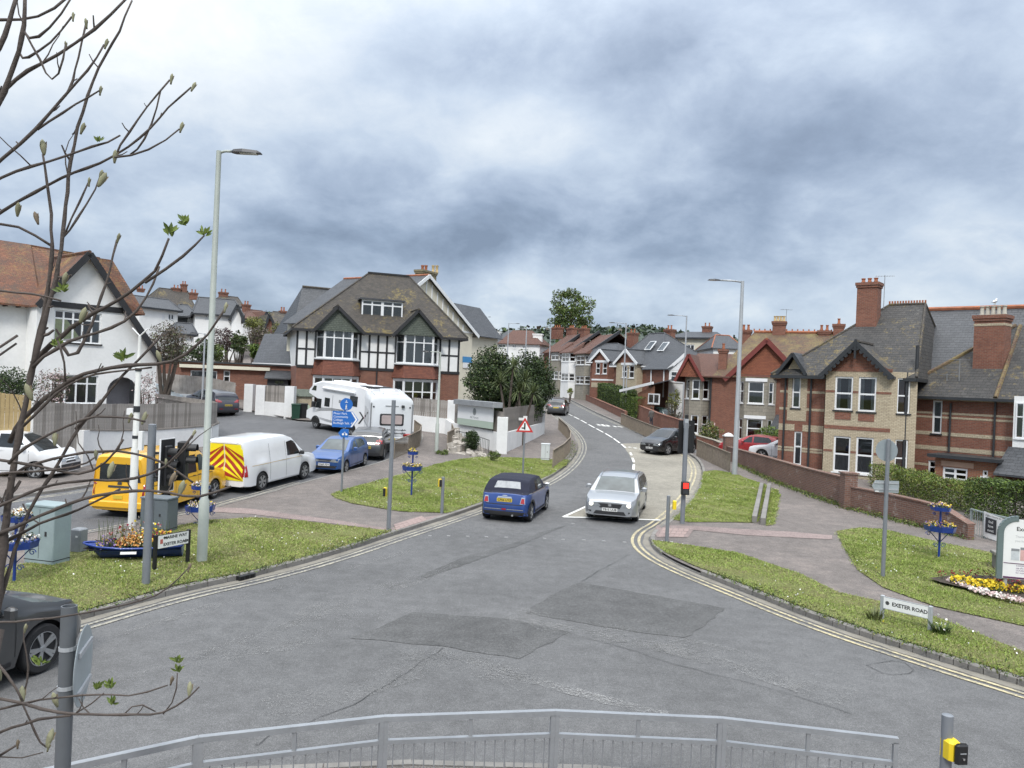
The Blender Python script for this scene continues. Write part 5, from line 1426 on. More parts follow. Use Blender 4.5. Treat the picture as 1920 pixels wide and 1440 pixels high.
class Car:
	def __init__(s, name, label, paint_, L, W, wb, fo, wr, prof, belt, tum=.32, gc=.19, cat='car', endt=.2, nose=.10, group=None, roof_mat=None, arch=.06, roofline=None):
		s.L, s.W, s.wr = L, W, wr
		s.e = thing(name, label, cat, group=group)
		s.xf, s.xr = L / 2 - fo, L / 2 - fo - wb
		s.ra = wr + arch
		s.paint = paint_
		px_, pz_ = zip(*prof); bx_, bz_ = zip(*belt)
		ds = set(np.linspace(0, L,56)) | set(px_) | set(bx_)
		for xw in (s.xf, s.xr):
			c = L / 2 - xw
			ds |= {c + s.ra * math.cos(a) for a in np.linspace(0, math.pi,15)}
		ds = sorted(d for d in ds if 0 <= d <= L)
		dd = [ds[0]]
		for d in ds[1:]:
			if d - dd[-1] > .012: dd.append(d)
		dd[-1] = L
		rows = []
		for d in dd:
			x = L / 2 - d
			zt_ = float(np.interp(d, px_, pz_)); bz = min(float(np.interp(d, bx_, bz_)), zt_ - .045)
			e_ = min(d, L - d) / .55; e_ = min(1, e_)
			w = W / 2 * (1 - endt * (1 - e_) ** 2.4)
			zb = gc + .05 * (1 - min(1, min(d, L - d) / .25))
			in_arch = False
			for xw in (s.xf, s.xr):
				if abs(x - xw) < s.ra - 1e-6: zb = max(zb, wr + math.sqrt(s.ra ** 2 - (x - xw) ** 2)); in_arch = True
			hb = bz - zb; hg = zt_ - bz
			wt = w * .972
			def up(u): return wt - tum * hg * u
			pts = [(w * (.84 if not in_arch else .97), zb),(w * .985, zb + .035),(w, zb + .40 * hb),(w * 1.0, zb + .72 * hb),(w * .985, zb + .93 * hb),(wt, bz),(up(.4), bz + .4 * hg),(up(.8), bz + .8 * hg),(up(.93) - .03 * min(1, hg * 3), bz + .93 * hg + .01),(up(1) * .84, zt_ - .008),(up(1) * .45, zt_ + .012),(0, zt_ + .018)]
			ne = max(0,1 - min(d, L - d) / .35)
			sg = 1 if d < L / 2 else -1
			row = []
			for y, z in pts:
				xo = -sg * nose * ne * ((z - .48) / .45) ** 2 if hg < .3 or z < bz else 0
				row.append((x + max(-.25, min(.25, xo)), y, z))
			rows.append(row)
		K = len(rows[0]); n = 2 * K - 1
		v = []
		for row in rows: v += row + [(x,-y, z) for x, y, z in reversed(row[:-1])]
		f = []
		for i in range(len(rows) - 1):
			for k in range(n - 1): f.append((i * n + k,(i + 1) * n + k,(i + 1) * n + k + 1, i * n + k + 1))
		f.append(tuple(range(n))); f.append(tuple(range((len(rows) - 1) * n + n - 1,(len(rows) - 1) * n - 1,-1)))
		f = [tuple(reversed(q)) for q in f]
		s.bvh = BVHTree.FromPolygons([Vector(p) for p in v], f)
		if roof_mat:
			lo, hi = [],[]
			for q in f:
				cz = sum(v[i][2] for i in q) / len(q); cx = sum(v[i][0] for i in q) / len(q)
				b_ = float(np.interp(L / 2 - cx, bx_, bz_))
				(hi if cz > b_ + .012 and roofline[0] < L / 2 - cx < roofline[1] else lo).append(q)
			for nm, fs, m in (('body', lo, paint_),('soft_top', hi, roof_mat)):
				me = bpy.data.meshes.new(nm); me.from_pydata(v,[], fs); me.validate(); finish(me,38); me.materials.append(m); link(nm, me, s.e)
		else:
			me = bpy.data.meshes.new('body'); me.from_pydata(v,[], f); finish(me,38); me.materials.append(paint_); link('body', me, s.e)
		mb = MB(); mb.box(-L / 2 + .25, L / 2 - .25,-W / 2 + .27, W / 2 - .27, gc - .02, gc + .5)
		for xw in (s.xf, s.xr): mb.box(xw - .38, xw + .38,-W / 2 + .16, W / 2 - .16, gc + .3, gc + .5)
		mb.build('underbody', M_UNDER, s.e)
	def side(s, name, poly, mat, off=.007, step=.12, both=True, sub=None):
		"""poly in (distance from front, height) laid on the flanks"""
		out = []
		for sg in ((1,-1) if both is True else (both,)):
			vs, fs = cdt_fill([(s.L / 2 - d, z) for d, z in poly], step)
			co = []
			for p in vs:
				h = s.bvh.ray_cast(Vector((p.x,3 * sg, p.y)), Vector((0,-sg,0)))
				y = h[0].y if h[0] else sg * s.W / 2
				co.append((p.x, y + sg * off, p.y) if h[0] else tuple(s.bvh.find_nearest(Vector((p.x, sg * s.W * .4, p.y)))[0]))
			out.append(s._mk(name, co, fs, mat, Vector((0, sg,0)), sub))
		return out
	def end(s, name, poly, mat, front=True, off=.008, step=.1, mirror=False, sub=None):
		"""poly in (y, height) laid on the nose or the tail"""
		sg = 1 if front else -1; out = []
		for my in ((1,-1) if mirror else (1,)):
			vs, fs = cdt_fill([(y * my, z) for y, z in poly], step)
			co = []
			for p in vs:
				h = s.bvh.ray_cast(Vector((4 * sg, p.x, p.y)), Vector((-sg,0,0)))
				x = h[0].x if h[0] else sg * s.L / 2
				co.append((x + sg * off, p.x, p.y) if h[0] else tuple(s.bvh.find_nearest(Vector((sg * s.L * .46, p.x, p.y)))[0]))
			out.append(s._mk(name, co, fs, mat, Vector((sg,0,0)), sub))
		return out
	def top(s, name, poly, mat, off=.007, step=.12, sub=None, up=True):
		"""poly in (distance from front, y) laid on from above"""
		vs, fs = cdt_fill([(s.L / 2 - d, y) for d, y in poly], step)
		co = []
		for p in vs:
			h = s.bvh.ray_cast(Vector((p.x, p.y,5)), Vector((0,0,-1)))
			co.append((p.x, p.y,(h[0].z if h[0] else 1) + off))
		return s._mk(name, co, fs, mat, Vector((0,0,1)), sub)
	def _mk(s, name, co, fs, mat, nd, sub=None):
		fl = []
		for f in fs:
			a, b, c = (Vector(co[i]) for i in f[:3])
			fl.append(tuple(f) if (b - a).cross(c - a).dot(nd) > 0 else tuple(reversed(f)))
		me = bpy.data.meshes.new(name); me.from_pydata(co,[], fl); finish(me, True); me.materials.append(mat)
		return link(name, me, sub or s.e)
	def wheels(s, style=5, rim=None, rimr=.72):
		rim = rim or M_RIM; r = s.wr; w = .2
		mt = MB(); prof = [(r * .70,-w / 2),(r * .93,-w / 2),(r,-w / 2 + .03),(r, w / 2 - .03),(r * .93, w / 2),(r * .70, w / 2),(r * .66, w / 2 - .03)]
		mt.M = Matrix.Rotation(R(-90),4, 'X'); mt.lathe(prof,28)
		mr = MB(); mr.M = Matrix.Rotation(R(-90),4, 'X')
		mr.lathe([(r * .74,-.03),(r * .74,.095),(r * .66,.095),(r * .64,.03),(r * .64,-.03)],28)
		mr.lathe([(.0,.0),(.06,.0),(.06,.085),(.04,.095),(0,.095)],12)
		for k in range(style):
			a = 2 * math.pi * k / style
			for da in ((-.13,.13) if style <= 6 else (0,)):
				c_, s_ = math.cos(a + da * 1.0), math.sin(a + da * 1.0)
				beam(mr,(.03 * math.cos(a),.03 * math.sin(a),.075),(r * .68 * c_, r * .68 * s_,.085),.045,.03)
		md = MB(); md.M = Matrix.Rotation(R(-90),4, 'X'); md.lathe([(0,.0),(r * .66,.0),(r * .66,.02),(0,.02)],24)
		me = None
		for x in (s.xf, s.xr):
			for sg in (1,-1):
				e = [o for o in ()]
				if me is None:
					t = mt.build('wheel', M_TYRE, s.e,40); rm = mr.build('rim', rim, t,40); dk = md.build('brake_disc', M_RIMD, t)
					me = (t.data, rm.data, dk.data)
				else:
					t = link('wheel', me[0], s.e); rm = link('rim', me[1], t); dk = link('brake_disc', me[2], t)
				t.location = (x, sg * (s.W / 2 - .115), r)
				if sg < 0: t.rotation_euler = (0,0, math.pi)
	def mirrors(s, d, z, mat):
		for sg in (1,-1):
			h = s.bvh.ray_cast(Vector((s.L / 2 - d,3 * sg, z)), Vector((0,-sg,0)))
			y = abs(h[0].y) if h[0] else s.W / 2
			mb = MB(); x = s.L / 2 - d
			mb.tube([(x + .0, sg * (y - .02), z - .03),(x, sg * (y + .06), z)],.03,6)
			mb.rbox(x - .06, x + .06,*sorted((sg * (y + .04), sg * (y + .22))), z - .03, z + .12,.035)
			mb.build('door_mirror', mat, s.e)
	def plate(s, txt, z, front, w=.52, yoff=0.0):
		sg = 1 if front else -1
		h = s.bvh.ray_cast(Vector((4 * sg, yoff, z)), Vector((-sg,0,0)))
		x = (h[0].x if h[0] else sg * s.L / 2) + sg * .02
		mb = MB(); mb.box(*sorted((x, x - sg * .05)), yoff - w / 2, yoff + w / 2, z - .055, z + .055)
		p = mb.build('number_plate', M_PLW if front else M_PLY, s.e)
		if txt:
			M = T(x + sg * .004, yoff, z) @ RZ(R(90 if front else -90)) @ FACE
			text('plate_lettering', txt,.105, M_INK, p, M, bold=.002)
	def seams(s, ds, z0, z1, w=.012):
		for d in ds: s.side('door_seam',[(d - w / 2, z0),(d + w / 2, z0),(d + w / 2, z1),(d - w / 2, z1)], M_SEAM,.004,.15)
	def handles(s, ds, z, mat):
		for d in ds: s.side('door_handle',[(d, z),(d + .17, z),(d + .17, z + .03),(d, z + .03)], mat,.02,.2)
	def place(s, front, rear, side):
		f, r = G(*front), G(*rear)
		t = Vector((f.x - r.x, f.y - r.y)).normalized(); m = (f + r) / 2
		lat = Vector((-t.y, t.x)) * ((s.W / 2 - .1) * (1 if side == 'R' else -1))
		xm = (s.xf + s.xr) / 2
		c = Vector((m.x, m.y)) - t * xm + lat
		s.set(c.x, c.y, math.atan2(t.y, t.x))
	def set(s, x, y, yaw):
		t = Vector((math.cos(yaw), math.sin(yaw)))
		zf = zt(x + t.x * s.xf, y + t.y * s.xf); zr = zt(x + t.x * s.xr, y + t.y * s.xr)
		pit = math.atan2(zf - zr, s.xf - s.xr)
		z = zf + (zr - zf) * (s.xf) / (s.xf - s.xr)
		s.e.location = (x, y, z + .012); s.e.rotation_euler = (0,-pit, yaw)
def screen(c, a0, a1, wb, wt, mat, name='windscreen'):
	"""windscreen or rear screen between two points of the side profile, half-widths wb and wt"""
	return c.top(name,[(a0,-wb),(a0, wb),(a1, wt),(a1,-wt)], mat)
def hatch(name, label, col, L=4.0, W=1.72, H=1.46, wb=2.52, fo=.80, wr=.31, glass=None, rim=None, est=0.0, bon=.95, suv=0.0, hood=1.05, group=None, tail=.42):
	"""five-door car: est lengthens the roof to the tail"""
	k = H / 1.46
	rl = L - (.50 - est * .25)
	prof = [(0,.68 + suv),(.05,.755 + suv),(.25,.82 * k + suv * .6),(hood * .6,.90 * k),(hood, bon * k),(hood + .72,1.36 * k),(hood + 1.15,1.455 * k),(L * .62,1.46 * k),(rl - .28,1.41 * k),(rl,1.33 * k),(L - .13,(.98 + est * .05) * k),(L - .05,.90 * k),(L,.60 + suv * .5)]
	belt = [(0,.64),(.3,.77 * k),(hood,.90 * k),(L * .6,.95 * k),(L - .3,1.0 * k),(L,.9 * k)]
	c = Car(name, label, col, L, W, wb, fo, wr, prof, belt,.36,.19 + suv * .4, group=group, endt=.18)
	c.k, c.hood, c.rl = k, hood, rl
	g = glass or M_CGLASS
	bz = lambda d: float(np.interp(d,[q[0] for q in belt],[q[1] for q in belt]))
	b_ = L * .535
	c.side('side_window',[(hood + .40, bz(hood + .4) + .03),(b_ - .05, bz(b_) + .03),(b_ - .05,1.365 * k),(hood + 1.12,1.365 * k),(hood + .84,1.30 * k)], g)
	r2 = rl - .30 + est * .05
	c.side('side_window',[(b_ + .05, bz(b_) + .03),(r2 + .08, bz(r2) + .06),(r2 + .02,1.22 * k),(r2 - .14,1.345 * k),(b_ + .05,1.365 * k)], g)
	if est > .4: c.side('side_window',[(r2 + .16, bz(r2) + .08),(r2 + .36, bz(r2) + .16),(r2 + .16,1.26 * k),(r2 + .09,1.24 * k)], g)
	screen(c, hood + .03, hood + .74, W / 2 - .20, W / 2 - .30, g)
	c.top('rear_window',[(rl + .02,-W / 2 + .32),(rl + .02, W / 2 - .32),(L - .15, W / 2 - .25),(L - .15,-W / 2 + .25)], g)
	c.seams((hood + .32, b_, r2 + .02),.34 + suv,.88 * k)
	c.handles((b_ - .28, r2 - .25),.86 * k, col)
	c.side('sill_trim',[(c.L / 2 - c.xf + c.ra + .03,.21 + suv * .4),(c.L / 2 - c.xr - c.ra - .03,.21 + suv * .4),(c.L / 2 - c.xr - c.ra - .03,.31 + suv * .6),(c.L / 2 - c.xf + c.ra + .03,.31 + suv * .6)], M_BLKP,.012)
	c.mirrors(hood + .5, bz(hood + .5) + .05, col)
	c.wheels(5, rim)
	return c
def std_front(c, k=1.0, z=.60, lit=False, W=None, grille=(.42,.10)):
	W = W or c.W
	c.end('headlight',[(W / 2 - .60, z - .05),(W / 2 - .16, z - .07),(W / 2 - .07, z + .08),(W / 2 - .24, z + .10),(W / 2 - .54, z + .03)], M_LAMPON if lit else M_LAMP, True, mirror=True)
	c.end('grille',[(-grille[0], z + .05),(-grille[0] + .08, z - grille[1]),(grille[0] - .08, z - grille[1]),(grille[0], z + .05)], M_BLKP, True)
	c.end('lower_intake',[(-.48,.40),(-.56,.28),(.56,.28),(.48,.40)], M_BLKP, True)
	c.end('fog_lamp',[(W / 2 - .28,.34),(W / 2 - .12,.34),(W / 2 - .12,.42),(W / 2 - .28,.40)], M_BLKP, True, mirror=True)
def std_rear(c, z=.86, h=.16, w=.34, plate=None, pz=.62):
	W = c.W
	c.end('tail_light',[(W / 2 - w - .06, z - h / 2),(W / 2 - .09, z - h / 2),(W / 2 - .08, z + h / 2),(W / 2 - w, z + h / 2)], M_TAIL, False, mirror=True)
	c.side('tail_light',[(c.L - .26, z - h / 2 + .02),(c.L - .08, z - h / 2),(c.L - .10, z + h / 2),(c.L - .24, z + h / 2)], M_TAIL,.01)
	c.end('bumper_trim',[(-W / 2 + .2,.26),(W / 2 - .2,.26),(W / 2 - .15,.38),(-W / 2 + .15,.38)], M_BLKP, False)
	if plate is not None: c.plate(plate, pz, False)
P_SILVER = paint('silver_paint',(.36,.375,.39),.45,.34)
P_BLUE = paint('mid_blue_paint',(.022,.085,.27),.25)
P_MINI = paint('deep_blue_paint',(.014,.055,.235),.3)
P_GREY = paint('dark_grey_paint',(.05,.052,.055),.3)
P_BLACK = paint('black_paint',(.006,.006,.007),0,.2)
P_CHAR = paint('charcoal_paint',(.045,.045,.058),.5)
P_WHITE = paint('white_paint',(.74,.75,.76),0,.3)
P_YELLOW = paint('yellow_paint',(.82,.44,.012),0,.3)
P_RED = paint('red_paint',(.35,.02,.025),.1)
c = hatch('silver_car', 'silver estate car with headlights on at the white stop line', P_SILVER,4.5,1.82,1.43,2.64,.88,.32, M_CGLASS2, est=.7, bon=.93, hood=1.16)
std_front(c, lit=False, z=.60)
for sg in (1,-1):
	mb = MB(); h = c.bvh.ray_cast(Vector((4,.64 * sg,.62)), Vector((-1,0,0))); mb.M = T(h[0].x + .012,.64 * sg,.62) @ Matrix.Rotation(R(90),4, 'Y'); mb.lathe([(0,0),(.075,0),(.05,.012),(0,.014)],14); mb.build('lamp_bulb', M_LAMPON, c.e)
c.end('badge',[(-.05,.56),(.05,.56),(.05,.64),(-.05,.64)], M_CHROME, True,.014)
c.plate('YB15 UUB',.45, True)
c.top('roof_rail',[(1.9,.60),(3.7,.60),(3.7,.64),(1.9,.64)], M_CHROME,.03); c.top('roof_rail',[(1.9,-.64),(3.7,-.64),(3.7,-.60),(1.9,-.60)], M_CHROME,.03)
std_rear(c, plate='YB15 UUB')
c.set(4.08,28.3, R(255))
prof = [(0,.66),(.04,.76),(.20,.84),(.6,.90),(.98,.93),(1.42,1.33),(1.7,1.39),(2.55,1.385),(3.0,1.34),(3.08,1.30),(3.36,.98),(3.40,.95),(3.58,.90),(3.66,.55)]
belt = [(0,.64),(.3,.78),(1.0,.88),(3.3,.94),(3.66,.85)]
c = Car('convertible_car', 'deep blue convertible with dark soft top driving away past the verge', P_MINI,3.66,1.69,2.47,.62,.30, prof, belt,.30,.17, endt=.16, nose=.06, roof_mat=plain('soft_top_fabric',(.016,.018,.034),.95, var=.2, vs=5, bump=.3, bs=200), roofline=(.98,3.5))
c.side('side_window',[(1.42,.96),(2.12,.97),(2.06,1.28),(1.62,1.28)], M_CGLASS2); c.side('side_window',[(2.18,.97),(2.55,.98),(2.42,1.27),(2.12,1.28)], M_CGLASS)
screen(c,1.02,1.40,.60,.52, M_CGLASS2)
c.top('rear_window',[(3.11,-.40),(3.11,.40),(3.29,.46),(3.29,-.46)], plain('plastic_window',(.30,.31,.32),.15, var=.25, vs=5))
c.end('tail_light',[(.53,.62),(.71,.62),(.69,.84),(.57,.84)], M_CHROME, False,.008, mirror=True); c.end('tail_lens',[(.55,.64),(.69,.64),(.67,.80),(.58,.80)], M_TAIL, False,.014, mirror=True)
c.end('chrome_handle',[(-.26,.79),(.26,.79),(.22,.84),(-.22,.84)], M_CHROME, False,.03)
c.end('badge',[(-.09,.855),(.09,.855),(.07,.885),(-.07,.885)], M_CHROME, False,.02)
c.plate('CP56 UYZ',.72, False)
c.end('bumper_strip',[(-.66,.415),(-.10,.415),(-.10,.44),(-.66,.44)], M_CHROME, False,.02); c.end('bumper_strip',[(.10,.415),(.66,.415),(.66,.44),(.10,.44)], M_CHROME, False,.02)
c.end('fog_lamp',[(-.07,.40),(.07,.40),(.07,.46),(-.07,.46)], M_TAIL, False,.02)
c.end('bumper_skirt',[(-.78,.20),(.78,.20),(.80,.36),(-.80,.36)], M_BLKP, False,.012)
c.end('bumper_fold',[(-.72,.575),(.72,.575),(.72,.60),(-.72,.60)], M_SEAM, False,.006)
c.side('belt_trim',[(1.0,.885),(3.4,.935),(3.4,.955),(1.0,.905)], M_CHROME,.01)
for xw in (c.xf, c.xr):
	d0 = c.L / 2 - xw; ring = [(d0 + (c.ra + .075) * math.cos(a),.30 + (c.ra + .075) * math.sin(a)) for a in np.linspace(0, math.pi,14)] + [(d0 - c.ra * math.cos(a),.30 + c.ra * math.sin(a)) for a in np.linspace(0, math.pi,14)]
	c.side('arch_trim', ring, M_BLKP,.012,.2)
c.side('sill_trim',[(c.L / 2 - c.xf + c.ra,.18),(c.L / 2 - c.xr - c.ra,.18),(c.L / 2 - c.xr - c.ra,.30),(c.L / 2 - c.xf + c.ra,.30)], M_BLKP,.014)
c.seams((1.1,2.3),.32,.86); c.handles((2.05,),.83, M_CHROME); c.mirrors(1.25,.96, M_CHROME); c.wheels(5, M_CHROME)
mb = MB(); mb.tube([(-1.72,-.3,.24),(-1.86,-.3,.24)],.035,8); mb.build('exhaust', M_CHROME, c.e)
std_front(c)
c.set(.36,27.2, R(75.5))
c = hatch('blue_hatchback', 'small mid-blue five-door hatchback parked facing the camera behind the white van', P_BLUE,3.72,1.59,1.44,2.36,.68,.28, M_CGLASS2, hood=.92, bon=.95)
std_front(c, z=.61, grille=(.34,.06)); c.plate('W669 PDV',.44, True); std_rear(c)
c.end('grille_bar',[(-.30,.585),(.30,.585),(.30,.605),(-.30,.605)], M_CHROME, True,.016)
c.set(-7.68,35.0, R(261))
c = hatch('grey_hatchback', 'dark grey hatchback parked nose away in front of the blue hatchback', P_GREY,4.0,1.74,1.46,2.54,.80,.31)
std_rear(c,.92,.22,.36, 'WF13 KZH',.66); std_front(c)
c.end('badge',[(-.06,.80),(.06,.80),(.05,.90),(-.05,.90)], M_CHROME, False,.014)
c.set(-7.1,39.6, R(92))
c = hatch('black_hatchback', 'black hatchback pulling out of the side turning onto the concrete lane', P_BLACK,4.08,1.73,1.56,2.59,.84,.32, hood=.90, bon=.97)
std_front(c, z=.64, grille=(.30,.05)); c.plate('WX64 OLE',.42, True); std_rear(c)
c.end('badge',[(-.07,.56),(.07,.56),(0,.68)], M_CHROME, True,.014)
c.set(10.2,49.1, R(222))
c = hatch('grey_suv', 'dark grey SUV driving away up the hill', P_GREY,4.36,1.84,1.62,2.64,.85,.35, suv=.06, bon=1.0)
std_rear(c,1.0,.16,.42, '',.78); std_front(c)
c.set(4.75,77.0, R(80))
c = hatch('dark_suv', 'dark purple-grey SUV seen from behind by the white gate pillars', P_CHAR,4.45,1.86,1.64,2.64,.88,.35, suv=.06, bon=1.0)
std_rear(c,1.02,.18,.44, 'WR12 FZA',.74); std_front(c)
c.end('reflector',[(.42,.48),(.66,.48),(.66,.53),(.42,.53)], M_TAIL, False,.012, mirror=True)
c.set(-20.5,52.6, R(140))
c = hatch('dark_crossover', 'dark grey crossover car cut off by the left edge of the frame', P_GREY,4.4,1.84,1.60,2.65,.86,.36, suv=.07, bon=1.0, rim=M_RIM)
std_front(c, z=.68); std_rear(c)
c.set(-8.0,10.35, R(76))
c = hatch('white_people_carrier', 'white people carrier parked on the forecourt below the tall wooden fence', P_WHITE,4.38,1.81,1.80,2.73,.90,.32, hood=.82, bon=.82, est=.8)
std_front(c, z=.72, grille=(.45,.10)); std_rear(c)
c.end('bumper_grey',[(-.8,.28),(.8,.28),(.82,.56),(-.82,.56)], M_BLKP, True,.012)
c.set(-19.2,29.8, R(3))
for nm, lb, col, x, y, yaw in (('red_car', 'red car parked behind the brick wall with white-capped pillars', P_RED,1412,836,2.6),('white_car', 'white car parked behind the brick wall beside the banded house', P_WHITE,1470,838,2.7),('green_car', 'dark green car behind the low brick wall beside the clipped hedge', paint('dark_green_paint',(.012,.035,.03),.3),1228,768,2.2)):
	c = hatch(nm, lb, col); std_front(c); std_rear(c, plate='')
	Y = {'red_car': 48.6, 'white_car': 47.4, 'green_car': 72}[nm]
	p = P(x, y, Y); c.set(p.x, p.y, yaw)
c = hatch('pale_blue_car', 'pale silver-blue car half hidden behind the curved fence end', paint('pale_blue_paint',(.40,.47,.52),.4), glass=M_CGLASS2); std_front(c); std_rear(c)
p = G(300,762); c.set(p.x - .6, p.y + 1.0, R(-35))
# ---- vans
def van(name, label, col, L, W, H, wb, fo, wr, hood, a_top, rearz=.12, hz=1.10, bonz=.85):
	prof = [(0,.78),(.05,.88),(.25, bonz + .10),(hood * .7, hz - .03),(hood, hz),(a_top, H - .14),(a_top + .35, H - .03),(a_top + .8, H),(L - .5, H),(L - .12, H - .03),(L - .04, H - .10),(L,1.1)]
	belt = [(0,.66),(.35, bonz),(hood,1.02),(L * .5,1.10),(L,1.10)]
	c = Car(name, label, col, L, W, wb, fo, wr, prof, belt,.16,.21, cat='van', endt=.10, nose=.06)
	screen(c, hood + .04, a_top - .03, W / 2 - .18, W / 2 - .25, M_CGLASS)
	c.mirrors(hood + .42,1.12, M_BLKP)
	return c
c = van('white_van', 'white van with red and yellow chevrons on its rear doors', P_WHITE,4.97,1.98,1.97,2.93,1.0,.335,1.0,1.85)
c.side('side_window',[(1.36,1.12),(2.28,1.13),(2.28,1.66),(1.92,1.70),(1.72,1.64)], M_CGLASS)
c.seams((1.28,2.38,3.45),.34,1.72); c.handles((2.18,2.5),1.02, P_WHITE)
c.side('gold_stripe',[(1.2,.985),(4.85,.985),(4.85,1.0),(1.2,1.0)], plain('gold_stripe',(.55,.36,.10),.5, var=0),.006,.3)
c.side('sill_trim',[(1.45,.21),(3.5,.21),(3.5,.30),(1.45,.30)], P_WHITE,.012)
YCH = plain('chevron_yellow',(.80,.72,.02),.45, var=.04); RCH = plain('chevron_red',(.33,.03,.02),.45, var=.06)
for sg in (1,-1):
	def my(y): return y * sg
	pan = c.end('chevron_panel',[(my(.02),.48),(my(.86),.48),(my(.80),1.80),(my(.02),1.80)], YCH, False,.012)[0]
	for k in range(5):
		z = .36 + k * .31
		pts = [(.03, z + .30),(.85, z - .42),(.85, z - .26),(.03, z + .46)]
		q = []
		for y, zz in pts: q.append((my(y), min(1.74, max(.5, zz))))
		if max(a[1] for a in q) - min(a[1] for a in q) > .08: c.end('red_chevron', q, RCH, False,.02,.14, sub=pan)
c.end('tail_light',[(.80,.62),(.91,.62),(.90,1.02),(.81,1.02)], M_TAIL, False,.02, mirror=True); c.side('tail_light',[(4.80,.62),(4.94,.62),(4.94,1.05),(4.84,1.05)], M_TAIL,.012)
c.end('rear_sign',[(-.55,1.82),(.55,1.82),(.55,1.90),(-.55,1.90)], P_WHITE, False,.02)
c.wheels(6, M_RIM); std_front(c, z=.82)
c.set(-9.75,30.6, R(73.5))
c = van('yellow_van', 'bright yellow window van with black glass seen from behind', P_YELLOW,4.9,1.90,1.96,3.0,.90,.33,.95,1.75)
c.side('side_window',[(1.25,1.14),(1.98,1.14),(1.98,1.66),(1.78,1.68),(1.55,1.60)], M_CGLASS2)
c.side('side_window',[(2.10,1.12),(3.30,1.12),(3.30,1.68),(2.10,1.70)], M_CGLASS); c.side('side_window',[(3.40,1.12),(4.70,1.12),(4.60,1.66),(3.40,1.68)], M_CGLASS)
c.side('crease',[(1.1,.99),(4.85,.99),(4.85,1.005),(1.1,1.005)], M_SEAM,.005,.3)
c.seams((1.15,2.04,3.35),.32,1.72); c.handles((1.88,2.2),1.0, M_BLKP)
c.end('rear_window',[(-.68,1.12),(.68,1.12),(.62,1.66),(-.62,1.66)], M_CGLASS, False,.014)
c.end('tailgate_handle',[(-.36,.94),(.36,.94),(.36,1.00),(-.36,1.00)], M_BLKP, False,.02)
c.end('badge',[(-.07,1.03),(.07,1.03),(.07,1.11),(-.07,1.11)], M_BLKP, False,.022)
c.plate('',.66, False,.30);
c.end('tail_light',[(.78,.70),(.90,.70),(.90,1.08),(.80,1.08)], M_TAIL, False,.014, mirror=True); c.side('tail_light',[(4.78,.70),(4.88,.70),(4.88,1.08),(4.80,1.08)], M_TAIL,.01)
mb = MB(); mb.rbox(-2.52,-2.40,-.93,.93,.36,.55,.04); mb.build('bumper', P_YELLOW, c.e)
c.top('roof_rail',[(1.6,.74),(4.6,.74),(4.6,.78),(1.6,.78)], M_BLKP,.05); c.top('roof_rail',[(1.6,-.78),(4.6,-.78),(4.6,-.74),(1.6,-.74)], M_BLKP,.05)
c.wheels(5); std_front(c, z=.85)
c.set(-11.45,25.7, R(82))
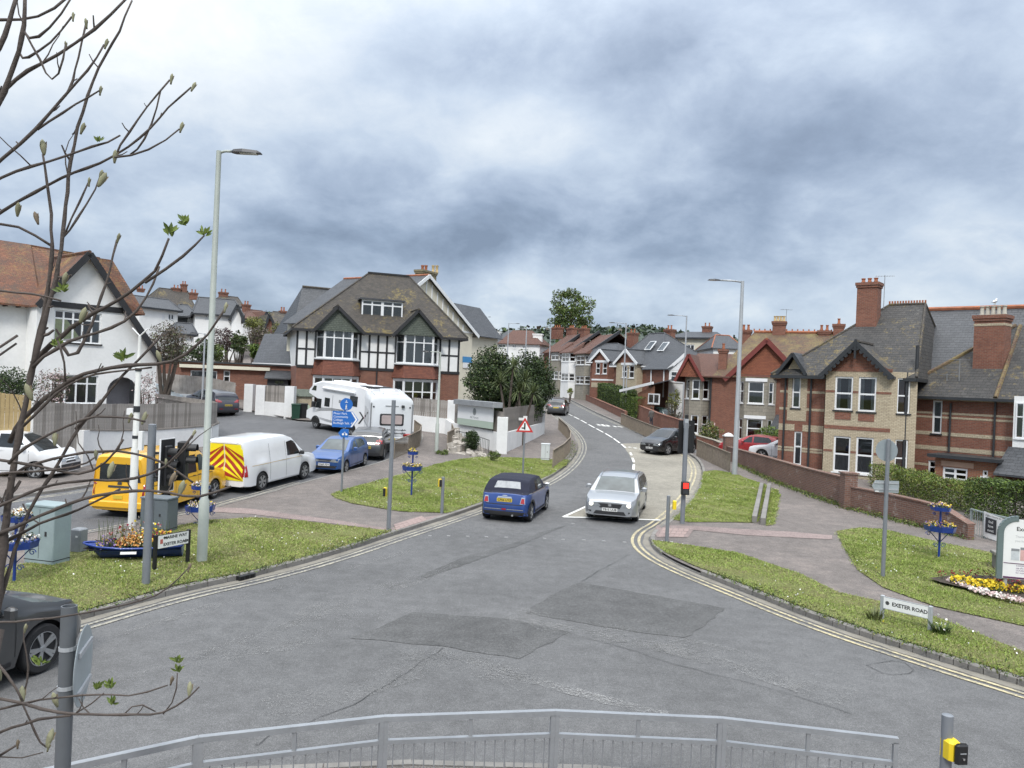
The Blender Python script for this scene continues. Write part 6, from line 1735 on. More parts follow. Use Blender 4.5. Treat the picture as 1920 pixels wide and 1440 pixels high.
# ---- motorhomes
M_GRP = plain('white_grp',(.76,.77,.78),.35, var=.05, vs=1, coat=.3)
def motorhome_side():
	L, W, H = 5.7,2.25,2.95
	e = thing('motorhome', 'white overcab motorhome with black swoosh side graphics, parked facing left', 'motorhome')
	prof = [(0,0.5),(0,.95),(.35,1.15),(.80,1.25),(.95,1.9),(.10,2.15),(.12,2.35),(.5,2.72),(1.3, H),(L - .6, H),(L, H - .12),(L,.42),(3.2,.35),(1.6,.32)]
	poly = [(L / 2 - d, z) for d, z in prof]
	mb = MB(); n = len(poly)
	vs = []
	for y, sc in ((-W / 2,0),(-W / 2 + .06,.06),(W / 2 - .06,.06),(W / 2,0)):
		for x, z in poly:
			cx, cz = 0,1.5
			if sc: vs.append((x, y, z))
			else: vs.append((x - .05 * (1 if x > 0 else -1), y, z - .05 * (1 if z > 1.5 else -1)))
	fs = [tuple(range(n - 1,-1,-1)), tuple(range(3 * n,4 * n))]
	for k in range(3): fs += [(k * n + i, k * n + (i + 1) % n,(k + 1) * n + (i + 1) % n,(k + 1) * n + i) for i in range(n)]
	mb.add(vs, fs); mb.build('body', M_GRP, e,40)
	def sidep(nm, pts, m, y=.01):
		for sg in (1,-1):
			q = [(L / 2 - d, sg * (W / 2 + y), z) for d, z in pts]
			b = MB(); b.poly(q if sg < 0 else list(reversed(q))); b.build(nm, m, e)
	sidep('cab_window',[(.92,1.28),(1.45,1.28),(1.45,1.85),(.98,1.85)], M_CGLASS)
	sidep('overcab_window',[(.38,2.30),(.85,2.30),(.85,2.60),(.62,2.60)], M_CGLASS)
	sidep('side_window',[(1.75,1.45),(2.25,1.45),(2.25,1.98),(1.75,1.98)], M_CGLASS); sidep('side_window',[(4.1,1.75),(4.8,1.75),(4.8,2.35),(4.1,2.35)], M_CGLASS)
	sidep('vent',[(3.1,1.8),(3.4,1.8),(3.4,1.98),(3.1,1.98)], M_LEAD); sidep('door',[(2.5,.55),(2.52,.55),(2.52,2.2),(2.5,2.2)], M_SEAM)
	for k in range(3):
		pts = [(.7 + .1 * k,.95 + .08 * k),(1.4,1.14 + .07 * k),(2.4,1.26 + .06 * k),(3.6,1.30 + .05 * k),(3.6,1.325 + .05 * k),(2.4,1.285 + .06 * k),(1.4,1.17 + .07 * k)]
		sidep('swoosh', pts, M_BLKP,.012);
		sidep('swoosh',[(.8,.75 - .03 * k),(2.0,.66 - .05 * k),(4.2,.60 - .05 * k),(4.2,.62 - .05 * k),(2.0,.685 - .05 * k)], M_LEAD,.012)
	sidep('rear_graphic',[(5.0,.8),(5.35,1.2),(5.0,1.5),(5.15,1.5),(5.5,1.2),(5.15,.8)], M_BLKP)
	b = MB(); b.tube([(L / 2 - 1.6,-W / 2 - .08,2.55),(L / 2 - 4.6,-W / 2 - .08,2.55)],.08,8); b.build('awning_case', M_GRP, e); b = MB(); b.tube([(L / 2 - 1.6, W / 2 + .08,2.55),(L / 2 - 4.6, W / 2 + .08,2.55)],.08,8); b.build('awning_case', M_GRP, e)
	b = MB(); b.box(-L / 2 - .02,-L / 2 + .02,-W / 2 + .1,-W / 2 + .3,1.2,1.6); b.build('tail_light', M_TAIL, e); b = MB(); b.box(-L / 2 - .02,-L / 2 + .02, W / 2 - .3, W / 2 - .1,1.2,1.6); b.build('tail_light', M_TAIL, e)
	sidep('tail_light',[(L - .22,1.15),(L - .02,1.15),(L - .02,1.6),(L - .22,1.6)], M_TAIL)
	b = MB(); b.quad((L / 2 - .40,-W / 2 + .2,1.24),(L / 2 - .40, W / 2 - .2,1.24),(L / 2 - .96, W / 2 - .25,1.9),(L / 2 - .96,-W / 2 + .25,1.9)); b.M = T(.06,0,.06); b.build('windscreen', M_CGLASS, e)
	for k in range(3): b = MB(); b.rbox(L / 2 - 2.2 - k * 1.5, L / 2 - 1.5 - k * 1.5,-.4,.4, H, H + .10,.03); b.build('roof_vent', M_GRP, e)
	b = MB(); b.rbox(L / 2 - 5.4, L / 2 - 4.6,-.9,.9, H, H + .06,.02); b.build('solar_panel', M_DARK, e)
	b = MB(); b.box(-L / 2 + .2, L / 2 - .4,-W / 2 + .3, W / 2 - .3,.3,.6); b.build('underbody', M_UNDER, e)
	for sg in (1,-1):
		b = MB(); b.rbox(L / 2 - .95, L / 2 - .80,*sorted((sg * (W / 2 + .02), sg * (W / 2 + .28))),1.3,1.65,.04); b.build('door_mirror', M_BLKP, e)
	class D: pass
	d = D(); d.L, d.W, d.wr, d.e, d.xf, d.xr = L, W,.34, e, L / 2 - 1.0, L / 2 - 4.4
	Car.wheels(d,6)
	for x in (d.xf, d.xr): sidep('wheel_arch',[(L / 2 - x + .45 * math.cos(a),.33 + .45 * math.sin(a)) for a in np.linspace(0, math.pi,12)], M_UNDER,.004)
	d.set = lambda *a: Car.set(d,*a)
	Car.place(d,(590,804),(662,819), 'L')
motorhome_side()
def motorhome_rear():
	M_GRP = plain('cool_white_grp',(.66,.68,.70),.35, var=.05, vs=1, coat=.3)
	L, W, H = 6.6,2.3,2.95
	e = thing('motorhome', 'white motorhome seen from behind with pink-curtained rear window and cycle rack', 'motorhome')
	n = 10
	ring = [(-W / 2,.42),(W / 2,.42),(W / 2 + .0,2.5),(W / 2 - .04,2.74),(W / 2 - .14,2.85),(W / 2 - .4,2.92),(0, H),(-W / 2 + .4,2.92),(-W / 2 + .14,2.85),(-W / 2 + .04,2.74),(-W / 2,2.5)]
	m = len(ring); vs = []
	st = [(-L / 2,.93),(-L / 2 + .06,.985),(-L / 2 + .25,1),(L / 2 - 1.3,1),(L / 2 - .8,.93),(L / 2 - .2,.55)]
	for x, k in st: vs += [(x, y * min(1, k + .03),.42 + (z - .42) * k) for y, z in ring]
	fs = [tuple(range(m)), tuple(range(len(vs) - 1, len(vs) - m - 1,-1))]
	for i in range(len(st) - 1): fs += [(i * m + k,(i + 1) * m + k,(i + 1) * m + (k + 1) % m, i * m + (k + 1) % m) for k in range(m)]
	mb = MB(); mb.add(vs,[tuple(reversed(f)) for f in fs]); b = mb.build('body', M_GRP, e,40)
	x = -L / 2
	def rp(nm, y0, y1, z0, z1, m_, t=.03, sub=None):
		q = MB(); q.rbox(y0, y1,0, z1 - z0,0, t, min(.05,(z1 - z0) * .2)); q.M = Matrix()
		q2 = MB(); q2.add([(x - v[2], v[0], z0 + v[1]) for v in q.v], q.f); return q2.build(nm, m_, sub or e)
	w = rp('rear_window',-.66,.62,1.38,2.02, M_BLKP,.04)
	rp('pane',-.60,.56,1.43,1.97, plain('pink_blind',(.46,.38,.37),.3, var=.15, vs=3),.05, w)
	rp('tail_light',-1.08,-.66,.80,.97, M_TAIL,.05); rp('tail_light',.66,1.08,.80,.97, M_TAIL,.05)
	rp('bumper',-1.12,1.12,.46,.78, M_GRP,.07); rp('number_plate',-.26,.26,.62,.73, M_PLY,.09)
	rp('marker_lamp',-1.0,-.92,2.34,2.42, M_DARK,.04); rp('marker_lamp',.92,1.0,2.34,2.42, M_DARK,.04);
	rp('camera',-.66,-.5,2.36,2.50, M_DARK,.14); rp('high_brake_lamp',-.35,.35,2.42,2.46, M_LEAD,.03)
	rp('corner_trim',-1.13,-1.06,.80,2.6, M_LEAD,.035); rp('corner_trim',1.06,1.13,.80,2.6, M_LEAD,.035)
	for sg in (1,-1):
		q = MB(); q.poly([(x + a, sg * (W / 2 + .012), z) for a, z in ((.1,1.12),(4.6,1.12),(4.6,1.2),(.1,1.2))]); q.build('side_stripe', M_LEAD, e); q = MB(); q.poly([(x + a, sg * (W / 2 + .012), z) for a, z in ((2.6,1.45),(3.5,1.45),(3.5,2.05),(2.6,2.05))]); q.build('side_window', M_CGLASS, e)
	for z in (1.02,1.2):
		q = MB(); q.tube([(x - .35,-.75, z),(x - .35,.75, z)],.02,6)
		for y in (-.6,-.2,.2,.6): q.tube([(x, y, z),(x - .38, y, z)],.018,6); q.tube([(x - .35, y - .1, z + .04),(x - .35, y + .1, z - .04)],.014,5)
		q.build('cycle_rack', M_DARK, e)
	for sg in (1,-1):
		q = MB(); q.poly([(x + a, sg * (W / 2 + .01), z) for a, z in ((.9,1.4),(2.0,1.4),(2.0,2.05),(.9,2.05))]); q.build('side_window', M_CGLASS, e)
	q = MB(); q.box(x + .3, L / 2 - .5,-W / 2 + .3, W / 2 - .3,.28,.6); q.build('underbody', M_UNDER, e)
	for k in range(2): q = MB(); q.rbox(x + .8 + k * 1.8, x + 1.5 + k * 1.8,-.4,.4, H - .03, H + .12,.03); q.build('roof_vent', M_GRP, e)
	for sg in (1,-1): q = MB(); beam(q,(x + .6, sg * .85, H - .03),(x + 4.4, sg * .85, H - .03),.05,.08); q.build('roof_rail', M_GRP, e)
	class D: pass
	d = D(); d.L, d.W, d.wr, d.e, d.xf, d.xr = L, W,.34, e, L / 2 - .9, L / 2 - 4.9
	Car.wheels(d,6)
	Car.set.__get__(d)
	a = P(733,800,41.0)
	Car.set(d, a.x + 3.3 * math.cos(R(105)), a.y + 3.3 * math.sin(R(105)), R(105))
motorhome_rear()
# ------------------------------------------------------------------ boundary walls, fences, railings
M_FENCE = plain('weathered_board',(.31,.285,.26),.9, var=.32, vs=2.5, bump=.4, bs=25)
M_FENCE2 = plain('weathered_board_dark',(.215,.195,.175),.9, var=.3, vs=2.5, bump=.4, bs=25)
M_FENCEN = plain('new_board',(.42,.31,.15),.85, var=.2, vs=2.5, bump=.3, bs=25)
M_GALV = plain('galvanised_steel',(.36,.375,.39),.42,.55, var=.16, vs=3.5)
M_GALVD = plain('galvanised_dull',(.24,.255,.27),.6,.2, var=.2, vs=4)
M_RUST = plain('weathered_railing',(.24,.20,.155),.8,.1, var=.3, vs=6)
M_RAILG = plain('grey_green_railing',(.33,.38,.37),.5,.2, var=.12)
M_RUBBLE = plain('rubble_stone',(.36,.33,.29),.95, var=.4, vs=2.5, bump=.9, bs=9)
M_WHITEW = plain('white_wall_paint',(.72,.72,.71),.85, var=.12, vs=.9, bump=.25, bs=25)
def depth_pts(l): return [G(*p) for p in l]
def zat(px, py, Y): return P(px, py, Y).z
def wall_run(name, label, pts, tops, th, mat, cat='wall', cap=None, capov=.03, sink=.3, caph=.05):
	"""wall through ground points pts with top heights tops (world z)"""
	e = thing(name, label, cat, pts[0])
	o = pts[0]
	mb = MB(); mc = MB()
	for (a, za),(b, zb) in zip(zip(pts, tops), zip(pts[1:], tops[1:])):
		t = Vector((b.x - a.x, b.y - a.y)); n = Vector((-t.y, t.x)).normalized() * (th / 2)
		if True:
			v = [(a.x - n.x, a.y - n.y, zt(a.x, a.y) - sink),(b.x - n.x, b.y - n.y, zt(b.x, b.y) - sink),(b.x + n.x, b.y + n.y, zt(b.x, b.y) - sink),(a.x + n.x, a.y + n.y, zt(a.x, a.y) - sink),(a.x - n.x, a.y - n.y, za),(b.x - n.x, b.y - n.y, zb),(b.x + n.x, b.y + n.y, zb),(a.x + n.x, a.y + n.y, za)]
			mb.add([(x - o.x, y - o.y, z - o.z) for x, y, z in v],[(3,2,1,0),(4,5,6,7),(0,1,5,4),(1,2,6,5),(2,3,7,6),(3,0,4,7)])
		if cap:
			n2 = n * (1 + capov / (th / 2))
			v = [(a.x - n2.x, a.y - n2.y, za + .003),(b.x - n2.x, b.y - n2.y, zb + .003),(b.x + n2.x, b.y + n2.y, zb + .003),(a.x + n2.x, a.y + n2.y, za + .003)]
			v += [(x, y, z + caph) for x, y, z in v]
			mc.add([(x - o.x, y - o.y, z - o.z) for x, y, z in v],[(3,2,1,0),(4,5,6,7),(0,1,5,4),(1,2,6,5),(2,3,7,6),(3,0,4,7)])
	mb.build('masonry', mat, e)
	if cap: mc.build('coping', cap, e)
	return e
def pillar(e, p, w, h, mat, cap=None, capm=None, sink=.3):
	o = e.location
	mb = MB(); mb.M = T(p.x - o.x, p.y - o.y, p.z - o.z); mb.box(-w / 2, w / 2,-w / 2, w / 2,-sink, h); b = mb.build('pillar', mat, e)
	if cap:
		mc = MB(); mc.M = mb.M; q = w / 2 + .05
		mc.box(-q, q,-q, q, h, h + .06)
		if cap == 'dome': mc.lathe([(q * .95,0),(q * .8,.07),(q * .45,.13),(.03,.16)],10,(0,0, h + .06))
		mc.build('pillar_cap', capm or mat, b)
def fence_run(name, label, pts, z0s, z1s, bw, mat, each=True, off=0.0, cat='fence', e=None, rail=True, gap=.012):
	"""upright boards between ground points; z0s / z1s bottom and top heights (world z) at the points"""
	o = pts[0] if e is None else e.location
	if e is None: e = thing(name, label, cat, pts[0])
	joined = MB(); bm = {}
	for i in range(len(pts) - 1):
		a, b = pts[i], pts[i + 1]
		t = Vector((b.x - a.x, b.y - a.y)); L = t.length; t /= L; n = Vector((-t.y, t.x))
		k = max(1, int(L / bw))
		rz = math.atan2(t.y, t.x)
		for j in range(k):
			u = (j + .5) / k
			x, y = a.x + t.x * L * u + n.x * off, a.y + t.y * L * u + n.y * off
			lo = z0s[i] + (z0s[i + 1] - z0s[i]) * u; hi = z1s[i] + (z1s[i + 1] - z1s[i]) * u + random.uniform(-.012,.012)
			d = random.uniform(0,.012)
			w = L / k / 2 - gap / 2
			M = T(x - o[0], y - o[1], lo - o[2]) @ RZ(rz)
			if each:
				mb = MB(); mb.box(-w, w,-.011 - d,.011 - d,0, hi - lo); ob = mb.build('board', mat if random.random() < .7 else M_FENCE2 if mat == M_FENCE else mat, e)
				ob.matrix_local = M
			else:
				joined.M = M; joined.box(-w, w,-.011 - d,.011 - d,0, hi - lo)
		if rail:
			mr = MB()
			for f in (.25,.8):
				za = z0s[i] + (z1s[i] - z0s[i]) * f; zb = z0s[i + 1] + (z1s[i + 1] - z0s[i + 1]) * f
				beam(mr,(a.x + n.x * (off + .04) - o[0], a.y + n.y * (off + .04) - o[1], za - o[2]),(b.x + n.x * (off + .04) - o[0], b.y + n.y * (off + .04) - o[1], zb - o[2]),.04,.08)
			mr.build('fence_rail', mat, e)
	if not each: joined.build('boards', mat, e)['kind'] = 'stuff'
	return e
# --- left: long fence on a white wall
WL = [(58,893),(150,878),(210,867),(270,857),(335,847),(392,838),(404,828),(398,817)]
wp = depth_pts(WL)
tops = [zat(px, py, p.y) for (px, py), p in zip([(58,845),(150,807),(210,808),(270,807),(335,803),(392,799),(404,794),(398,787)], wp)]
ftop = [zat(px, py, p.y) for (px, py), p in zip([(58,753),(150,757),(210,757),(270,757),(335,756),(392,755),(404,755),(398,752)], wp)]
e = wall_run('white_garden_wall', 'low white painted garden wall under the long weathered fence on the left', wp[1:], tops[1:],.28, M_WHITEW, cap=M_FENCE2)
pillar(e, wp[1],.45, tops[1] - wp[1].z + .02, M_WHITEW)
fe = fence_run('board_fence', 'long weathered grey board fence on top of the white garden wall', wp[1:],[t + .06 for t in tops[1:]], ftop[1:],.13, M_FENCE)
fence_run('board_fence', 'tall weathered grey board fence behind the white people carrier', wp[:2],[p.z + .05 for p in wp[:2]], ftop[:2],.13, M_FENCE)
a, b = G(-120,905), wp[0] + Vector((-.1,0,0))
fence_run('new_fence', 'new honey-coloured board fence at the far left edge',[a,(a + b) / 2, b],[p.z + .05 for p in (a,(a + b) / 2, b)],[zat(-120,730, a.y), zat(0,735,(a.y + b.y) / 2), zat(55,742, b.y)],.14, M_FENCEN)
a, b = G(398,815), G(285,781)
fence_run('return_fence', 'short weathered fence returning from the corner towards the parked pale car',[a, b],[a.z + .6, b.z + .4],[zat(398,752, a.y), zat(285,737, b.y)],.14, M_FENCE, False)
# --- far side of the side road: white pillars with fence panels
wq = depth_pts([(300,757),(380,764),(440,771)])
tp = [zat(x, y, p.y) for (x, y), p in zip([(300,737),(380,740),(440,744)], wq)]
tf = [zat(x, y, p.y) for (x, y), p in zip([(300,700),(380,706),(455,718)], wq)]
e = wall_run('white_front_wall', 'low white wall under weathered boards behind the dark SUV', wq, tp,.25, M_WHITEW)
fence_run('front_fence', 'weathered board fence on the low white wall behind the dark SUV', wq, tp, tf,.14, M_FENCE, False)
gp = depth_pts([(467,771),(489,777),(543,784)])
e = wall_run('gate_wall', 'white wall with two square pillars and fence panel, left of the timbered house', gp[1:],[zat(489,752, gp[1].y), zat(543,756, gp[2].y)],.25, M_WHITEW)
pillar(e, gp[1],.62, zat(489,722, gp[1].y) - gp[1].z, M_WHITEW); pillar(e, gp[2],.62, zat(543,724, gp[2].y) - gp[2].z, M_WHITEW)
fence_run('gate_fence', 'weathered fence panel between the two white gate pillars', gp[1:],[zat(489,752, gp[1].y), zat(543,756, gp[2].y)],[zat(489,722, gp[1].y), zat(543,724, gp[2].y)],.14, M_FENCE, True)
e = thing('gate_pillar', 'white square gate pillar beside the dark SUV', 'pillar', gp[0]); pillar(e, gp[0],.6, zat(467,720, gp[0].y) - gp[0].z, M_WHITEW)
p = G(559,784); p.y += 1.2
e = thing('brick_store', 'small buff brick store with grey pitched felt roof beside the white pillar', 'shed', p,.2)
mb = MB(); mb.box(-.7,.55,-.6,.6,-.2,1.5); mb.build('wall', M_BUFF, e)
mb = MB(); slab(mb,[(-.85,-.75,1.5),(.7,-.75,1.5),(.7,0,1.95),(-.85,0,1.95)],.05); slab(mb,[(.7,.75,1.5),(-.85,.75,1.5),(-.85,0,1.95),(.7,0,1.95)],.05); mb.build('roof', M_GTILE, e)
# --- right: boarded white wall round the timbered house's garden
wr_ = depth_pts([(770,808),(836,816),(851,822),(940,853),(1016,816)])
h_ = [zat(x, y, p.y) for (x, y), p in zip([(770,778),(836,785),(851,793),(940,812),(1016,792)], wr_)]
f_ = [zat(x, y, p.y) for (x, y), p in zip([(770,745),(836,751),(851,757),(940,765),(1016,757)], wr_)]
e = wall_run('white_boundary_wall', 'white garden wall with pillars at the corner of the two roads', wr_, h_,.28, M_WHITEW)
for i, top in ((1,750),(3,782),(4,770)):
	px = (836,940,1016)[(1,3,4).index(i)]
	pillar(e, wr_[i] + (Vector((.35,0,0)) if i == 1 else Vector()),.6 if i < 4 else .35, zat(px, top, wr_[i].y) - wr_[i].z, M_WHITEW)
fence_run('boundary_fence', 'weathered board fence above the white corner wall below the cordylines', wr_[3:],[z + .01 for z in h_[3:]], f_[3:],.13, M_FENCE2, True)
fence_run('boundary_fence', 'weathered board fence on the white wall right of the motorhomes', wr_[:2],[z + .01 for z in h_[:2]], f_[:2],.14, M_FENCE, True)
fence_run('boundary_fence', 'dark board fence carrying the nursery sign', wr_[2:4],[z + .01 for z in h_[2:4]],[f_[2], zat(940,772, wr_[3].y)],.14, M_FENCE2, True)
def nursery_sign():
	a, b = wr_[2], wr_[3]
	t = Vector((b.x - a.x, b.y - a.y)).normalized(); n = Vector((t.y,-t.x)) * .25
	def pt(px, py):
		d = ray(px, py); o = Vector((a.x, a.y)) + n; nn = Vector((n.x, n.y)).normalized()
		k = o.dot(nn) / (d.x * nn.x + d.y * nn.y); return CAM + d * k
	o = pt(858,795); w = (Vector((pt(924,795).x, pt(924,795).y)) - Vector((o.x, o.y))).length
	e = thing('nursery_sign', 'white and pale green sign board with round grey emblem on the dark fence', 'sign', o, math.atan2(t.y, t.x))
	H = pt(858,758).z - o.z; hg = pt(858,783).z - o.z
	mb = MB(); mb.box(0, w,-.03,.03, hg, H); mb.build('white_panel', plain('sign_white',(.76,.77,.77),.5, var=.03), e)
	mb = MB(); mb.box(0, w,-.03,.03,.0, hg - .003); mb.build('green_panel', plain('sign_green',(.42,.50,.42),.5, var=.03), e)
	g = plain('sign_grey',(.28,.30,.30),.6, var=.03)
	mb = MB(); mb.M = T(w / 2,-.035, H * .72) @ Matrix.Rotation(R(90),4, 'X'); mb.lathe([(.17,0),(.22,0),(.22,.004),(.17,.004)],20); mb.tube([(-.15,-.05,.002),(.15,-.05,.002)],.02,4); mb.tube([(-.1,.05,.002),(.12,.06,.002)],.03,4); mb.tube([(-.03,-.15,.002),(.05,.14,.002)],.03,4); mb.build('emblem', g, e)
	text('lettering', 'ABC Nursery',.2, g, e, T(w / 2,-.036, H * .44) @ FACE)
	mb = MB(); mb.box(-.1, w + .45,-.3,.35, H + .02, H + .32); mb.build('canopy', M_LEAD, e)
nursery_sign()
# --- right: long old brick wall
bw_px = [(1364,864),(1382,873),(1416,888),(1452,905),(1494,921),(1536,936),(1586,954)]
bw_tp = [(1364,838),(1382,843),(1416,852),(1452,862),(1494,874),(1536,885),(1586,897)]
bp = depth_pts(bw_px)
e = wall_run('brick_garden_wall', 'old red brick garden wall in front of the banded brick house', bp,[zat(x, y, p.y) for (x, y), p in zip(bw_tp, bp)],.24, M_WALLB, cap=M_WALLB)
pl = G(1589,957); pillar(e, pl,.5, zat(1589,888, pl.y) - pl.z, M_WALLB, 'flat', M_WALLB)
pl = bp[0]; pillar(e, pl,.5, zat(1358,818, pl.y) - pl.z, M_WALLB, 'dome', M_WHITEW)
bw2 = depth_pts([(1590,957),(1660,974),(1722,990),(1768,1002),(1820,1018)])
wall_run('brick_garden_wall', 'lower patched brick garden wall in front of the long clipped hedge', bw2,[zat(x, y, p.y) for (x, y), p in zip([(1590,913),(1660,926),(1722,940),(1768,952),(1820,985)], bw2)],.24, M_WALLB, cap=M_WALLB)
q = [P(1300,836,52), P(1340,848,50.5), P(1364,852,48.5)]
q = [on(p.x, p.y) for p in q]
wall_run('forecourt_wall', 'short brick forecourt wall beside the black hatchback', q,[zat(1300,815,52), zat(1340,826,50.5), zat(1364,836,48.5)],.24, M_BRICK, cap=M_STONE)
p = on(*P(1427,850,51).xy); e = thing('capped_pillar', 'brick gate pillar with white domed cap between the red and white cars', 'pillar', p); pillar(e, p,.5, zat(1427,822,51) - p.z, M_WALLB, 'dome', M_WHITEW)
q = [G(1262,826), G(1216,806), G(1174,788)]
q = [on(p.x + 1.0, p.y + 1.0) for p in q]
wall_run('hill_wall', 'brick boundary wall of the drive beside the hill railing', q,[zat(1276,790, q[0].y), zat(1225,775, q[1].y), zat(1178,757, q[2].y)],.24, M_BRICK, cap=M_BRICK)
q = [G(1168,788), G(1112,760), G(1066,738)]
q = [on(p.x + .3, p.y + .2) for p in q]
wall_run('low_hill_wall', 'low brick wall under the hedges beside the hill pavement', q,[p.z + .8 for p in q],.24, M_BRICK, cap=M_BRICK)
for x0, y0, x1, y1, lb in ((1428,916,1414,986, 'left of the two low concrete edging walls crossing the right verge'),(1442,917,1430,990, 'right of the two low concrete edging walls crossing the right verge')):
	a, b = G(x0, y0), G(x1, y1); wall_run('edging_wall', lb,[a, b],[a.z + .28, b.z + .34],.16, M_KERB)
def rubble_bank():
	a, b, c_, d = G(838,852), G(912,862), G(905,846), G(850,832)
	e = thing('rubble_bank', 'sloping pale rubble stone bank beside the path railing', 'wall', a)
	rs = random.Random(3)
	for i in range(70):
		u, v = rs.random(), rs.random()
		p = a * (1 - u) * (1 - v) + b * u * (1 - v) + c_ * u * v + d * (1 - u) * v
		hgt = (1 - u) * .95 * (.35 + .65 * v) + .05
		mb = MB(); r_ = rs.uniform(.12,.28)
		vs = [(r_ * math.cos(k * 1.05) * rs.uniform(.75,1.1), r_ * math.sin(k * 1.05) * rs.uniform(.75,1.1)) for k in range(6)]
		mb.prism_z(vs,-.25, rs.uniform(.03,.1)); o = mb.build('stone', M_RUBBLE, e); o.location = (p.x - a.x, p.y - a.y, zt(p.x, p.y) - a.z + hgt); o.rotation_euler = (rs.uniform(-.3,.3), rs.uniform(-.1,.5), rs.uniform(0,6))
	mb = MB()
	vs = [(p.x - a.x, p.y - a.y, zt(p.x, p.y) - a.z + h) for p, h in ((a,.2),(b,0),(c_,0),(d,.8),(a,-.1),(b,-.1),(c_,-.1),(d,-.1))]
	mb.add(vs,[(0,1,2,3),(0,4,5,1),(1,5,6,2),(2,6,7,3),(3,7,4,0)]); mb.build('earth_core', M_RUBBLE, e)
rubble_bank()
# ---- railings
def railing(name, label, pts, h, mat, post=2.0, bar=.11, each=False, second=.0, br=.008, pw=.05, cat='railing', posts=True, base=.08):
	"""pts: ground points"""
	e = thing(name, label, cat, pts[0]); o = pts[0]
	bars = MB(); barme = None
	for a, b in zip(pts, pts[1:]):
		L = (b - a).to_2d().length; n = max(1, round(L / post))
		for k in range(n):
			p, q = a.lerp(b, k / n) - o, a.lerp(b,(k + 1) / n) - o
			if second:
				pass
			mr = MB(); beam(mr, p + Vector((0,0, h)), q + Vector((0,0, h)), pw, pw * .9); mr.build('top_rail', mat, e)
			ml = MB(); beam(ml, p + Vector((0,0, base)), q + Vector((0,0, base)), pw * .7, pw * .6); ml.build('bottom_rail', mat, e)
			ht = h
			if second:
				ht = h - second
				ms = MB(); beam(ms, p + Vector((0,0, ht)), q + Vector((0,0, ht)), pw * .8, pw * .7); ms.build('second_rail', mat, e)
				mm = p.lerp(q,.5); mt = MB(); mt.box(-.02,.02,-.015,.015, ht, h); ob = mt.build('stub', mat, e); ob.location = mm
			rz = math.atan2((q - p).y,(q - p).x)
			if posts:
				for s_, dd in ((p,.026),(q,-.026)):
					mp = MB(); mp.box(-pw * .36, pw * .36,-pw * .5, pw * .5,-.3, h - pw * .3); ob = mp.build('post', mat, e); ob.location = s_ + (q - p).normalized() * dd; ob.rotation_euler = (0,0, rz)
			l2 = (q - p).length; nb = max(2, int(l2 / bar))
			for j in range(1, nb):
				c_ = p.lerp(q, j / nb)
				if each:
					if barme is None:
						m1 = MB(); m1.tube([(0,0, base),(0,0, ht)], br,6); barme = m1.build('bar', mat, e); ob = barme
					else: ob = link('bar', barme.data, e)
					ob.location = c_
				else: bars.M = T(*c_); bars.box(-br, br,-br, br, base, ht)
	if not each: bars.M = Matrix(); bars.build('bars', mat, e)['kind'] = 'stuff'
	return e
def atz(px, py, z):
	d = ray(px, py); k = (z - CAM_H) / d.z; return Vector((d.x * k, k,0))
near = [atz(x, y,1.1) for x, y in ((80,1449),(372,1386),(720,1347),(1041,1336),(1354,1350),(1684,1388))]
railing('guard_railing', 'galvanised steel guard railing in the foreground at the bottom of the frame',[p + Vector((0,0,.05)) for p in near],1.05, M_GALV,3.0,.105, True,.24,.007,.062)
railing('bend_railing', 'curved rusty pedestrian railing on the inside of the bend', depth_pts([(1036,881),(1056,866),(1068,851),(1069,838),(1063,825),(1047,808)]),1.0, M_RUST,2.2,.11, False,0,.011)
railing('hill_railing', 'long rusty railing beside the pavement where the person walks', depth_pts([(1164,797),(1192,811),(1222,825),(1256,838)]),1.05, M_RUST,2.2,.11, False,0,.013)
railing('turning_railing', 'rusty railing right of the black hatchback beside the side turning', depth_pts([(1306,858),(1336,873),(1368,889)]),1.1, M_RUST,2.2,.11, False,0,.012)
railing('kerb_railing', 'rusty curved railing beside the parked grey hatchback', depth_pts([(738,864),(766,852),(786,840),(789,829),(776,818)]),1.0, M_RUST,2.2,.11, False,0,.011)
railing('path_railing', 'short rusty railing at the head of the rubble bank', depth_pts([(838,848),(850,840),(846,828)]),1.1, M_RUST,2.0,.11, False,0,.011)
railing('ramp_handrail', 'thin black handrail with uprights on the white corner wall steps', depth_pts([(855,838),(885,846),(916,858)]),.95, M_DARK,3.0,.22, False,0,.008,.03)
railing('banner_railing', 'grey-green railing carrying the white banner at the right edge', depth_pts([(1818,1006),(1845,1015),(1900,1030),(1990,1054)]),.95, M_RAILG,2.0,.12, True,0,.009)
# ------------------------------------------------------------------ lamp posts, signals, signs
M_POLE = plain('grey_green_pole',(.40,.43,.39),.55,.1, var=.12, vs=1.5)
M_POLEG = plain('grey_signal_pole',(.20,.215,.235),.5,.15, var=.12, vs=2)
M_LGREY = plain('pale_steel',(.42,.44,.46),.5,.3, var=.1)
M_LHEAD = plain('lantern_grey',(.035,.037,.042),.45,.2, var=.15)
M_BLK = plain('signal_black',(.012,.012,.013),.5, var=.15)
M_PALEC = plain('cabinet_pale_green',(.27,.335,.345),.6, var=.12, vs=2)
M_GREYC = plain('cabinet_grey',(.115,.135,.15),.55, var=.12, vs=2)
M_SIGNB = plain('sign_back_grey',(.33,.37,.385),.55,.2, var=.12, vs=3)
M_SBLUE = plain('sign_blue',(.015,.13,.46),.45, var=.06)
M_SWHITE = plain('sign_face_white',(.77,.77,.76),.5, var=.05)
M_YBOX = plain('push_button_yellow',(.80,.58,.02),.5, var=.06)
M_REDON = plain('red_signal_lit',(.5,.01,.01),.3, var=0, emit=((1,.03,.02),1.6))
M_REDDIM = plain('red_lens',(.14,.008,.010),.25, var=.1)
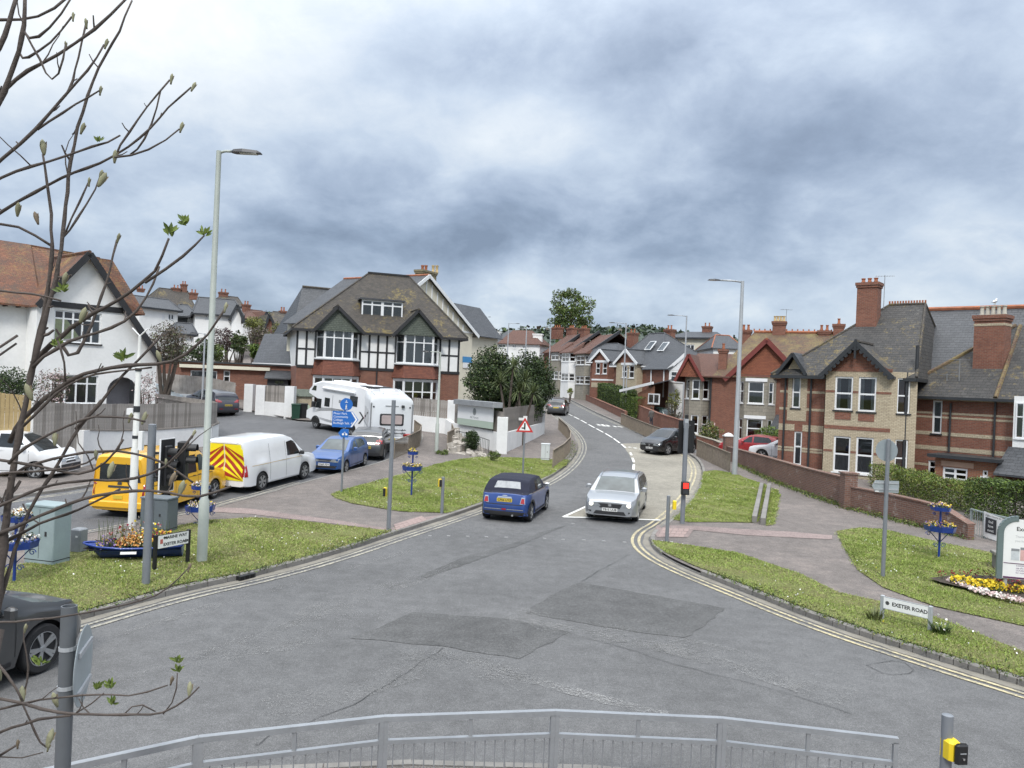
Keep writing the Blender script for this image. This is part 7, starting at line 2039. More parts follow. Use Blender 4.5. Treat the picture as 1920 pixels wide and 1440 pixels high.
def upright(p): return Vector((p.x, p.y, p.z + UPK - .02))
def lamp_post(label, base, h, r0, r1, arm, head, mat=M_POLE, low=None, group='street lamps', armz=.0):
	e = thing('street_lamp', label, 'street lamp', base,0, group)
	mb = MB()
	if low: mb.lathe([(r0 * 1.35,-.3),(r0 * 1.35, low),(r0 * .95, low + .06),(r1, h)],14)
	else: mb.lathe([(r0,-.3),(r1, h)],12)
	mb.build('column', mat, e,40)
	if abs(arm) > .05:
		mb = MB(); mb.tube([(0,0, h - .05),(arm * .5,0, h + armz * .5),(arm,0, h + armz)], r1 * .55,8); mb.build('arm', mat, e, True)
	s = 1 if arm >= 0 else -1
	mb = MB(); x0 = arm
	prof = [(0,.03),(.08,.06),(.28,.08),(.62 * head,.06),(.70 * head,.02)]
	pts = []
	vs, fs = [],[]
	for d, w in prof:
		ww = .05 if d == 0 else .13 * head if d < .6 * head else .09 * head
		vs += [(x0 + s * d,-ww, h + armz - .03),(x0 + s * d, ww, h + armz - .03),(x0 + s * d, ww * .8, h + armz - .03 + w),(x0 + s * d,-ww * .8, h + armz - .03 + w)]
	for i in range(len(prof) - 1):
		for k in range(4): fs.append((i * 4 + k, i * 4 + (k + 1) % 4, i * 4 + 4 + (k + 1) % 4, i * 4 + 4 + k))
	fs += [(3,2,1,0), tuple(range(len(vs) - 4, len(vs)))]
	mb.add(vs, fs); hd = mb.build('lantern', M_LHEAD, e)
	mb = MB(); mb.box(*sorted((x0 + s * .2 * head, x0 + s * .6 * head)),-.09 * head,.09 * head, h + armz - .045, h + armz - .031); mb.build('lens', plain('lamp_lens',(.45,.45,.42),.2, var=.05), hd)
	return e
p = upright(G(378,1061)); lamp_post('tall grey-green lamp post in the left verge beside the boat planter', p,(P(412,283, p.y).z - p.z),.088,.058,.30,1.0, low=1.45)
def lp(px, py, tpx, tpy, lab, arm, r0=.10, low=None, mat=M_LGREY, head=.9, Y=None):
	p = upright(G(px, py)) if Y is None else Vector(P(px, py, Y)); lamp_post(lab, p, P(tpx, tpy, p.y).z - p.z, r0, r0 * .6, arm, head, mat, low)
lp(1377,894,1390,527, 'tall lamp post on the right verge in front of the red gable',-1.15,.14)
lp(1279,800,1285,592, 'lamp post behind the black hatchback, second up the right side',-1.1,.10)
lp(1167,778,1172,606, 'lamp post beside the clipped hedge, third up the right side',-1.15,.10)
lp(1028,728,1032,614, 'lamp post at the top of the hill beside the terrace',-.8,.10, Y=112)
lp(984,700,985,616, 'lamp post against the white semi above the dark shrubs',-.6,.10, Y=100)
lp(950,700,952,606, 'slim lamp post with right-hand lantern left of the white semi',1.0,.10, Y=112)
lp(908,690,910,594, 'slim grey pole at the right of the cream gabled house',.3,.09, Y=105, head=.3)
lp(818,850,826,660, 'short lamp post with double-stage column by the corner wall',-.55,.075,1.5, M_POLE,.7)
lp(1172,780,1176,690, 'plain grey pole beside the third lamp on the right',0.0,.07, head=.2)
p = upright(G(378,777)); lamp_post('slim lamp column behind the dark SUV on the side road', p, P(377,625, p.y).z - p.z,.08,.05,-.5,.7, M_LGREY)
p = upright(G(247,992)); e = thing('white_mast', 'tall white mast with black bands and forked top behind the boat planter', 'pole', p)
H = P(259,630, p.y).z - p.z
mb = MB(); mb.lathe([(.11,-.3),(.105,2.2),(.085,2.25),(.07, H * .88),(.05, H * .89),(.04, H)],12); mb.build('mast', plain('mast_white',(.66,.66,.63),.6, var=.08), e,40)
for f in (.46,.60,.615,.815):
	mb = MB(); mb.lathe([(.09,0),(.09,.09)],12,(0,0, H * f)); mb.build('band', M_DARK, e)
mb = MB(); mb.tube([(-.22,0, H + .22),(0,0, H),(.22,0, H + .22)],.025,6); mb.build('fork', M_SWHITE, e)
mb = MB(); mb.box(-.24,-.06,-.1,.1, H * .585, H * .60 + .1); mb.build('radio_box', M_SWHITE, e); mb = MB(); mb.box(.1,.22,-.06,.06, H * .4, H * .5); mb.build('cable_box', M_SWHITE, e)
# ---- traffic signals
def signal_head(e, M, n=3, red=None, hood_r=.16, board=True, border=True):
	M = M @ Matrix.Scale(.8,4)
	mb = MB(); mb.M = M
	mb.rbox(-.17,.17,0,.22,-.52,.52,.03); b = mb.build('signal_head', M_BLK, e)
	if board:
		mb = MB(); mb.M = M; mb.box(-.33,.33,.06,.085,-.68,.68); mb.build('backing_board', M_BLK, b)
		mb = MB(); mb.M = M
		for q in ((-.35,-.33,-.70,.70),(.33,.35,-.70,.70),(-.33,.33,.68,.70),(-.33,.33,-.70,-.68)): mb.box(q[0], q[1],.055,.09, q[2], q[3])
		mb.build('board_border', M_SWHITE if border else M_BLK, b)
	for k in range(n):
		z = .33 - k * .33
		mb = MB(); mb.M = M @ T(0,0, z) @ Matrix.Rotation(R(90),4, 'X'); mb.lathe([(0,0),(.105,0),(.105,.015),(0,.02)],16); mb.build('lens',(red if k == 0 and red else M_DARK), b)
		vs, fs = [],[]
		for j in range(13):
			a = R(-30) + R(240) * j / 12
			for yy in (0,-.26 if True else 0): vs.append((.125 * math.cos(a), yy, z + .125 * math.sin(a)))
		for j in range(12): fs.append((2 * j,2 * j + 1,2 * j + 3,2 * j + 2))
		mb = MB(); mb.M = M; mb.add(vs, fs); mb.build('hood', M_BLK, b)
def pole(e, h, r=.057, mat=M_POLEG, n=14, lean=0, cap=True):
	mb = MB(); mb.lathe([(r,-.3),(r, h - .01),(r * .6, h)], n); return mb.build('pole', mat, e,40)
p = upright(G(273,1105)); e = thing('traffic_signal', 'grey-poled traffic signal in the left verge showing a dim red lens', 'traffic light', p)
H = P(287,795, p.y).z - p.z; pole(e, H,.08)
signal_head(e, T(.38,.02, H - .85) @ RZ(R(84)),3, M_REDDIM); signal_head(e, T(.52,.55, H - .80) @ RZ(R(95)),2, None, board=False)
mb = MB(); mb.tube([(0,0, H - .6),(.4,.1, H - .6)],.025,6); mb.tube([(0,0, H - 1.1),(.4,.1, H - 1.1)],.025,6); mb.build('bracket', M_BLK, e)
p = upright(G(1279,987)); e = thing('traffic_signal', 'traffic signal seen from behind on the right verge with red pedestrian light', 'traffic light', p)
H = P(1288,792, p.y).z - p.z; pole(e, H,.08)
signal_head(e, T(.06,.30, H - .50) @ RZ(R(186)),3, border=False)
mb = MB(); mb.box(-.06,.06,-.06,.2, H - .2, H + .12); mb.build('bracket', M_LGREY, e); mb = MB(); mb.box(-.05,.05,-.05,.05, H + .12, H + .25); mb.build('detector', M_BLK, e)
zp = P(1282,914, p.y).z - p.z
mb = MB(); mb.rbox(-.12,.14,-.26,-.07, zp - .22, zp + .22,.02); b = mb.build('pedestrian_box', M_BLK, e)
mb = MB(); mb.box(-.075,.095,-.275,-.262, zp + .0, zp + .18); mb.build('red_figure', M_REDON, b); mb = MB(); mb.box(-.075,.095,-.272,-.262, zp - .18, zp - .03); mb.build('dark_lens', M_DARK, b)
def push_post(px, py, tpx, tpy, lab, boxpy, bx, r=.055, face=0, big=False, flipc=False, rzb=0.0):
	p = upright(G(px, py)) if py < 1440 else None
	if p is None:
		q = atz(tpx, tpy,1.25); p = Vector((q.x, q.y, UPK - .02)); H = 1.25 - p.z
	else: H = P(tpx, tpy, p.y).z - p.z
	e = thing('crossing_post', lab, 'crossing post', p)
	pole(e, H, r)
	if boxpy:
		z = P(px, boxpy, p.y).z - p.z
		w = .16 if big else .10
		M = T(bx,-r - .02, z) @ RZ(rzb)
		mb = MB(); mb.M = M; mb.rbox(-w * .55, w * .45,-.02,.12,-.13,.13,.02); b = mb.build('button_box', M_YBOX, e)
		mb = MB(); mb.M = M; mb.rbox(-w * .38 if big else -w * .5, w * .62 if big else w * .3,-.07,-.022,-.12,.12,.02); mb.build('box_front', M_BLK, b)
		if big:
			mb = MB(); mb.M = M; mb.tube([(.02,-.08,-.05),(.02,-.07,-.05)],.02,8); mb.build('button', M_CHROME, b)
			mb = MB(); mb.M = M; mb.box(-.035,.075,-.0735,-.0705,.01,.035); mb.build('label_print', M_LEAD, b)
	return e
push_post(728,1000,738,750, 'tall grey pole with yellow box between the two left verges',922,-.14,.062)
push_post(828,968,829,894, 'short grey crossing post with button box in the middle verge',905,-.08,.055, rzb=R(20))
push_post(1250,1021,1252,929, 'grey crossing post with yellow box at the right kerb corner',945,.15,.055, rzb=R(180))
push_post(1776,1500,1777,1339, 'crossing post with black and yellow push button in the right foreground', None,0,.058)
def fg_button():
	q = atz(1777,1339,1.25); e = [o for o in COL.objects if o.get('label', '').startswith('crossing post with black')][0]
	z = P(1787,1400, q.y).z - e.location.z
	M = T(.045,-.10, z) @ RZ(R(8))
	mb = MB(); mb.M = M; mb.rbox(-.085,.05,-.03,.16,-.10,.11,.03); b = mb.build('button_box', M_YBOX, e)
	mb = MB(); mb.M = M; mb.rbox(-.055,.085,-.09,-.032,-.105,.105,.02); mb.build('box_front', M_BLK, b)
	mb = MB(); mb.M = M; mb.M = M @ T(.02,-.092,-.045) @ Matrix.Rotation(R(90),4, 'X'); mb.lathe([(0,0),(.012,0),(.012,.01),(0,.012)],10); mb.build('button', M_CHROME, b)
	mb = MB(); mb.M = M; mb.box(-.02,.05,-.094,-.091,.005,.018); mb.build('label_print', M_LEAD, b)
fg_button()
q = atz(130,1136,2.75); p = Vector((q.x, q.y, UPK - .02)); e = thing('sign_pole', 'thick grey pole in the left foreground with a round sign seen edge-on', 'sign', p)
H = 2.75 - p.z; mb = MB(); mb.lathe([(.057,-.3),(.057, H),(.048, H),(.048, H - .06)],16); mb.build('pole', plain('painted_pole_grey',(.115,.125,.135),.5,.1, var=.1), e,40)
sz = P(150,1250, p.y).z - p.z
Ms = T(.11,.03, sz) @ RZ(R(107)) @ Matrix.Rotation(R(90),4, 'X')
mb = MB(); mb.M = Ms; mb.lathe([(0,-.004),(.30,-.004),(.305,0),(.30,.004),(0,.004)],36); b = mb.build('sign_disc', M_SIGNB, e,30)
for dz in (.14,-.16): mb = MB(); mb.M = Ms; mb.box(-.2,.2, dz - .02, dz + .02,.005,.022); mb.build('sign_channel', M_LGREY, b)
for dz in (.14,-.16): mb = MB(); mb.lathe([(.062,-.015),(.062,.015)],14,(0,0, sz + dz)); mb.build('clip', M_LGREY, e)
def direction_signs():
	p = upright(G(640,928)); e = thing('direction_sign', 'pole with blue cycle route signs in the pavement by the white van', 'sign', p, R(6))
	H = P(650,746, p.y).z - p.z; pole(e, H,.04)
	Y = p.y
	def bz(py): return P(645, py, Y).z - p.z
	def bx(px): return (P(px,780, Y).x - P(640 + (928 - 780) * .042,780, Y).x)
	x0, x1, xa = bx(624), bx(661), bx(672); z0, z1 = bz(801), bz(771)
	pts = [(x0, z0),(x1, z0),(xa,(z0 + z1) / 2),(x1, z1),(x0, z1)]
	mb = MB(); mb.prism(pts,-.07,-.05); b = mb.build('blue_arrow', M_SBLUE, e)
	w = .035; xa2 = xa - .05
	mb = MB(); mb.prism([(x1 - .06, z0 + .02),(x1 - .0, z0 + .02),(xa - .03,(z0 + z1) / 2),(x1 - .0, z1 - .02),(x1 - .06, z1 - .02),(xa - .10,(z0 + z1) / 2)],-.075,-.0705); mb.build('white_chevron', M_SWHITE, b)
	for i, t in enumerate(('Phear Park', 'Community', 'College', 'Budleigh Salt. 4½')):
		text('lettering', t,.115, M_SWHITE, b, T(x0 + .04,-.0715, z1 - .09 - i * .12) @ FACE, 'LEFT')
	zc = bz(758); mb = MB(); mb.M = T(bx(649),-.06, zc) @ Matrix.Rotation(R(90),4, 'X'); mb.lathe([(0,0),(.235,0),(.235,.012),(0,.012)],24); d = mb.build('round_sign', M_SBLUE, e)
	mb = MB(); mb.M = T(bx(649),-.078, zc)
	mb.tube([(-.05,0,.08),(.05,0,.08)],.012,5); mb.tube([(0,0,.10),(0,0,.16)],.014,5)
	mb.tube([(0,0,-.04),(0,0,-.12)],.028,6); mb.tube([(0,0,-.02),(0,0,0)],.022,6); mb.tube([(-.01,0,-.12),(-.03,0,-.19)],.014,5); mb.tube([(.01,0,-.12),(.03,0,-.19)],.014,5)
	mb.build('white_symbol', M_SWHITE, d)
	zc = bz(812); mb = MB(); mb.prism([(bx(655), zc - .16),(bx(655), zc + .16),(bx(642), zc + .16),(bx(636), zc),(bx(642), zc - .16)],-.068,-.05); d = mb.build('small_blue_sign', M_SBLUE, e)
	mb = MB(); mb.M = T(bx(648),-.075, zc); mb.tube([(-.06,0,-.04),(0,0,.05),(.06,0,-.04)],.012,5)
	for x in (-.06,.06): mb.M = T(bx(648) + x,-.075, zc - .04) @ Matrix.Rotation(R(90),4, 'X'); mb.lathe([(.03,0),(.042,0),(.042,.004),(.03,.004)],12)
	mb.build('cycle_symbol', M_SWHITE, d)
direction_signs()
def warning_sign():
	p = upright(G(980,894)); e = thing('warning_sign', 'red-edged warning triangle for a side road beside the bend railing', 'sign', p)
	H = P(985,796, p.y).z - p.z; pole(e, H,.045)
	z = P(985,809, p.y).z - p.z; s = .36; h = s * 1.72
	mb = MB(); mb.prism([(-s - .05, z - .03),(s + .05, z - .03),(0, z + h + .04)],-.062,-.05); b = mb.build('red_triangle', plain('sign_red',(.50,.035,.03),.5, var=.05), e)
	mb = MB(); mb.prism([(-s * .74, z + .05),(s * .74, z + .05),(0, z + h * .80)],-.066,-.0625); mb.build('white_face', M_SWHITE, b)
	mb = MB(); mb.box(-.035,.035,-.07,-.0665, z + .09, z + .40); mb.box(-.15,-.035,-.07,-.0665, z + .13, z + .19); mb.build('side_road_symbol', M_BLK, b)
	q = wr_[4];
warning_sign()
p = wr_[3].lerp(wr_[4],.35); p = Vector((p.x + .2, p.y - .2, zat(990,792, p.y)))
e = thing('wall_plate', 'small white bent plate fixed to the dark board fence at the corner', 'sign', p); mb = MB(); mb.box(-.35,.05,-.02,.01,.12,.28); mb.box(.05,.3,-.02,.01,-.1,.4); mb.build('plate', M_SWHITE, e); mb = MB(); mb.tube([(-.1,.02,.2),(-.1,.2,.2)],.015,5); mb.build('stay', M_LGREY, e)
def cabinet(label, base, w, d, h, mat, rz=0, name='cabinet', plinth=.0):
	e = thing(name, label, 'cabinet', base, rz)
	mb = MB(); mb.rbox(-w / 2, w / 2,-d / 2, d / 2,-.1, h,.015); mb.build('casing', mat, e)
	mb = MB(); mb.rbox(-w / 2 - .02, w / 2 + .02,-d / 2 - .02, d / 2 + .02, h + .001, h + .05,.015); mb.build('lid', mat, e)
	mb = MB(); mb.box(-.004,.004,-d / 2 - .004,-d / 2 + .002,.15, h - .06); mb.build('door_seam', M_SEAM, e)
	mb = MB(); mb.box(w * .2, w * .26,-d / 2 - .012,-d / 2 + .002, h * .5, h * .58); mb.build('lock', M_BLKP, e)
	mb = MB(); mb.box(-w / 2 - .004, w / 2 + .004,-d / 2 - .004, d / 2 + .004,.1,.115); mb.build('plinth_line', M_SEAM, e)
	return e
p = upright(G(88,1062)); cabinet('pale grey-green equipment cabinet beside the left tiered planter', p,.78,.5, P(88,947, p.y).z - p.z, M_PALEC, R(-14))
p = upright(G(297,1002)); cabinet('dark grey equipment cabinet behind the boat planter', p,.82,.5, P(297,934, p.y).z - p.z, M_GREYC, R(-10))
p = upright(G(1022,866)); cabinet('small pale box cabinet at the end of the bend railing', p,.46,.35, P(1022,833, p.y).z - p.z, plain('cabinet_white_grey',(.55,.57,.58),.6, var=.06), R(-6))
p = upright(G(147,1042)); e = thing('concrete_bollard', 'short square grey bollard between the pale cabinet and boat planter', 'bollard', p, R(-12)); mb = MB(); mb.rbox(-.14,.14,-.14,.14,-.2,.58,.03); mb.build('shaft', M_GALVD, e); mb = MB(); mb.box(.02,.08,-.145,-.139,.38,.42); mb.build('reflector', M_SWHITE, e)
for px, py, lb, m in ((568,786, 'black wheelie bin with a pale cloth beside the timbered house', M_BLK),(554,787, 'dark green wheelie bin next to the brick store', plain('bin_green',(.012,.05,.03),.5))):
	p = G(px, py); e = thing('wheelie_bin', lb, 'bin', p, R(15))
	mb = MB(); mb.add([(-.24,-.28,.05),(.24,-.28,.05),(.24,.24,.05),(-.24,.24,.05),(-.29,-.36,1.0),(.29,-.36,1.0),(.29,.34,1.0),(-.29,.34,1.0)],[(3,2,1,0),(4,5,6,7),(0,1,5,4),(1,2,6,5),(2,3,7,6),(3,0,4,7)]); mb.build('bin_body', m, e)
	mb = MB(); mb.rbox(-.31,.31,-.40,.38,1.003,1.07,.03); mb.build('lid', m, e)
	if px == 568:
		mb = MB(); mb.quad((.26,-.40,.1),(.42,-.36,.25),(.40,-.30,.95),(.28,-.40,1.0)); mb.build('cloth', plain('pale_green_cloth',(.48,.58,.45),.9), e)
	for s in (-1,1): mb = MB(); mb.M = T(s * .27,.26,.1) @ Matrix.Rotation(R(90),4, 'Y'); mb.lathe([(0,-.03),(.1,-.03),(.1,.03),(0,.03)],12); mb.build('wheel', M_TYRE, e)
# ---- street name plates
def nameplate(label, a, b, ta, tb, top_a, bot_a, lines, postmat, plates, size, emblem, pw=.07, arrows=False):
	A, B_ = upright(G(*a)), upright(G(*b))
	rz = math.atan2(B_.y - A.y, B_.x - A.x); w = (B_ - A).to_2d().length
	e = thing('street_name_sign', label, 'sign', A, rz)
	za = P(*ta, A.y).z - A.z; zb = P(*tb, B_.y).z - A.z
	z1 = (za + zb) / 2
	for x, z in ((0, za),(w, zb)):
		mb = MB(); mb.rbox(x - pw / 2, x + pw / 2,-pw / 2, pw / 2,-.3, z1 + .01,.008); mb.build('post', postmat, e)
	h = P(a[0], bot_a, A.y).z - A.z
	mb = MB(); mb.box(pw / 2 + .002, w - pw / 2 - .002,-pw / 2 - .012,-pw / 2 + .01, h, z1 - .01); pl = mb.build('name_plate', M_SWHITE, e)
	mb = MB(); d = .012
	for q in ((pw / 2, w - pw / 2, h - d, h),(pw / 2, w - pw / 2, z1 - .01, z1 + d - .01)): mb.box(q[0], q[1],-pw / 2 - .013,-pw / 2 + .012, q[2], q[3])
	mb.build('plate_frame', postmat, e)
	n = len(lines); hh = z1 - h
	for i, t in enumerate(lines):
		text('lettering', t, size, M_INK, pl, T(w / 2 + (.085 if not arrows else .05),-pw / 2 - .0135, h + hh * (1 - (i + .5) / n) - .005) @ FACE, bold=.0025)
	mb = MB(); ex = pw / 2 + .08; mb.M = T(ex,-pw / 2 - .0135, h + hh * .5) @ Matrix.Rotation(R(90),4, 'X')
	if arrows:
		mb.M = T(ex,-pw / 2 - .0135, h + hh * .5); mb.box(-.035,.035,-.001,.002,-.05,.05); mb.build('emblem', plain('emblem_red',(.45,.12,.10),.6), pl)
		for sgn, zz, xx in ((-1, h + hh * .76, pw / 2 + .20),(1, h + hh * .25, w - pw / 2 - .08)):
			mb = MB(); mb.box(xx - .05, xx + .05,-pw / 2 - .0155,-pw / 2 - .0125, zz - .007, zz + .007); mb.prism([(xx + sgn * .04, zz - .03),(xx + sgn * .085, zz),(xx + sgn * .04, zz + .03)],-pw / 2 - .0155,-pw / 2 - .0125); mb.build('arrow', M_INK, pl)
	else:
		mb.lathe([(0,0),(.018,0),(.018,.002),(0,.002)],8)
		for k in range(8): c_, s_ = math.cos(k * .785), math.sin(k * .785); mb.lathe([(0,0),(.012,0),(.012,.002),(0,.002)],6,(.03 * c_,.03 * s_,0))
		mb.build('emblem', M_INK, pl)
nameplate('white street name sign reading EXETER ROAD on pale posts in the right verge',(1653,1170),(1743,1193),(1655,1118),(1746,1136),0,1138,['EXETER ROAD'], M_LGREY,1,.104, True)
nameplate('street name sign reading MARINE WAY and EXETER ROAD on black posts',(289,1078),(351,1064),(286,1004),(347,993),0,1029,['MARINE WAY', 'EXETER ROAD'], M_BLK,1,.098, True,.075, True)
p = upright(G(1655,1089)); e = thing('sign_pole', 'grey pole with blank backs of a round and an arrow sign on the right lawn', 'sign', p)
H = P(1668,823, p.y).z - p.z; pole(e, H,.05)
z = P(1667,845, p.y).z - p.z; mb = MB(); mb.M = T(0,.08, z) @ RZ(R(-52)) @ Matrix.Rotation(R(90),4, 'X'); mb.lathe([(0,-.004),(.28,-.004),(.28,.004),(0,.004)],28); mb.build('sign_disc', M_SIGNB, e)
z = P(1666,913, p.y).z - p.z; mb = MB(); mb.prism([(-.34, z),(-.26, z - .15),(.34, z - .15),(.34, z + .15),(-.26, z + .15)],.055,.07); b = mb.build('arrow_sign', M_SIGNB, e)
for dz in (-.09,.07): mb = MB(); mb.box(-.3,.33,.04,.054, z + dz, z + dz + .04); mb.build('sign_channel', M_LGREY, b)
mb = MB(); mb.box(-.26,-.17,.050,.0535, z - .14, z - .11); mb.build('sticker', M_SWHITE, b)
# ---- notice board at the right edge
def notice_board():
	p = upright(G(1881,1122)); e = thing('notice_board', 'arched white notice board with grey frame at the right edge, headed Exeter', 'notice board', p, R(-16))
	s = 1 / (FPX / p.y)
	W = .95; zb = P(1880,1083, p.y).z - p.z; zt_ = P(1890,972, p.y).z - p.z
	x0 = -.06
	for x in (0, W - .02): mb = MB(); mb.tube([(x + .03,.02,-.3),(x + .03,.02, zb + .1)],.045,10); mb.build('post', M_LGREY, e)
	n = 8; r = .3
	arc = [(x0, zb)] + [(x0 + W, zb)] + [(x0 + W - r + r * math.cos(R(90) * k / n), zt_ - r + r * math.sin(R(90) * k / n)) for k in range(n + 1)] + [(x0 + r - r * math.sin(R(90) * k / n), zt_ - r + r * math.cos(R(90) * k / n)) for k in range(n + 1)]
	mb = MB(); mb.prism(arc,-.05,-.03); b = mb.build('board', M_SWHITE, e)
	fr = [(x0 - .09 if x < x0 + .35 else x, z) for x, z in arc]
	mb = MB()
	outer = [(x0 - .06, zb - .02)] + [(x0 - .06 + (r + .06) - (r + .06) * math.cos(R(90) * k / n), zt_ + .02 - (r + .06) + (r + .06) * math.sin(R(90) * k / n)) for k in range(n + 1)]
	for a, c_ in zip(outer, outer[1:]): beam(mb,(a[0],-.02, a[1]),(c_[0],-.02, c_[1]),.12,.10,(0,1,0))
	mb.build('frame', plain('board_frame',(.13,.17,.17),.5, var=.08), e)
	zq = P(1881,1054, p.y).z - p.z
	mb = MB(); mb.box(x0 + .02, x0 + W - .02,-.056,-.0505, zq - .008, zq + .008); mb.box(x0 + .02, x0 + W - .02,-.056,-.0505, zb + .01, zb + .05); mb.build('purple_rule', plain('rule_purple',(.10,.03,.09),.6), b)
	text('lettering', 'Exeter Road',.135, M_INK, b, T(x0 + .26,-.0515, P(1890,990, p.y).z - p.z) @ FACE, 'LEFT', bold=.002)
	g = plain('grey_script',(.45,.46,.46),.7)
	for t, py in (("Thanks for all that",1004),("you have given",1012)): text('lettering', t,.075, g, b, T(x0 + .24,-.0515, P(1890, py, p.y).z - p.z) @ FACE, 'LEFT')
	for k,(c1, h1) in enumerate((((.55,.58,.60),.16),((.62,.38,.36),.2),((.40,.58,.50),.17),((.5,.5,.62),.15))):
		z = P(1890,1044, p.y).z - p.z; mb = MB(); x = x0 + .17 + k * .19; mb.box(x, x + .17,-.0555,-.0505, z - .05, z + h1); mb.build('photo_print', plain(f'print_{k}', c1,.6, var=.25, vs=9), b)
		mb = MB(); mb.box(x, x + .17,-.0558,-.0505, z + h1 + .002, z + h1 + .06); mb.build('photo_print', plain('print_grey',(.22,.23,.24),.6, var=.2, vs=9), b)
	for k in range(4): text('lettering',('COMMUNITY EVENTS', 'see the town web site', 'LOCAL INFORMATION', 'for more details')[k],.055, plain('purple_ink',(.16,.07,.18),.6), b, T(x0 + .28,-.0515, zq - .05 - k * .055) @ FACE, 'LEFT')
notice_board()
def banner():
	a, b = G(1846,1015), G(1960,1046); rz = math.atan2(b.y - a.y, b.x - a.x)
	e = thing('banner', 'white cloth banner with dark square logo tied to the grey-green railing', 'banner', a, rz)
	mb = MB(); n = 10
	def zf(x): return 1.02 - .05 * math.sin(x * 1.2)
	for k in range(n):
		x0, x1 = 2.4 * k / n,2.4 * (k + 1) / n
		y0, y1 = -.06 - .02 * math.sin(k * 1.3),-.06 - .02 * math.sin((k + 1) * 1.3)
		mb.quad((x0, y0,.18 - .02 * k),(x1, y1,.18 - .02 * (k + 1)),(x1, y1, zf(x1) - .10 * x1),(x0, y0, zf(x0) - .10 * x0))
	c = mb.build('cloth', M_SWHITE, e)
	mb = MB(); mb.quad((.10,-.088,.34),(.56,-.088,.32),(.56,-.088,.80),(.10,-.088,.84)); q = mb.build('logo_square', plain('logo_dark',(.035,.035,.04),.7), e)
	for i, t in enumerate(('find', 'love', 'meet')): text('logo_lettering', t,.13, M_SWHITE, q, T(.33,-.092,.70 - i * .14) @ FACE)
	text('lettering', "L'Église Ouverte du Centre",.085, M_INK, e, T(.08,-.095,.91) @ Matrix.Rotation(R(3),4, 'Y') @ FACE, 'LEFT'); text('lettering', 'Sunday',.14, M_INK, e, T(.72,-.095,.62) @ FACE, 'LEFT')
banner()
p = upright(G(1868,1072)); e = thing('stone_bench', 'end of a concrete bench behind the notice board', 'bench', p, R(-16)); mb = MB(); mb.rbox(-.12,1.3,-.2,.2,.40,.48,.015); mb.build('seat', M_KERB, e)
for x in (.0,1.1): mb = MB(); mb.rbox(x - .07, x + .07,-.17,.17,-.2,.40,.01); mb.build('leg', M_KERB, e)
p = G(463,1086); e = thing('drain_inlet', 'dark drain inlet set in the left kerb', 'drain', p, math.atan2(-.37,1)); mb = MB()
t = (G(480,1081) - G(445,1090)); e.rotation_euler = (0,0, math.atan2(t.y, t.x))
mb.box(-.22,.22,-.03,.1,.0,.10); mb.build('frame', M_BLK, e)
for k in range(3): mb = MB(); mb.box(-.2 + k * .14,-.12 + k * .14,-.04,-.03,.015,.09); mb.build('opening', plain('void',(.003,.003,.003),1, var=0), e)
# ------------------------------------------------------------------ plants
def leafmat(name, c, var=.35):
	if name in MATS: return MATS[name]
	t = NT(name)
	n = t.noise(2.2, t.coord(),3); n2 = t.noise(14, t.coord(),2)
	f = t.math('ADD', t.math('MULTIPLY', n,.5), t.math('MULTIPLY', n2,.5))
	t.col(t.ramp(f,[(.32, clampc(c,1 - var)),(.68, clampc(c,1 + var))]))
	t.b.inputs['Roughness'].default_value = .55; t.b.inputs['Specular IOR Level'].default_value = .3
	t.b.inputs['Transmission Weight'].default_value = 0
	return t.m
LG = leafmat('leaf_mid_green',(.060,.095,.025)); LD = leafmat('leaf_dark_green',(.030,.048,.020)); LB = leafmat('leaf_bright_green',(.13,.19,.035)); LO = leafmat('leaf_olive',(.10,.115,.045))
LP = leafmat('leaf_purple',(.055,.028,.030)); LY = leafmat('leaf_yellow_green',(.20,.21,.05)); LBR = leafmat('twig_brown',(.10,.075,.055)); LPK = leafmat('blossom_pink',(.50,.38,.38)); LGY = leafmat('twig_grey',(.17,.15,.125))
M_BARK = plain('bark',(.085,.068,.055),.9, var=.3, vs=6, bump=.6, bs=30)
def leaves(name, pts, size, mats, w, parent=None, aspect=.5, up=0.0, seed=1, kind=None):
	g = np.random.default_rng(seed); n = len(pts)
	d = g.normal(size=(n,3)); d[:,2] += up; d /= np.linalg.norm(d, axis=1, keepdims=True)
	e = g.normal(size=(n,3)); e -= d * (e * d).sum(1, keepdims=True); e /= np.linalg.norm(e, axis=1, keepdims=True)
	s = size * g.uniform(.6,1.3,(n,1))
	a = pts - d * s * .5; b = pts + e * s * aspect * .5; c = pts + d * s * .5; f = pts - e * s * aspect * .5
	co = np.stack([a, b, c, f],1).reshape(-1,3)
	fa = np.arange(4 * n).reshape(n,4)
	mi = g.choice(len(mats), n, p=np.array(w) / sum(w))
	return np_mesh(name, co, fa, mats, parent, kind, mi)
def shell(c, r, n, g, lo=.62, flat=0.0):
	d = g.normal(size=(n,3)); d /= np.linalg.norm(d, axis=1, keepdims=True)
	k = lo + (1 - lo) * g.random((n,1)) ** .6
	p = d * k * np.array(r); p = p[p[:,2] > -r[2] * .9] if flat else p
	return p + np.array(c)
def clumps(center, radii, k, rc, n, seed, lo=.3, up=True):
	"""points of k leaf clumps spread through an ellipsoid"""
	g = np.random.default_rng(seed)
	d = g.normal(size=(k,3)); d /= np.linalg.norm(d, axis=1, keepdims=True)
	cc = d * (lo + (1 - lo) * g.random((k,1)) ** .5) * np.array(radii)
	out = [shell(np.array(center) + c, np.array([rc, rc, rc * .8]) * g.uniform(.6,1.25), n, g,.35) for c in cc]
	return np.concatenate(out), cc + np.array(center)
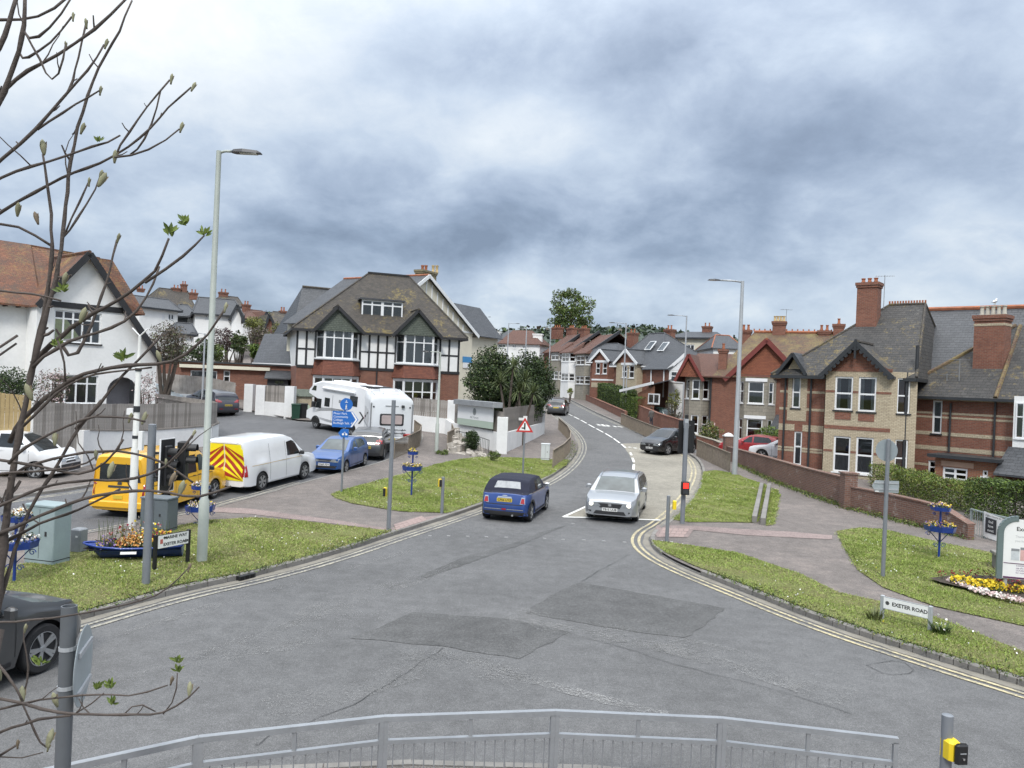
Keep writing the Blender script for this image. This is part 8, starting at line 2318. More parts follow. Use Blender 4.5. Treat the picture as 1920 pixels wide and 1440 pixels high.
def bush(name, label, base, w, d, h, mats, wts, size, n=30, k=60, seed=1, cat='bush', trunk=True, z0=0.0, group=None, limb=None):
	e = thing(name, label, cat, base,0, group)
	pts, cc = clumps((0,0, z0 + (h - z0) / 2),(w / 2 * .86, d / 2 * .86,(h - z0) / 2 * .88), k, min(w, d, h) * .15 + .05, n, seed)
	pts = pts[pts[:,2] > .02]
	leaves('foliage', pts, size, mats, wts, e, seed=seed)
	if trunk:
		mb = MB(); g = random.Random(seed)
		for i in range(7):
			c = cc[g.randrange(len(cc))]; mb.tube([(g.uniform(-.1,.1) * w, g.uniform(-.1,.1) * d,-.1),(c[0] * .5, c[1] * .5, c[2] * .5), tuple(c)],[.05 * h / 2 + .01,.03 * h / 2 + .008,.008],5)
		mb.build('stems', limb or M_BARK, e)
	return e
def pxbush(name, label, x0, y0, x1, y1, Y, mats, wts, size, n=30, k=60, seed=1, depth=None,**kw):
	"""bush filling the pixel box when seen from the camera at depth Y"""
	b = P((x0 + x1) / 2, y1, Y); s = Y / FPX
	g = on(b.x, b.y); zb = min(b.z, g.z) if g.z > b.z - 3 else b.z
	w = (x1 - x0) * s; h = P((x0 + x1) / 2, y0, Y).z - g.z
	kw.setdefault('z0', max(0, b.z - g.z))
	return bush(name, label, g, w, depth or w, h, mats, wts, size, n, k, seed,**kw)
def hedge(name, label, pts, w, h, mats, wts, size, dens, seed, cat='hedge'):
	"""clipped hedge along ground points"""
	e = thing(name, label, cat, pts[0]); o = pts[0]; g = np.random.default_rng(seed); P_ = []
	for a, b in zip(pts, pts[1:]):
		L = (b - a).to_2d().length; t = (b - a).to_2d() / L; nn = Vector((-t.y, t.x))
		n = int(dens * L * (w + 2 * h))
		u = g.random(n) * L; f = g.random(n); th = h + .06 * np.sin(u * 2.2 + seed) + .04 * np.sin(u * 5.1)
		side = np.where(f < w / (w + 2 * h),0, np.where(g.random(n) < .5,1,-1))
		v = np.where(side == 0,(g.random(n) - .5) * w, side * w / 2) + g.normal(0,.06, n)
		z = np.where(side == 0, th + g.normal(0,.05, n), g.random(n) ** .8 * th)
		x = a.x + t.x * u + nn.x * v; y = a.y + t.y * u + nn.y * v
		P_.append(np.stack([x - o.x, y - o.y, ZT(x, y) + z - o.z],1))
		n2 = n // 3; u = g.random(n2) * L; v = (g.random(n2) - .5) * w * .8; z = g.random(n2) * h
		x = a.x + t.x * u + nn.x * v; y = a.y + t.y * u + nn.y * v; P_.append(np.stack([x - o.x, y - o.y, ZT(x, y) + z - o.z],1))
	leaves('foliage', np.concatenate(P_), size, mats, wts, e, seed=seed)
	mb = MB()
	for a, b in zip(pts, pts[1:]):
		L = (b - a).to_2d().length
		for k in range(int(L / .5) + 1):
			q = a.lerp(b, min(1, k * .5 / L)); mb.tube([q - o - Vector((0,0,.1)), q - o + Vector((0,0, h * .85))],[.03,.01],5)
	mb.build('stems', M_BARK, e)
	return e
pxbush('evergreen_shrub', 'large dark evergreen shrub right of the timbered house',866,646,972,785,52,[LD, LG, LO],[.6,.3,.1],.17,75,210,3, depth=4)
pxbush('evergreen_shrub', 'dark evergreen shrub overhanging the bend fence beyond the cordylines',938,655,1040,790,55,[LD, LG],[.7,.3],.17,75,210,4, depth=4)
pxbush('evergreen_shrub', 'low dark evergreen shrub filling in behind the cordylines and corner fence',900,690,1028,800,53.5,[LD, LG],[.75,.25],.17,75,230,6, depth=3)
def cordyline(px, py, Y, lab, seed, heads):
	b = P(px, py, Y); b = on(b.x, b.y); e = thing('cordyline', lab, 'palm', b); g = random.Random(seed)
	top = 0; tr = MB(); V, Fc = [],[]
	for hx, hy in heads:
		t = P(hx, hy, Y + g.uniform(-.5,.5)) - b
		tr.tube([(0,0,-.2),(t.x * .3, t.y * .3, t.z * .45), tuple(t)],[.12,.09,.06],7)
		for k in range(90):
			az, el = g.uniform(0,6.283), g.uniform(-.9,1.45); L = g.uniform(.7,1.05)
			d = Vector((math.cos(az) * math.cos(el), math.sin(az) * math.cos(el), math.sin(el))); s = d.cross(Vector((0,0,1))).normalized() * .03
			m = t + d * L * .55; tip = t + d * L - Vector((0,0,.22 * L * math.cos(el)))
			o = len(V); V += [t - s * .4, t + s * .4, m + s, m - s, tip]; Fc += [(o, o + 1, o + 2, o + 3),(o + 3, o + 2, o + 4)]
	tr.build('trunk', M_BARK, e)
	me = bpy.data.meshes.new('fronds'); me.from_pydata([tuple(v) for v in V],[], Fc); me.update(); me.materials.append(leafmat('cordyline_leaf',(.10,.125,.05))); link('fronds', me, e)
cordyline(952,775,49, 'three-headed cordyline palm in front of the dark evergreen shrubs',1,[(962,690),(938,718),(985,715)])
cordyline(980,775,48.5, 'lower cordyline palm leaning right above the corner fence',2,[(972,733),(1000,738)])
def tree(name, label, base, h, r, trunk_h, mats, wts, size, k, n, seed, rz_=.8, cat='tree', group=None):
	e = thing(name, label, cat, base,0, group)
	pts, cc = clumps((0,0, trunk_h + r * rz_),(r, r, r * rz_), k, r * .27, n, seed,.35)
	leaves('crown', pts, size, mats, wts, e, seed=seed)
	g = random.Random(seed); mb = MB(); mb.tube([(0,0,-.3),(.1,0, trunk_h),(.05,.1, trunk_h + r)],[h * .03, h * .022, h * .01],8)
	for i in range(10):
		c = cc[g.randrange(len(cc))]; mb.tube([(0,0, trunk_h * .9),(c[0] * .5, c[1] * .5,(trunk_h + c[2]) * .5 + .2), tuple(c)],[h * .012, h * .008,.02],5)
	mb.build('trunk', M_BARK, e)
	return e
b = P(1066,700,135); b = on(b.x, b.y); s_ = 135 / FPX
tree('broadleaf_tree', 'tall round light-green tree above the brown-roofed terrace', b,14,4.0, P(1066,628,135).z - b.z,[LG, LB, LO],[.45,.25,.3],.45,80,70,5,1.05)
def hp(l, dx=0, dy=0): return [on(p.x + dx, p.y + dy) for p in (G(*q) for q in l)]
hedge('clipped_hedge', 'tall dark clipped hedge beside the hill pavement under the slate villas', hp([(1158,780),(1135,769),(1110,756)],1.2,.6),1.5,2.6,[LD, LG, LB],[.4,.45,.15],.13,260,11)
hedge('clipped_hedge', 'rounded green hedge further up, in front of the terrace bays', hp([(1106,754),(1092,747),(1078,741)],1.2,.6),1.4,2.3,[LG, LB, LD],[.5,.3,.2],.15,180,12)
hedge('clipped_hedge', 'small rounded hedge highest up the hill pavement', hp([(1073,739),(1058,733)],1.2,.6),1.4,2.3,[LG, LB, LD],[.5,.3,.2],.16,150,13)
hedge('clipped_hedge', 'square bright clipped hedge above the brick drive wall',[on(*P(1176,770,78).xy), on(*P(1210,775,72).xy)],1.5,2.2,[LG, LB],[.6,.4],.12,260,14)
q = [on(*P(1652,940,37.5).xy), on(*P(1720,950,34.6).xy), on(*P(1800,960,32.0).xy), on(*P(1835,962,31.2).xy)]
hedge('long_hedge', 'long clipped yellow-green hedge behind the patched brick wall', q,1.3,1.12,[LB, LY, LG, LBR],[.42,.28,.2,.10],.075,900,15)
q = [on(*P(1838,975,30.2).xy), on(*P(1920,985,28.4).xy), on(*P(2010,990,27.6).xy)]
hedge('dark_hedge', 'thick dark green hedge behind the banner railing at the right edge', q,1.6,1.6,[LG, LD, LB],[.5,.2,.3],.085,900,16)
pxbush('garden_shrub', 'variegated pale-flecked shrub left of the orange-gabled house',1308,786,1352,850,53,[LG, LY, LO, LPK],[.4,.3,.2,.1],.13,40,60,21)
pxbush('garden_shrub', 'bright green shrub under the bay of the orange-gabled house',1412,797,1470,850,53,[LB, LG],[.6,.4],.13,40,60,22)
pxbush('garden_tree', 'small bare dark tree behind the drive wall beside the lamp',1240,748,1278,812,66,[LBR, LO, LD],[.6,.2,.2],.12,30,40,23)
pxbush('garden_tree', 'pale budding palm-like shrub below the white gable',1250,726,1276,770,68,[LY, LO],[.5,.5],.15,30,30,24)
pxbush('yellow_shrub', 'small yellow-green shrub at the foot of the hill hedges',1063,727,1074,742,95,[LY, LB],[.6,.4],.14,30,20,25)
pxbush('dark_shrub', 'small dark shrub growing through the black handrail at the corner wall',866,803,898,846,42.5,[LD, LG],[.75,.25],.09,60,60,26)
pxbush('weed_clump', 'tuft of weeds at the foot of the short lamp post',815,842,842,858,41,[LG, LB, LO],[.4,.3,.3],.08,30,25,27, trunk=False)
pxbush('weed_clump', 'tuft of weeds at the foot of the white corner wall',914,845,938,862,40,[LG, LB, LO],[.4,.3,.3],.08,30,25,28, trunk=False)
pxbush('dark_bush', 'dense dark green bush behind the new fence at the far left',-40,686,58,770,31.5,[LD, LG],[.7,.3],.10,60,90,31)
pxbush('blossom_tree', 'pink blossoming shrub against the white house beside its ground-floor window',62,682,128,775,32.5,[LPK, LBR, LGY, LO],[.42,.25,.2,.13],.085,34,60,32)
pxbush('blossom_tree', 'sparse pale blossoming shrub beside the arched porch',248,688,302,780,36.5,[LPK, LGY, LBR],[.45,.35,.2],.085,22,50,33)
pxbush('twiggy_tree', 'brownish leafless tree rising behind the catslide roof',268,598,352,690,52,[LBR, LGY, LO],[.5,.3,.2],.16,36,80,34, limb=M_BARK)
for i,(x0, y0, x1, y1, Y, m, w, lb) in enumerate([
	(346,630,402,690,64,[LD, LG],[.6,.4], 'dark green garden shrub behind the flat-roofed building, left of the lamp'),
	(396,613,452,660,78,[LP, LBR],[.7,.3], 'dark purple-leaved tree on the hillside behind the lamp post'),
	(430,618,468,668,70,[LG, LD, LO],[.5,.3,.2], 'round mid-green tree on the hillside beyond the flat roof'),
	(452,595,502,622,92,[LY, LO],[.6,.4], 'yellow-green spring tree below the hillside roofs'),
	(462,614,512,645,76,[LGY, LBR, LO],[.5,.3,.2], 'grey-brown bare shrub bank left of the slate outbuilding'),
	(505,602,556,630,80,[LGY, LO, LY],[.4,.3,.3], 'pale budding trees beside the timbered house roof'),
	(464,640,492,672,68,[LB, LG],[.5,.5], 'bright green shrub at the corner of the slate outbuilding'),
	(378,645,425,680,68,[LB, LO, LG],[.3,.4,.3], 'light green shrubs just behind the flat roof at the lamp post'),
	(300,640,350,690,62,[LG, LBR, LO],[.4,.3,.3], 'mixed garden shrubs above the left end of the flat roof'),
	(480,585,530,610,120,[LO, LG],[.5,.5], 'olive tree tops on the skyline beside the small white gable')]):
	pxbush('hillside_tree', lb, x0, y0, x1, y1, Y, m, w,.2,30,60,40 + i, cat='tree', group='trees on the hillside')
def hills():
	M = leafmat('distant_woods',(.055,.075,.055),.3)
	xs = np.linspace(-1500,1500,220); rows = []
	g = np.random.default_rng(5)
	hh = 45 + 10 * np.sin(xs / 210 + 1.0) + 5 * np.sin(xs / 77) + np.convolve(g.normal(0,2.2,222),[.25,.5,.25], 'same')[1:-1] + g.normal(0,.9,220)
	co = []
	for f, yy in ((0,560),(.45,620),(.8,670),(1,720),(.9,900)):
		co.append(np.stack([xs, np.full(220, yy) + 20 * np.sin(xs / 90),2 + hh * f],1))
	co = np.concatenate(co); i = np.arange(5 * 220).reshape(5,220)
	f = np.stack([i[:-1,:-1].ravel(), i[:-1,1:].ravel(), i[1:,1:].ravel(), i[1:,:-1].ravel()],1)
	o = np_mesh('hills', co, f, M, smooth=True); tag(o, kind='structure')
	n = 26000; u = g.integers(0,219, n); t = g.random((n,1)); fr = g.random(n) ** .6
	x = xs[u] + g.uniform(0,13.7, n); y = 560 + 160 * fr + 20 * np.sin(x / 90); z = 2 + np.interp(x, xs, hh) * np.interp(fr,[0,.38,.69,1],[0,.45,.8,1]) + g.uniform(0,3, n)
	o = leaves('woodland', np.stack([x, y, z],1),4.2,[M, LG, LD, LBR],[.5,.2,.2,.1], None,.8, seed=8, kind='stuff')
	tag(o, 'dark wooded ridge along the horizon', 'woodland')
hills()
# ---- grass blades and daisies on the verges
def blades():
	g = np.random.default_rng(11); Pn = []; dz = []
	for gi, pl in enumerate(GRASS):
		xs = np.array([p.x for p in pl]); ys = np.array([p.y for p in pl])
		A = abs(sum(xs[i] * ys[(i + 1) % len(xs)] - xs[(i + 1) % len(xs)] * ys[i] for i in range(len(xs)))) / 2
		def inside(X, Y):
			ins = np.zeros(len(X), bool); j = len(xs) - 1
			for i in range(len(xs)):
				c = ((ys[i] > Y) != (ys[j] > Y))
				with np.errstate(divide='ignore', invalid='ignore'): xi = (xs[j] - xs[i]) * (Y - ys[i]) / (ys[j] - ys[i]) + xs[i]
				ins ^= c & (X < xi); j = i
			return ins
		bb = (xs.max() - xs.min() + .3) * (ys.max() - ys.min() + .3)
		n = int(1900 * bb)
		X = g.uniform(xs.min() - .15, xs.max() + .15, n); Y = g.uniform(ys.min() - .15, ys.max() + .15, n)
		k = inside(X + g.normal(0,.05, n), Y + g.normal(0,.05, n)) & (np.abs(X / np.maximum(Y,1)) < .82)
		pat = np.sin(X * 1.1 + 2 * np.sin(Y * .7)) * np.sin(Y * 1.3 + 1.4 * np.sin(X * .9)) + .5 * np.sin(X * 4.1 + Y * 3.3)
		k &= g.random(n) < np.clip(.75 + .35 * pat,.22,1)
		Pn.append(np.stack([X[k], Y[k], pat[k], np.full(k.sum(),.16 if gi == 0 else 0.0)],1))
		nd = int(8.0 * bb); X = g.uniform(xs.min(), xs.max(), nd); Y = g.uniform(ys.min(), ys.max(), nd)
		pd = np.sin(X * .9 + 3) * np.sin(Y * 1.1 + 1)
		k = inside(X, Y) & (g.random(nd) < np.clip(.05 + 1.0 * pd,.02,1)); dz.append(np.stack([X[k], Y[k]],1))
	Q = np.concatenate(Pn); n = len(Q)
	z = ZT(Q[:,0], Q[:,1]) + UPK + .010
	a = g.uniform(0,6.283, n); w = g.uniform(.005,.011, n) * np.clip(Q[:,1] / 16,1,2); h = g.uniform(.014,.032, n) * (1.1 + .35 * Q[:,2]) ; h = np.clip(h,.01,.06)
	dx, dy = np.cos(a) * w, np.sin(a) * w; lx, ly = g.normal(0,.025, n), g.normal(0,.025, n)
	co = np.empty((n,3,3))
	co[:,0] = np.stack([Q[:,0] - dx, Q[:,1] - dy, z],1); co[:,1] = np.stack([Q[:,0] + dx, Q[:,1] + dy, z],1); co[:,2] = np.stack([Q[:,0] + lx, Q[:,1] + ly, z + h],1)
	mats = [leafmat('blade_green',(.205,.275,.055)), leafmat('blade_light',(.265,.33,.07)), leafmat('blade_straw',(.33,.30,.14)), leafmat('blade_dark',(.145,.195,.045))]
	r = g.random(n); mi = np.where(r < .42 + .1 * Q[:,2] - Q[:,3],0, np.where(r < .70 - Q[:,3],1, np.where(r < .86 - .08 * Q[:,2],2,3)))
	o = np_mesh('grass', co.reshape(-1,3), np.arange(3 * n).reshape(n,3), mats, None, 'stuff', mi)
	tag(o, 'short mown grass on the road verges', 'grass')
	D = np.concatenate(dz); z = ZT(D[:,0], D[:,1]) + UPK + .045
	o = leaves('daisies', np.stack([D[:,0], D[:,1], z + g.uniform(-.01,.02, len(D))],1),.034,[plain('daisy_white',(.80,.80,.78),.8, var=0), plain('dandelion',(.70,.55,.03),.8, var=0)],[.94,.06], None,1.0,0,12, 'stuff')
	tag(o, 'daisies scattered over the verges', 'flowers')
	print('blades', n, 'daisies', len(D))
blades()
# ---- tiered blue planters
M_PBLUE = plain('planter_blue',(.014,.045,.25),.35, var=.12, vs=3, coat=.3)
FLM = {'white': plain('petal_white',(.78,.77,.72),.8, var=0), 'yellow': plain('petal_yellow',(.75,.56,.03),.8, var=.1), 'orange': plain('petal_orange',(.62,.30,.08),.8, var=.1), 'purple': plain('petal_purple',(.20,.13,.30),.8, var=.1), 'red': plain('petal_red',(.25,.02,.04),.8, var=.1), 'pink': plain('petal_pink',(.66,.50,.48),.8, var=.1), 'cream': plain('petal_cream',(.72,.62,.38),.8, var=.1)}
def flowers(e, c, r, h, n, cols, wts, seed, size=.06, green=True):
	g = np.random.default_rng(seed)
	a = g.uniform(0,6.283, n); k = np.sqrt(g.random(n))
	p = np.stack([c[0] + r[0] * k * np.cos(a), c[1] + r[1] * k * np.sin(a), c[2] + h * (1 - .5 * k) * g.uniform(.35,1.0, n)],1)
	if green: leaves('greenery', np.stack([p[:,0], p[:,1], c[2] + (p[:,2] - c[2]) * g.uniform(0,.9, n)],1).repeat(3,0) + g.normal(0,.035,(3 * n,3)), size * 1.3,[LG, LO, LD],[.5,.3,.2], e,.4,.5, seed)['kind'] = 'stuff'
	leaves('blooms', p.repeat(3,0) + g.normal(0, size * .25,(3 * n,3)), size,[FLM[k_] for k_ in cols], wts, e,.9,0, seed + 1)['kind'] = 'stuff'
def scroll(mb, c, r, s, plane=0):
	pts = []
	for k in range(16):
		a = k * .55; rr = r * (1 - k / 19); pts.append((c[0] + s * rr * math.cos(a), c[1], c[2] + rr * math.sin(a)))
	mb.tube(pts,.010,5)
def planter(label, base, trayz, trayw, upz, upw, cols, wts, seed, extra=None):
	e = thing('tiered_planter', label, 'planter', base, R(random.uniform(-8,8)), 'tiered blue planters')
	mb = MB(); mb.tube([(0,0,-.3),(0,0, upz)],.032,10); mb.build('stem', M_PBLUE, e)
	for z, w, h in ((trayz, trayw,.15),(upz, upw,.11)):
		mb = MB(); n = 8; r = w / 2
		for i in range(n):
			a, b = 2 * math.pi * (i + .5) / n,2 * math.pi * (i + 1.5) / n
			p0, p1 = (r * math.cos(a), r * math.sin(a)),(r * math.cos(b), r * math.sin(b))
			mb.quad((p0[0] * .93, p0[1] * .93, z),(p1[0] * .93, p1[1] * .93, z),(p1[0], p1[1], z + h),(p0[0], p0[1], z + h))
			mb.quad((p0[0] * .94, p0[1] * .94, z + h),(p1[0] * .94, p1[1] * .94, z + h),(p0[0], p0[1], z + h),(p1[0], p1[1], z + h)) if False else None
		mb.poly([(r * .93 * math.cos(2 * math.pi * (i + .5) / n), r * .93 * math.sin(2 * math.pi * (i + .5) / n), z) for i in range(n)][::-1]); mb.poly([(r * .97 * math.cos(2 * math.pi * (i + .5) / n), r * .97 * math.sin(2 * math.pi * (i + .5) / n), z + h - .03) for i in range(n)])
		mb.build('tray', M_PBLUE, e)
		flowers(e,(0,0, z + h - .03),(r * .95, r * .95),.20 if w > .5 else .22, int(110 * w), cols, wts, seed + int(z * 10),.05)
	for s in (-1,1):
		mb = MB(); mb.tube([(s * .02,0, trayz - .32),(s * trayw * .35,0, trayz - .02)],.012,6); mb.build('bracket', M_PBLUE, e)
		for cz, cx, rr in ((trayz - .09, s * trayw * .40,.075),(trayz - .42, s * .11,.075),(upz - .10, s * upw * .33,.05)):
			mb = MB(); scroll(mb,(cx,0, cz), rr, s); mb.build('scroll', M_PBLUE, e)
	return e
def pl_at(label, base, tray_py, tray_w, up_py, up_w, cols, wts, seed):
	p = upright(G(*base)); planter(label, p, P(base[0], tray_py, p.y).z - p.z, tray_w, P(base[0], up_py, p.y).z - p.z, up_w, cols, wts, seed)
pl_at('tiered blue planter with white flowers at the far left of the verge',(26,1100),1026,.86,976,.58,['white', 'cream', 'orange'],[.7,.2,.1],61)
pl_at('tiered blue planter half hidden behind the tall left lamp post',(374,990),957,.86,917,.56,['pink', 'white', 'yellow'],[.4,.4,.2],62)
pl_at('tiered blue planter with yellow trailing flowers in the middle verge',(771,934),881,.80,852,.42,['yellow', 'cream', 'purple', 'white'],[.4,.3,.2,.1],63)
pl_at('tiered blue planter on the right lawn with yellow and purple pansies',(1760,1052),995,.86,957,.56,['yellow', 'purple', 'orange', 'cream'],[.4,.3,.15,.15],64)
# ---- boat planter
def boat():
	a, b = upright(G(152,1052)), upright(G(312,1040))
	c = (upright(G(170,1068)) + upright(G(318,1050))) / 2
	c = upright(G(236,1061)); c.y += .35
	e = thing('boat_planter', 'blue rowing boat filled with orange, yellow and purple flowers', 'planter', c, R(17))
	L = 2.15; st = [(-1.0,.03,.40),(-.9,.16,.385),(-.65,.30,.35),(-.2,.41,.32),(.3,.42,.32),(.7,.38,.33),(1.0,.34,.35)]
	n = 7; vs, fs = [],[]
	for u, w, h in st:
		x = u * L / 2; x2 = x + (.10 if u < -.85 else 0)
		for k in range(n):
			t = -1 + 2 * k / (n - 1); y = w * math.sin(t * 1.5708) * (1.0); q = abs(t) ** 2.2
			bot = .04 + (.16 if u < -.8 else .0)
			vs.append((x + (0 if q > .6 else (.12 if u < -.85 else 0)), w * t * (1 if abs(t) > .9 else .92), bot + (h - bot) * q))
	for i in range(len(st) - 1):
		for k in range(n - 1): fs.append((i * n + k, i * n + k + 1,(i + 1) * n + k + 1,(i + 1) * n + k))
	fs.append(tuple((len(st) - 1) * n + k for k in range(n))); fs.append(tuple(k for k in range(n - 1,-1,-1)))
	mb = MB(); mb.add(vs, fs); mb.build('hull', M_PBLUE, e,50)
	mb = MB()
	for s in (-1,1): mb.tube([(u * L / 2, s * w, h) for u, w, h in st],.026,6)
	mb.tube([(L / 2,-.34,.35),(L / 2,.34,.35)],.026,6); mb.build('gunwale', M_PBLUE, e, True)
	mb = MB(); mb.poly([(u * L / 2, w * .93,.27) for u, w, h in st] + [(u * L / 2,-w * .93,.27) for u, w, h in reversed(st)]); mb.build('soil', plain('potting_soil',(.03,.022,.016),1), e)
	mb = MB(); mb.M = T(-.05,-.405,.22) @ Matrix.Rotation(R(-25),4, 'X'); mb.box(-.17,.17,-.012,.0,-.03,.03); q = mb.build('name_plate', M_SWHITE, e)
	flowers(e,(-.55,-.05,.26),(.28,.26),.36,70,['purple', 'pink', 'yellow'],[.6,.2,.2],71,.055); flowers(e,(.0,-.12,.26),(.36,.26),.42,170,['orange', 'cream', 'red'],[.7,.2,.1],72,.06)
	flowers(e,(.45,.0,.26),(.38,.28),.55,90,['yellow', 'red', 'orange'],[.55,.25,.2],73,.055); flowers(e,(.1,.12,.26),(.7,.2),.75,90,['pink', 'white', 'red', 'yellow'],[.2,.2,.35,.25],74,.055)
	g = random.Random(5); mb = MB()
	for k in range(60):
		x, y = g.uniform(-.75,.75), g.uniform(-.2,.25); h = g.uniform(.35,.75); mb.tube([(x, y,.25),(x + g.uniform(-.12,.12), y + g.uniform(-.1,.1),.25 + h)],[.009,.003],4)
	mb.build('stalks', LG, e)['kind'] = 'stuff'
boat()
# ---- flower bed by the notice board
def bed():
	pts = [(1742,1098),(1790,1092),(1850,1093),(1960,1100),(1990,1160),(1920,1141),(1850,1128),(1800,1115),(1762,1106)]
	d = drape('flower_bed', pxs(pts), plain('bed_soil',(.05,.038,.028),1, var=.3, vs=5), UPK + .085,.4); tag(d, 'planted bed of yellow and pink flowers on the right lawn', 'flower bed')
	o = Vector();
	for (px, py), r, h, n, cols, w, s in (((1808,1110),(.34,.25),.22,90,['yellow'],[1],81),((1849,1118),(.45,.28),.26,150,['yellow'],[1],82),((1906,1126),(.25,.2),.22,40,['yellow', 'orange', 'red'],[.6,.2,.2],83),((1890,1112),(.3,.3),.25,30,['red', 'orange'],[.7,.3],84)):
		p = G(px, py); flowers(d,(p.x, p.y, p.z + UPK + .08), r, h, n, cols, w, s,.07)
	l = [(1782,1104),(1810,1113),(1840,1126),(1880,1137),(1925,1146)]
	for i,((a, b),(c, e)) in enumerate(zip(l, l[1:])):
		for k in range(4):
			p = G(a + (c - a) * (k + .5) / 4, b + (e - b) * (k + .5) / 4); flowers(d,(p.x, p.y, p.z + UPK + .08),(.17,.13),.10,26,['pink', 'white'],[.6,.4],90 + i * 4 + k,.06, False)
	for px, py in ((1770,1099),(1800,1097),(1830,1098)): p = G(px, py); flowers(d,(p.x, p.y, p.z + UPK + .08),(.25,.15),.3,14,['red'],[1],130 + px,.04)
	for px in (1875,1910): p = G(px,1108); leaves('dead_stems', np.array([[p.x, p.y, p.z + .35]]) + np.random.default_rng(px).normal(0,1,(200,3)) * np.array([.3,.2,.12]),.12,[LBR, LGY],[.6,.4], d,.15,1, px)['kind'] = 'stuff'
bed()
def tuft(label, px, py, h, n, seed, m=LG, flower=None, name='grass_tuft'):
	p = upright(G(px, py)); e = thing(name, label, 'plant', p); g = random.Random(seed); V, Fc = [],[]
	for k in range(n):
		a = g.uniform(0,6.283); r0 = g.uniform(0,.13); b = Vector((r0 * math.cos(a), r0 * math.sin(a),-.02)); L = h * g.uniform(.6,1.1); d = Vector((math.cos(a) * .35, math.sin(a) * .35,1)).normalized()
		s = Vector((-math.sin(a), math.cos(a),0)) * .014; o = len(V); m1 = b + d * L * .6; t = b + d * L + Vector((math.cos(a), math.sin(a),0)) * L * .25
		V += [b - s, b + s, m1 + s, m1 - s, t]; Fc += [(o, o + 1, o + 2, o + 3),(o + 3, o + 2, o + 4)]
	me = bpy.data.meshes.new('leaves'); me.from_pydata([tuple(v) for v in V],[], Fc); me.update(); me.materials.append(m); link('leaves', me, e)
	if flower: leaves('blooms', np.array([[0,0, h * .6]]) + np.random.default_rng(seed).normal(0,.12,(14,3)),.06,[FLM[flower]],[1], e,1,0, seed)
tuft('spiky daffodil leaves left of the EXETER ROAD sign',1640,1172,.32,34,1, LO)
tuft('spiky green tuft at the right post of the EXETER ROAD sign',1764,1200,.30,70,2, LG, 'white')
def weeds(label, line, n, seed, spread=.12, size=.07):
	g = np.random.default_rng(seed); L = [G(*p) for p in line]; P_ = []
	for a, b in zip(L, L[1:]):
		k = int(n * (b - a).length); u = g.random(k)[:, None]; c = np.array(a) * (1 - u) + np.array(b) * u
		msk = np.sin(u[:,0] * 31 + seed) + np.sin(u[:,0] * 77) > -.5
		c = c[msk]; c = c + g.normal(0, spread, c.shape) * np.array([1,1,0]); c[:,2] = ZT(c[:,0], c[:,1]) + UPK + np.abs(g.normal(0,.07, len(c))); P_.append(c)
	o = leaves('weeds', np.concatenate(P_), size,[LG, LB, LO, LY],[.4,.2,.25,.15], None,.35,.6, seed, 'stuff'); tag(o, label, 'weeds')
weeds('weeds along the foot of the long brick wall',[(1385,876),(1452,908),(1536,940),(1594,960),(1722,993),(1814,1017)],420,3,.16,.09)
weeds('weeds and grass growing over the right kerb',[(1330,1083),(1500,1150),(1650,1203),(1800,1251),(1920,1287)],200,4,.07)
weeds('grass creeping over the left kerb',[(150,1161),(330,1110),(480,1079),(620,1041),(735,1004)],160,5,.07)
weeds('scruffy grass beside the bend railing',[(1060,872),(1075,850),(1072,830)],80,6,.15)
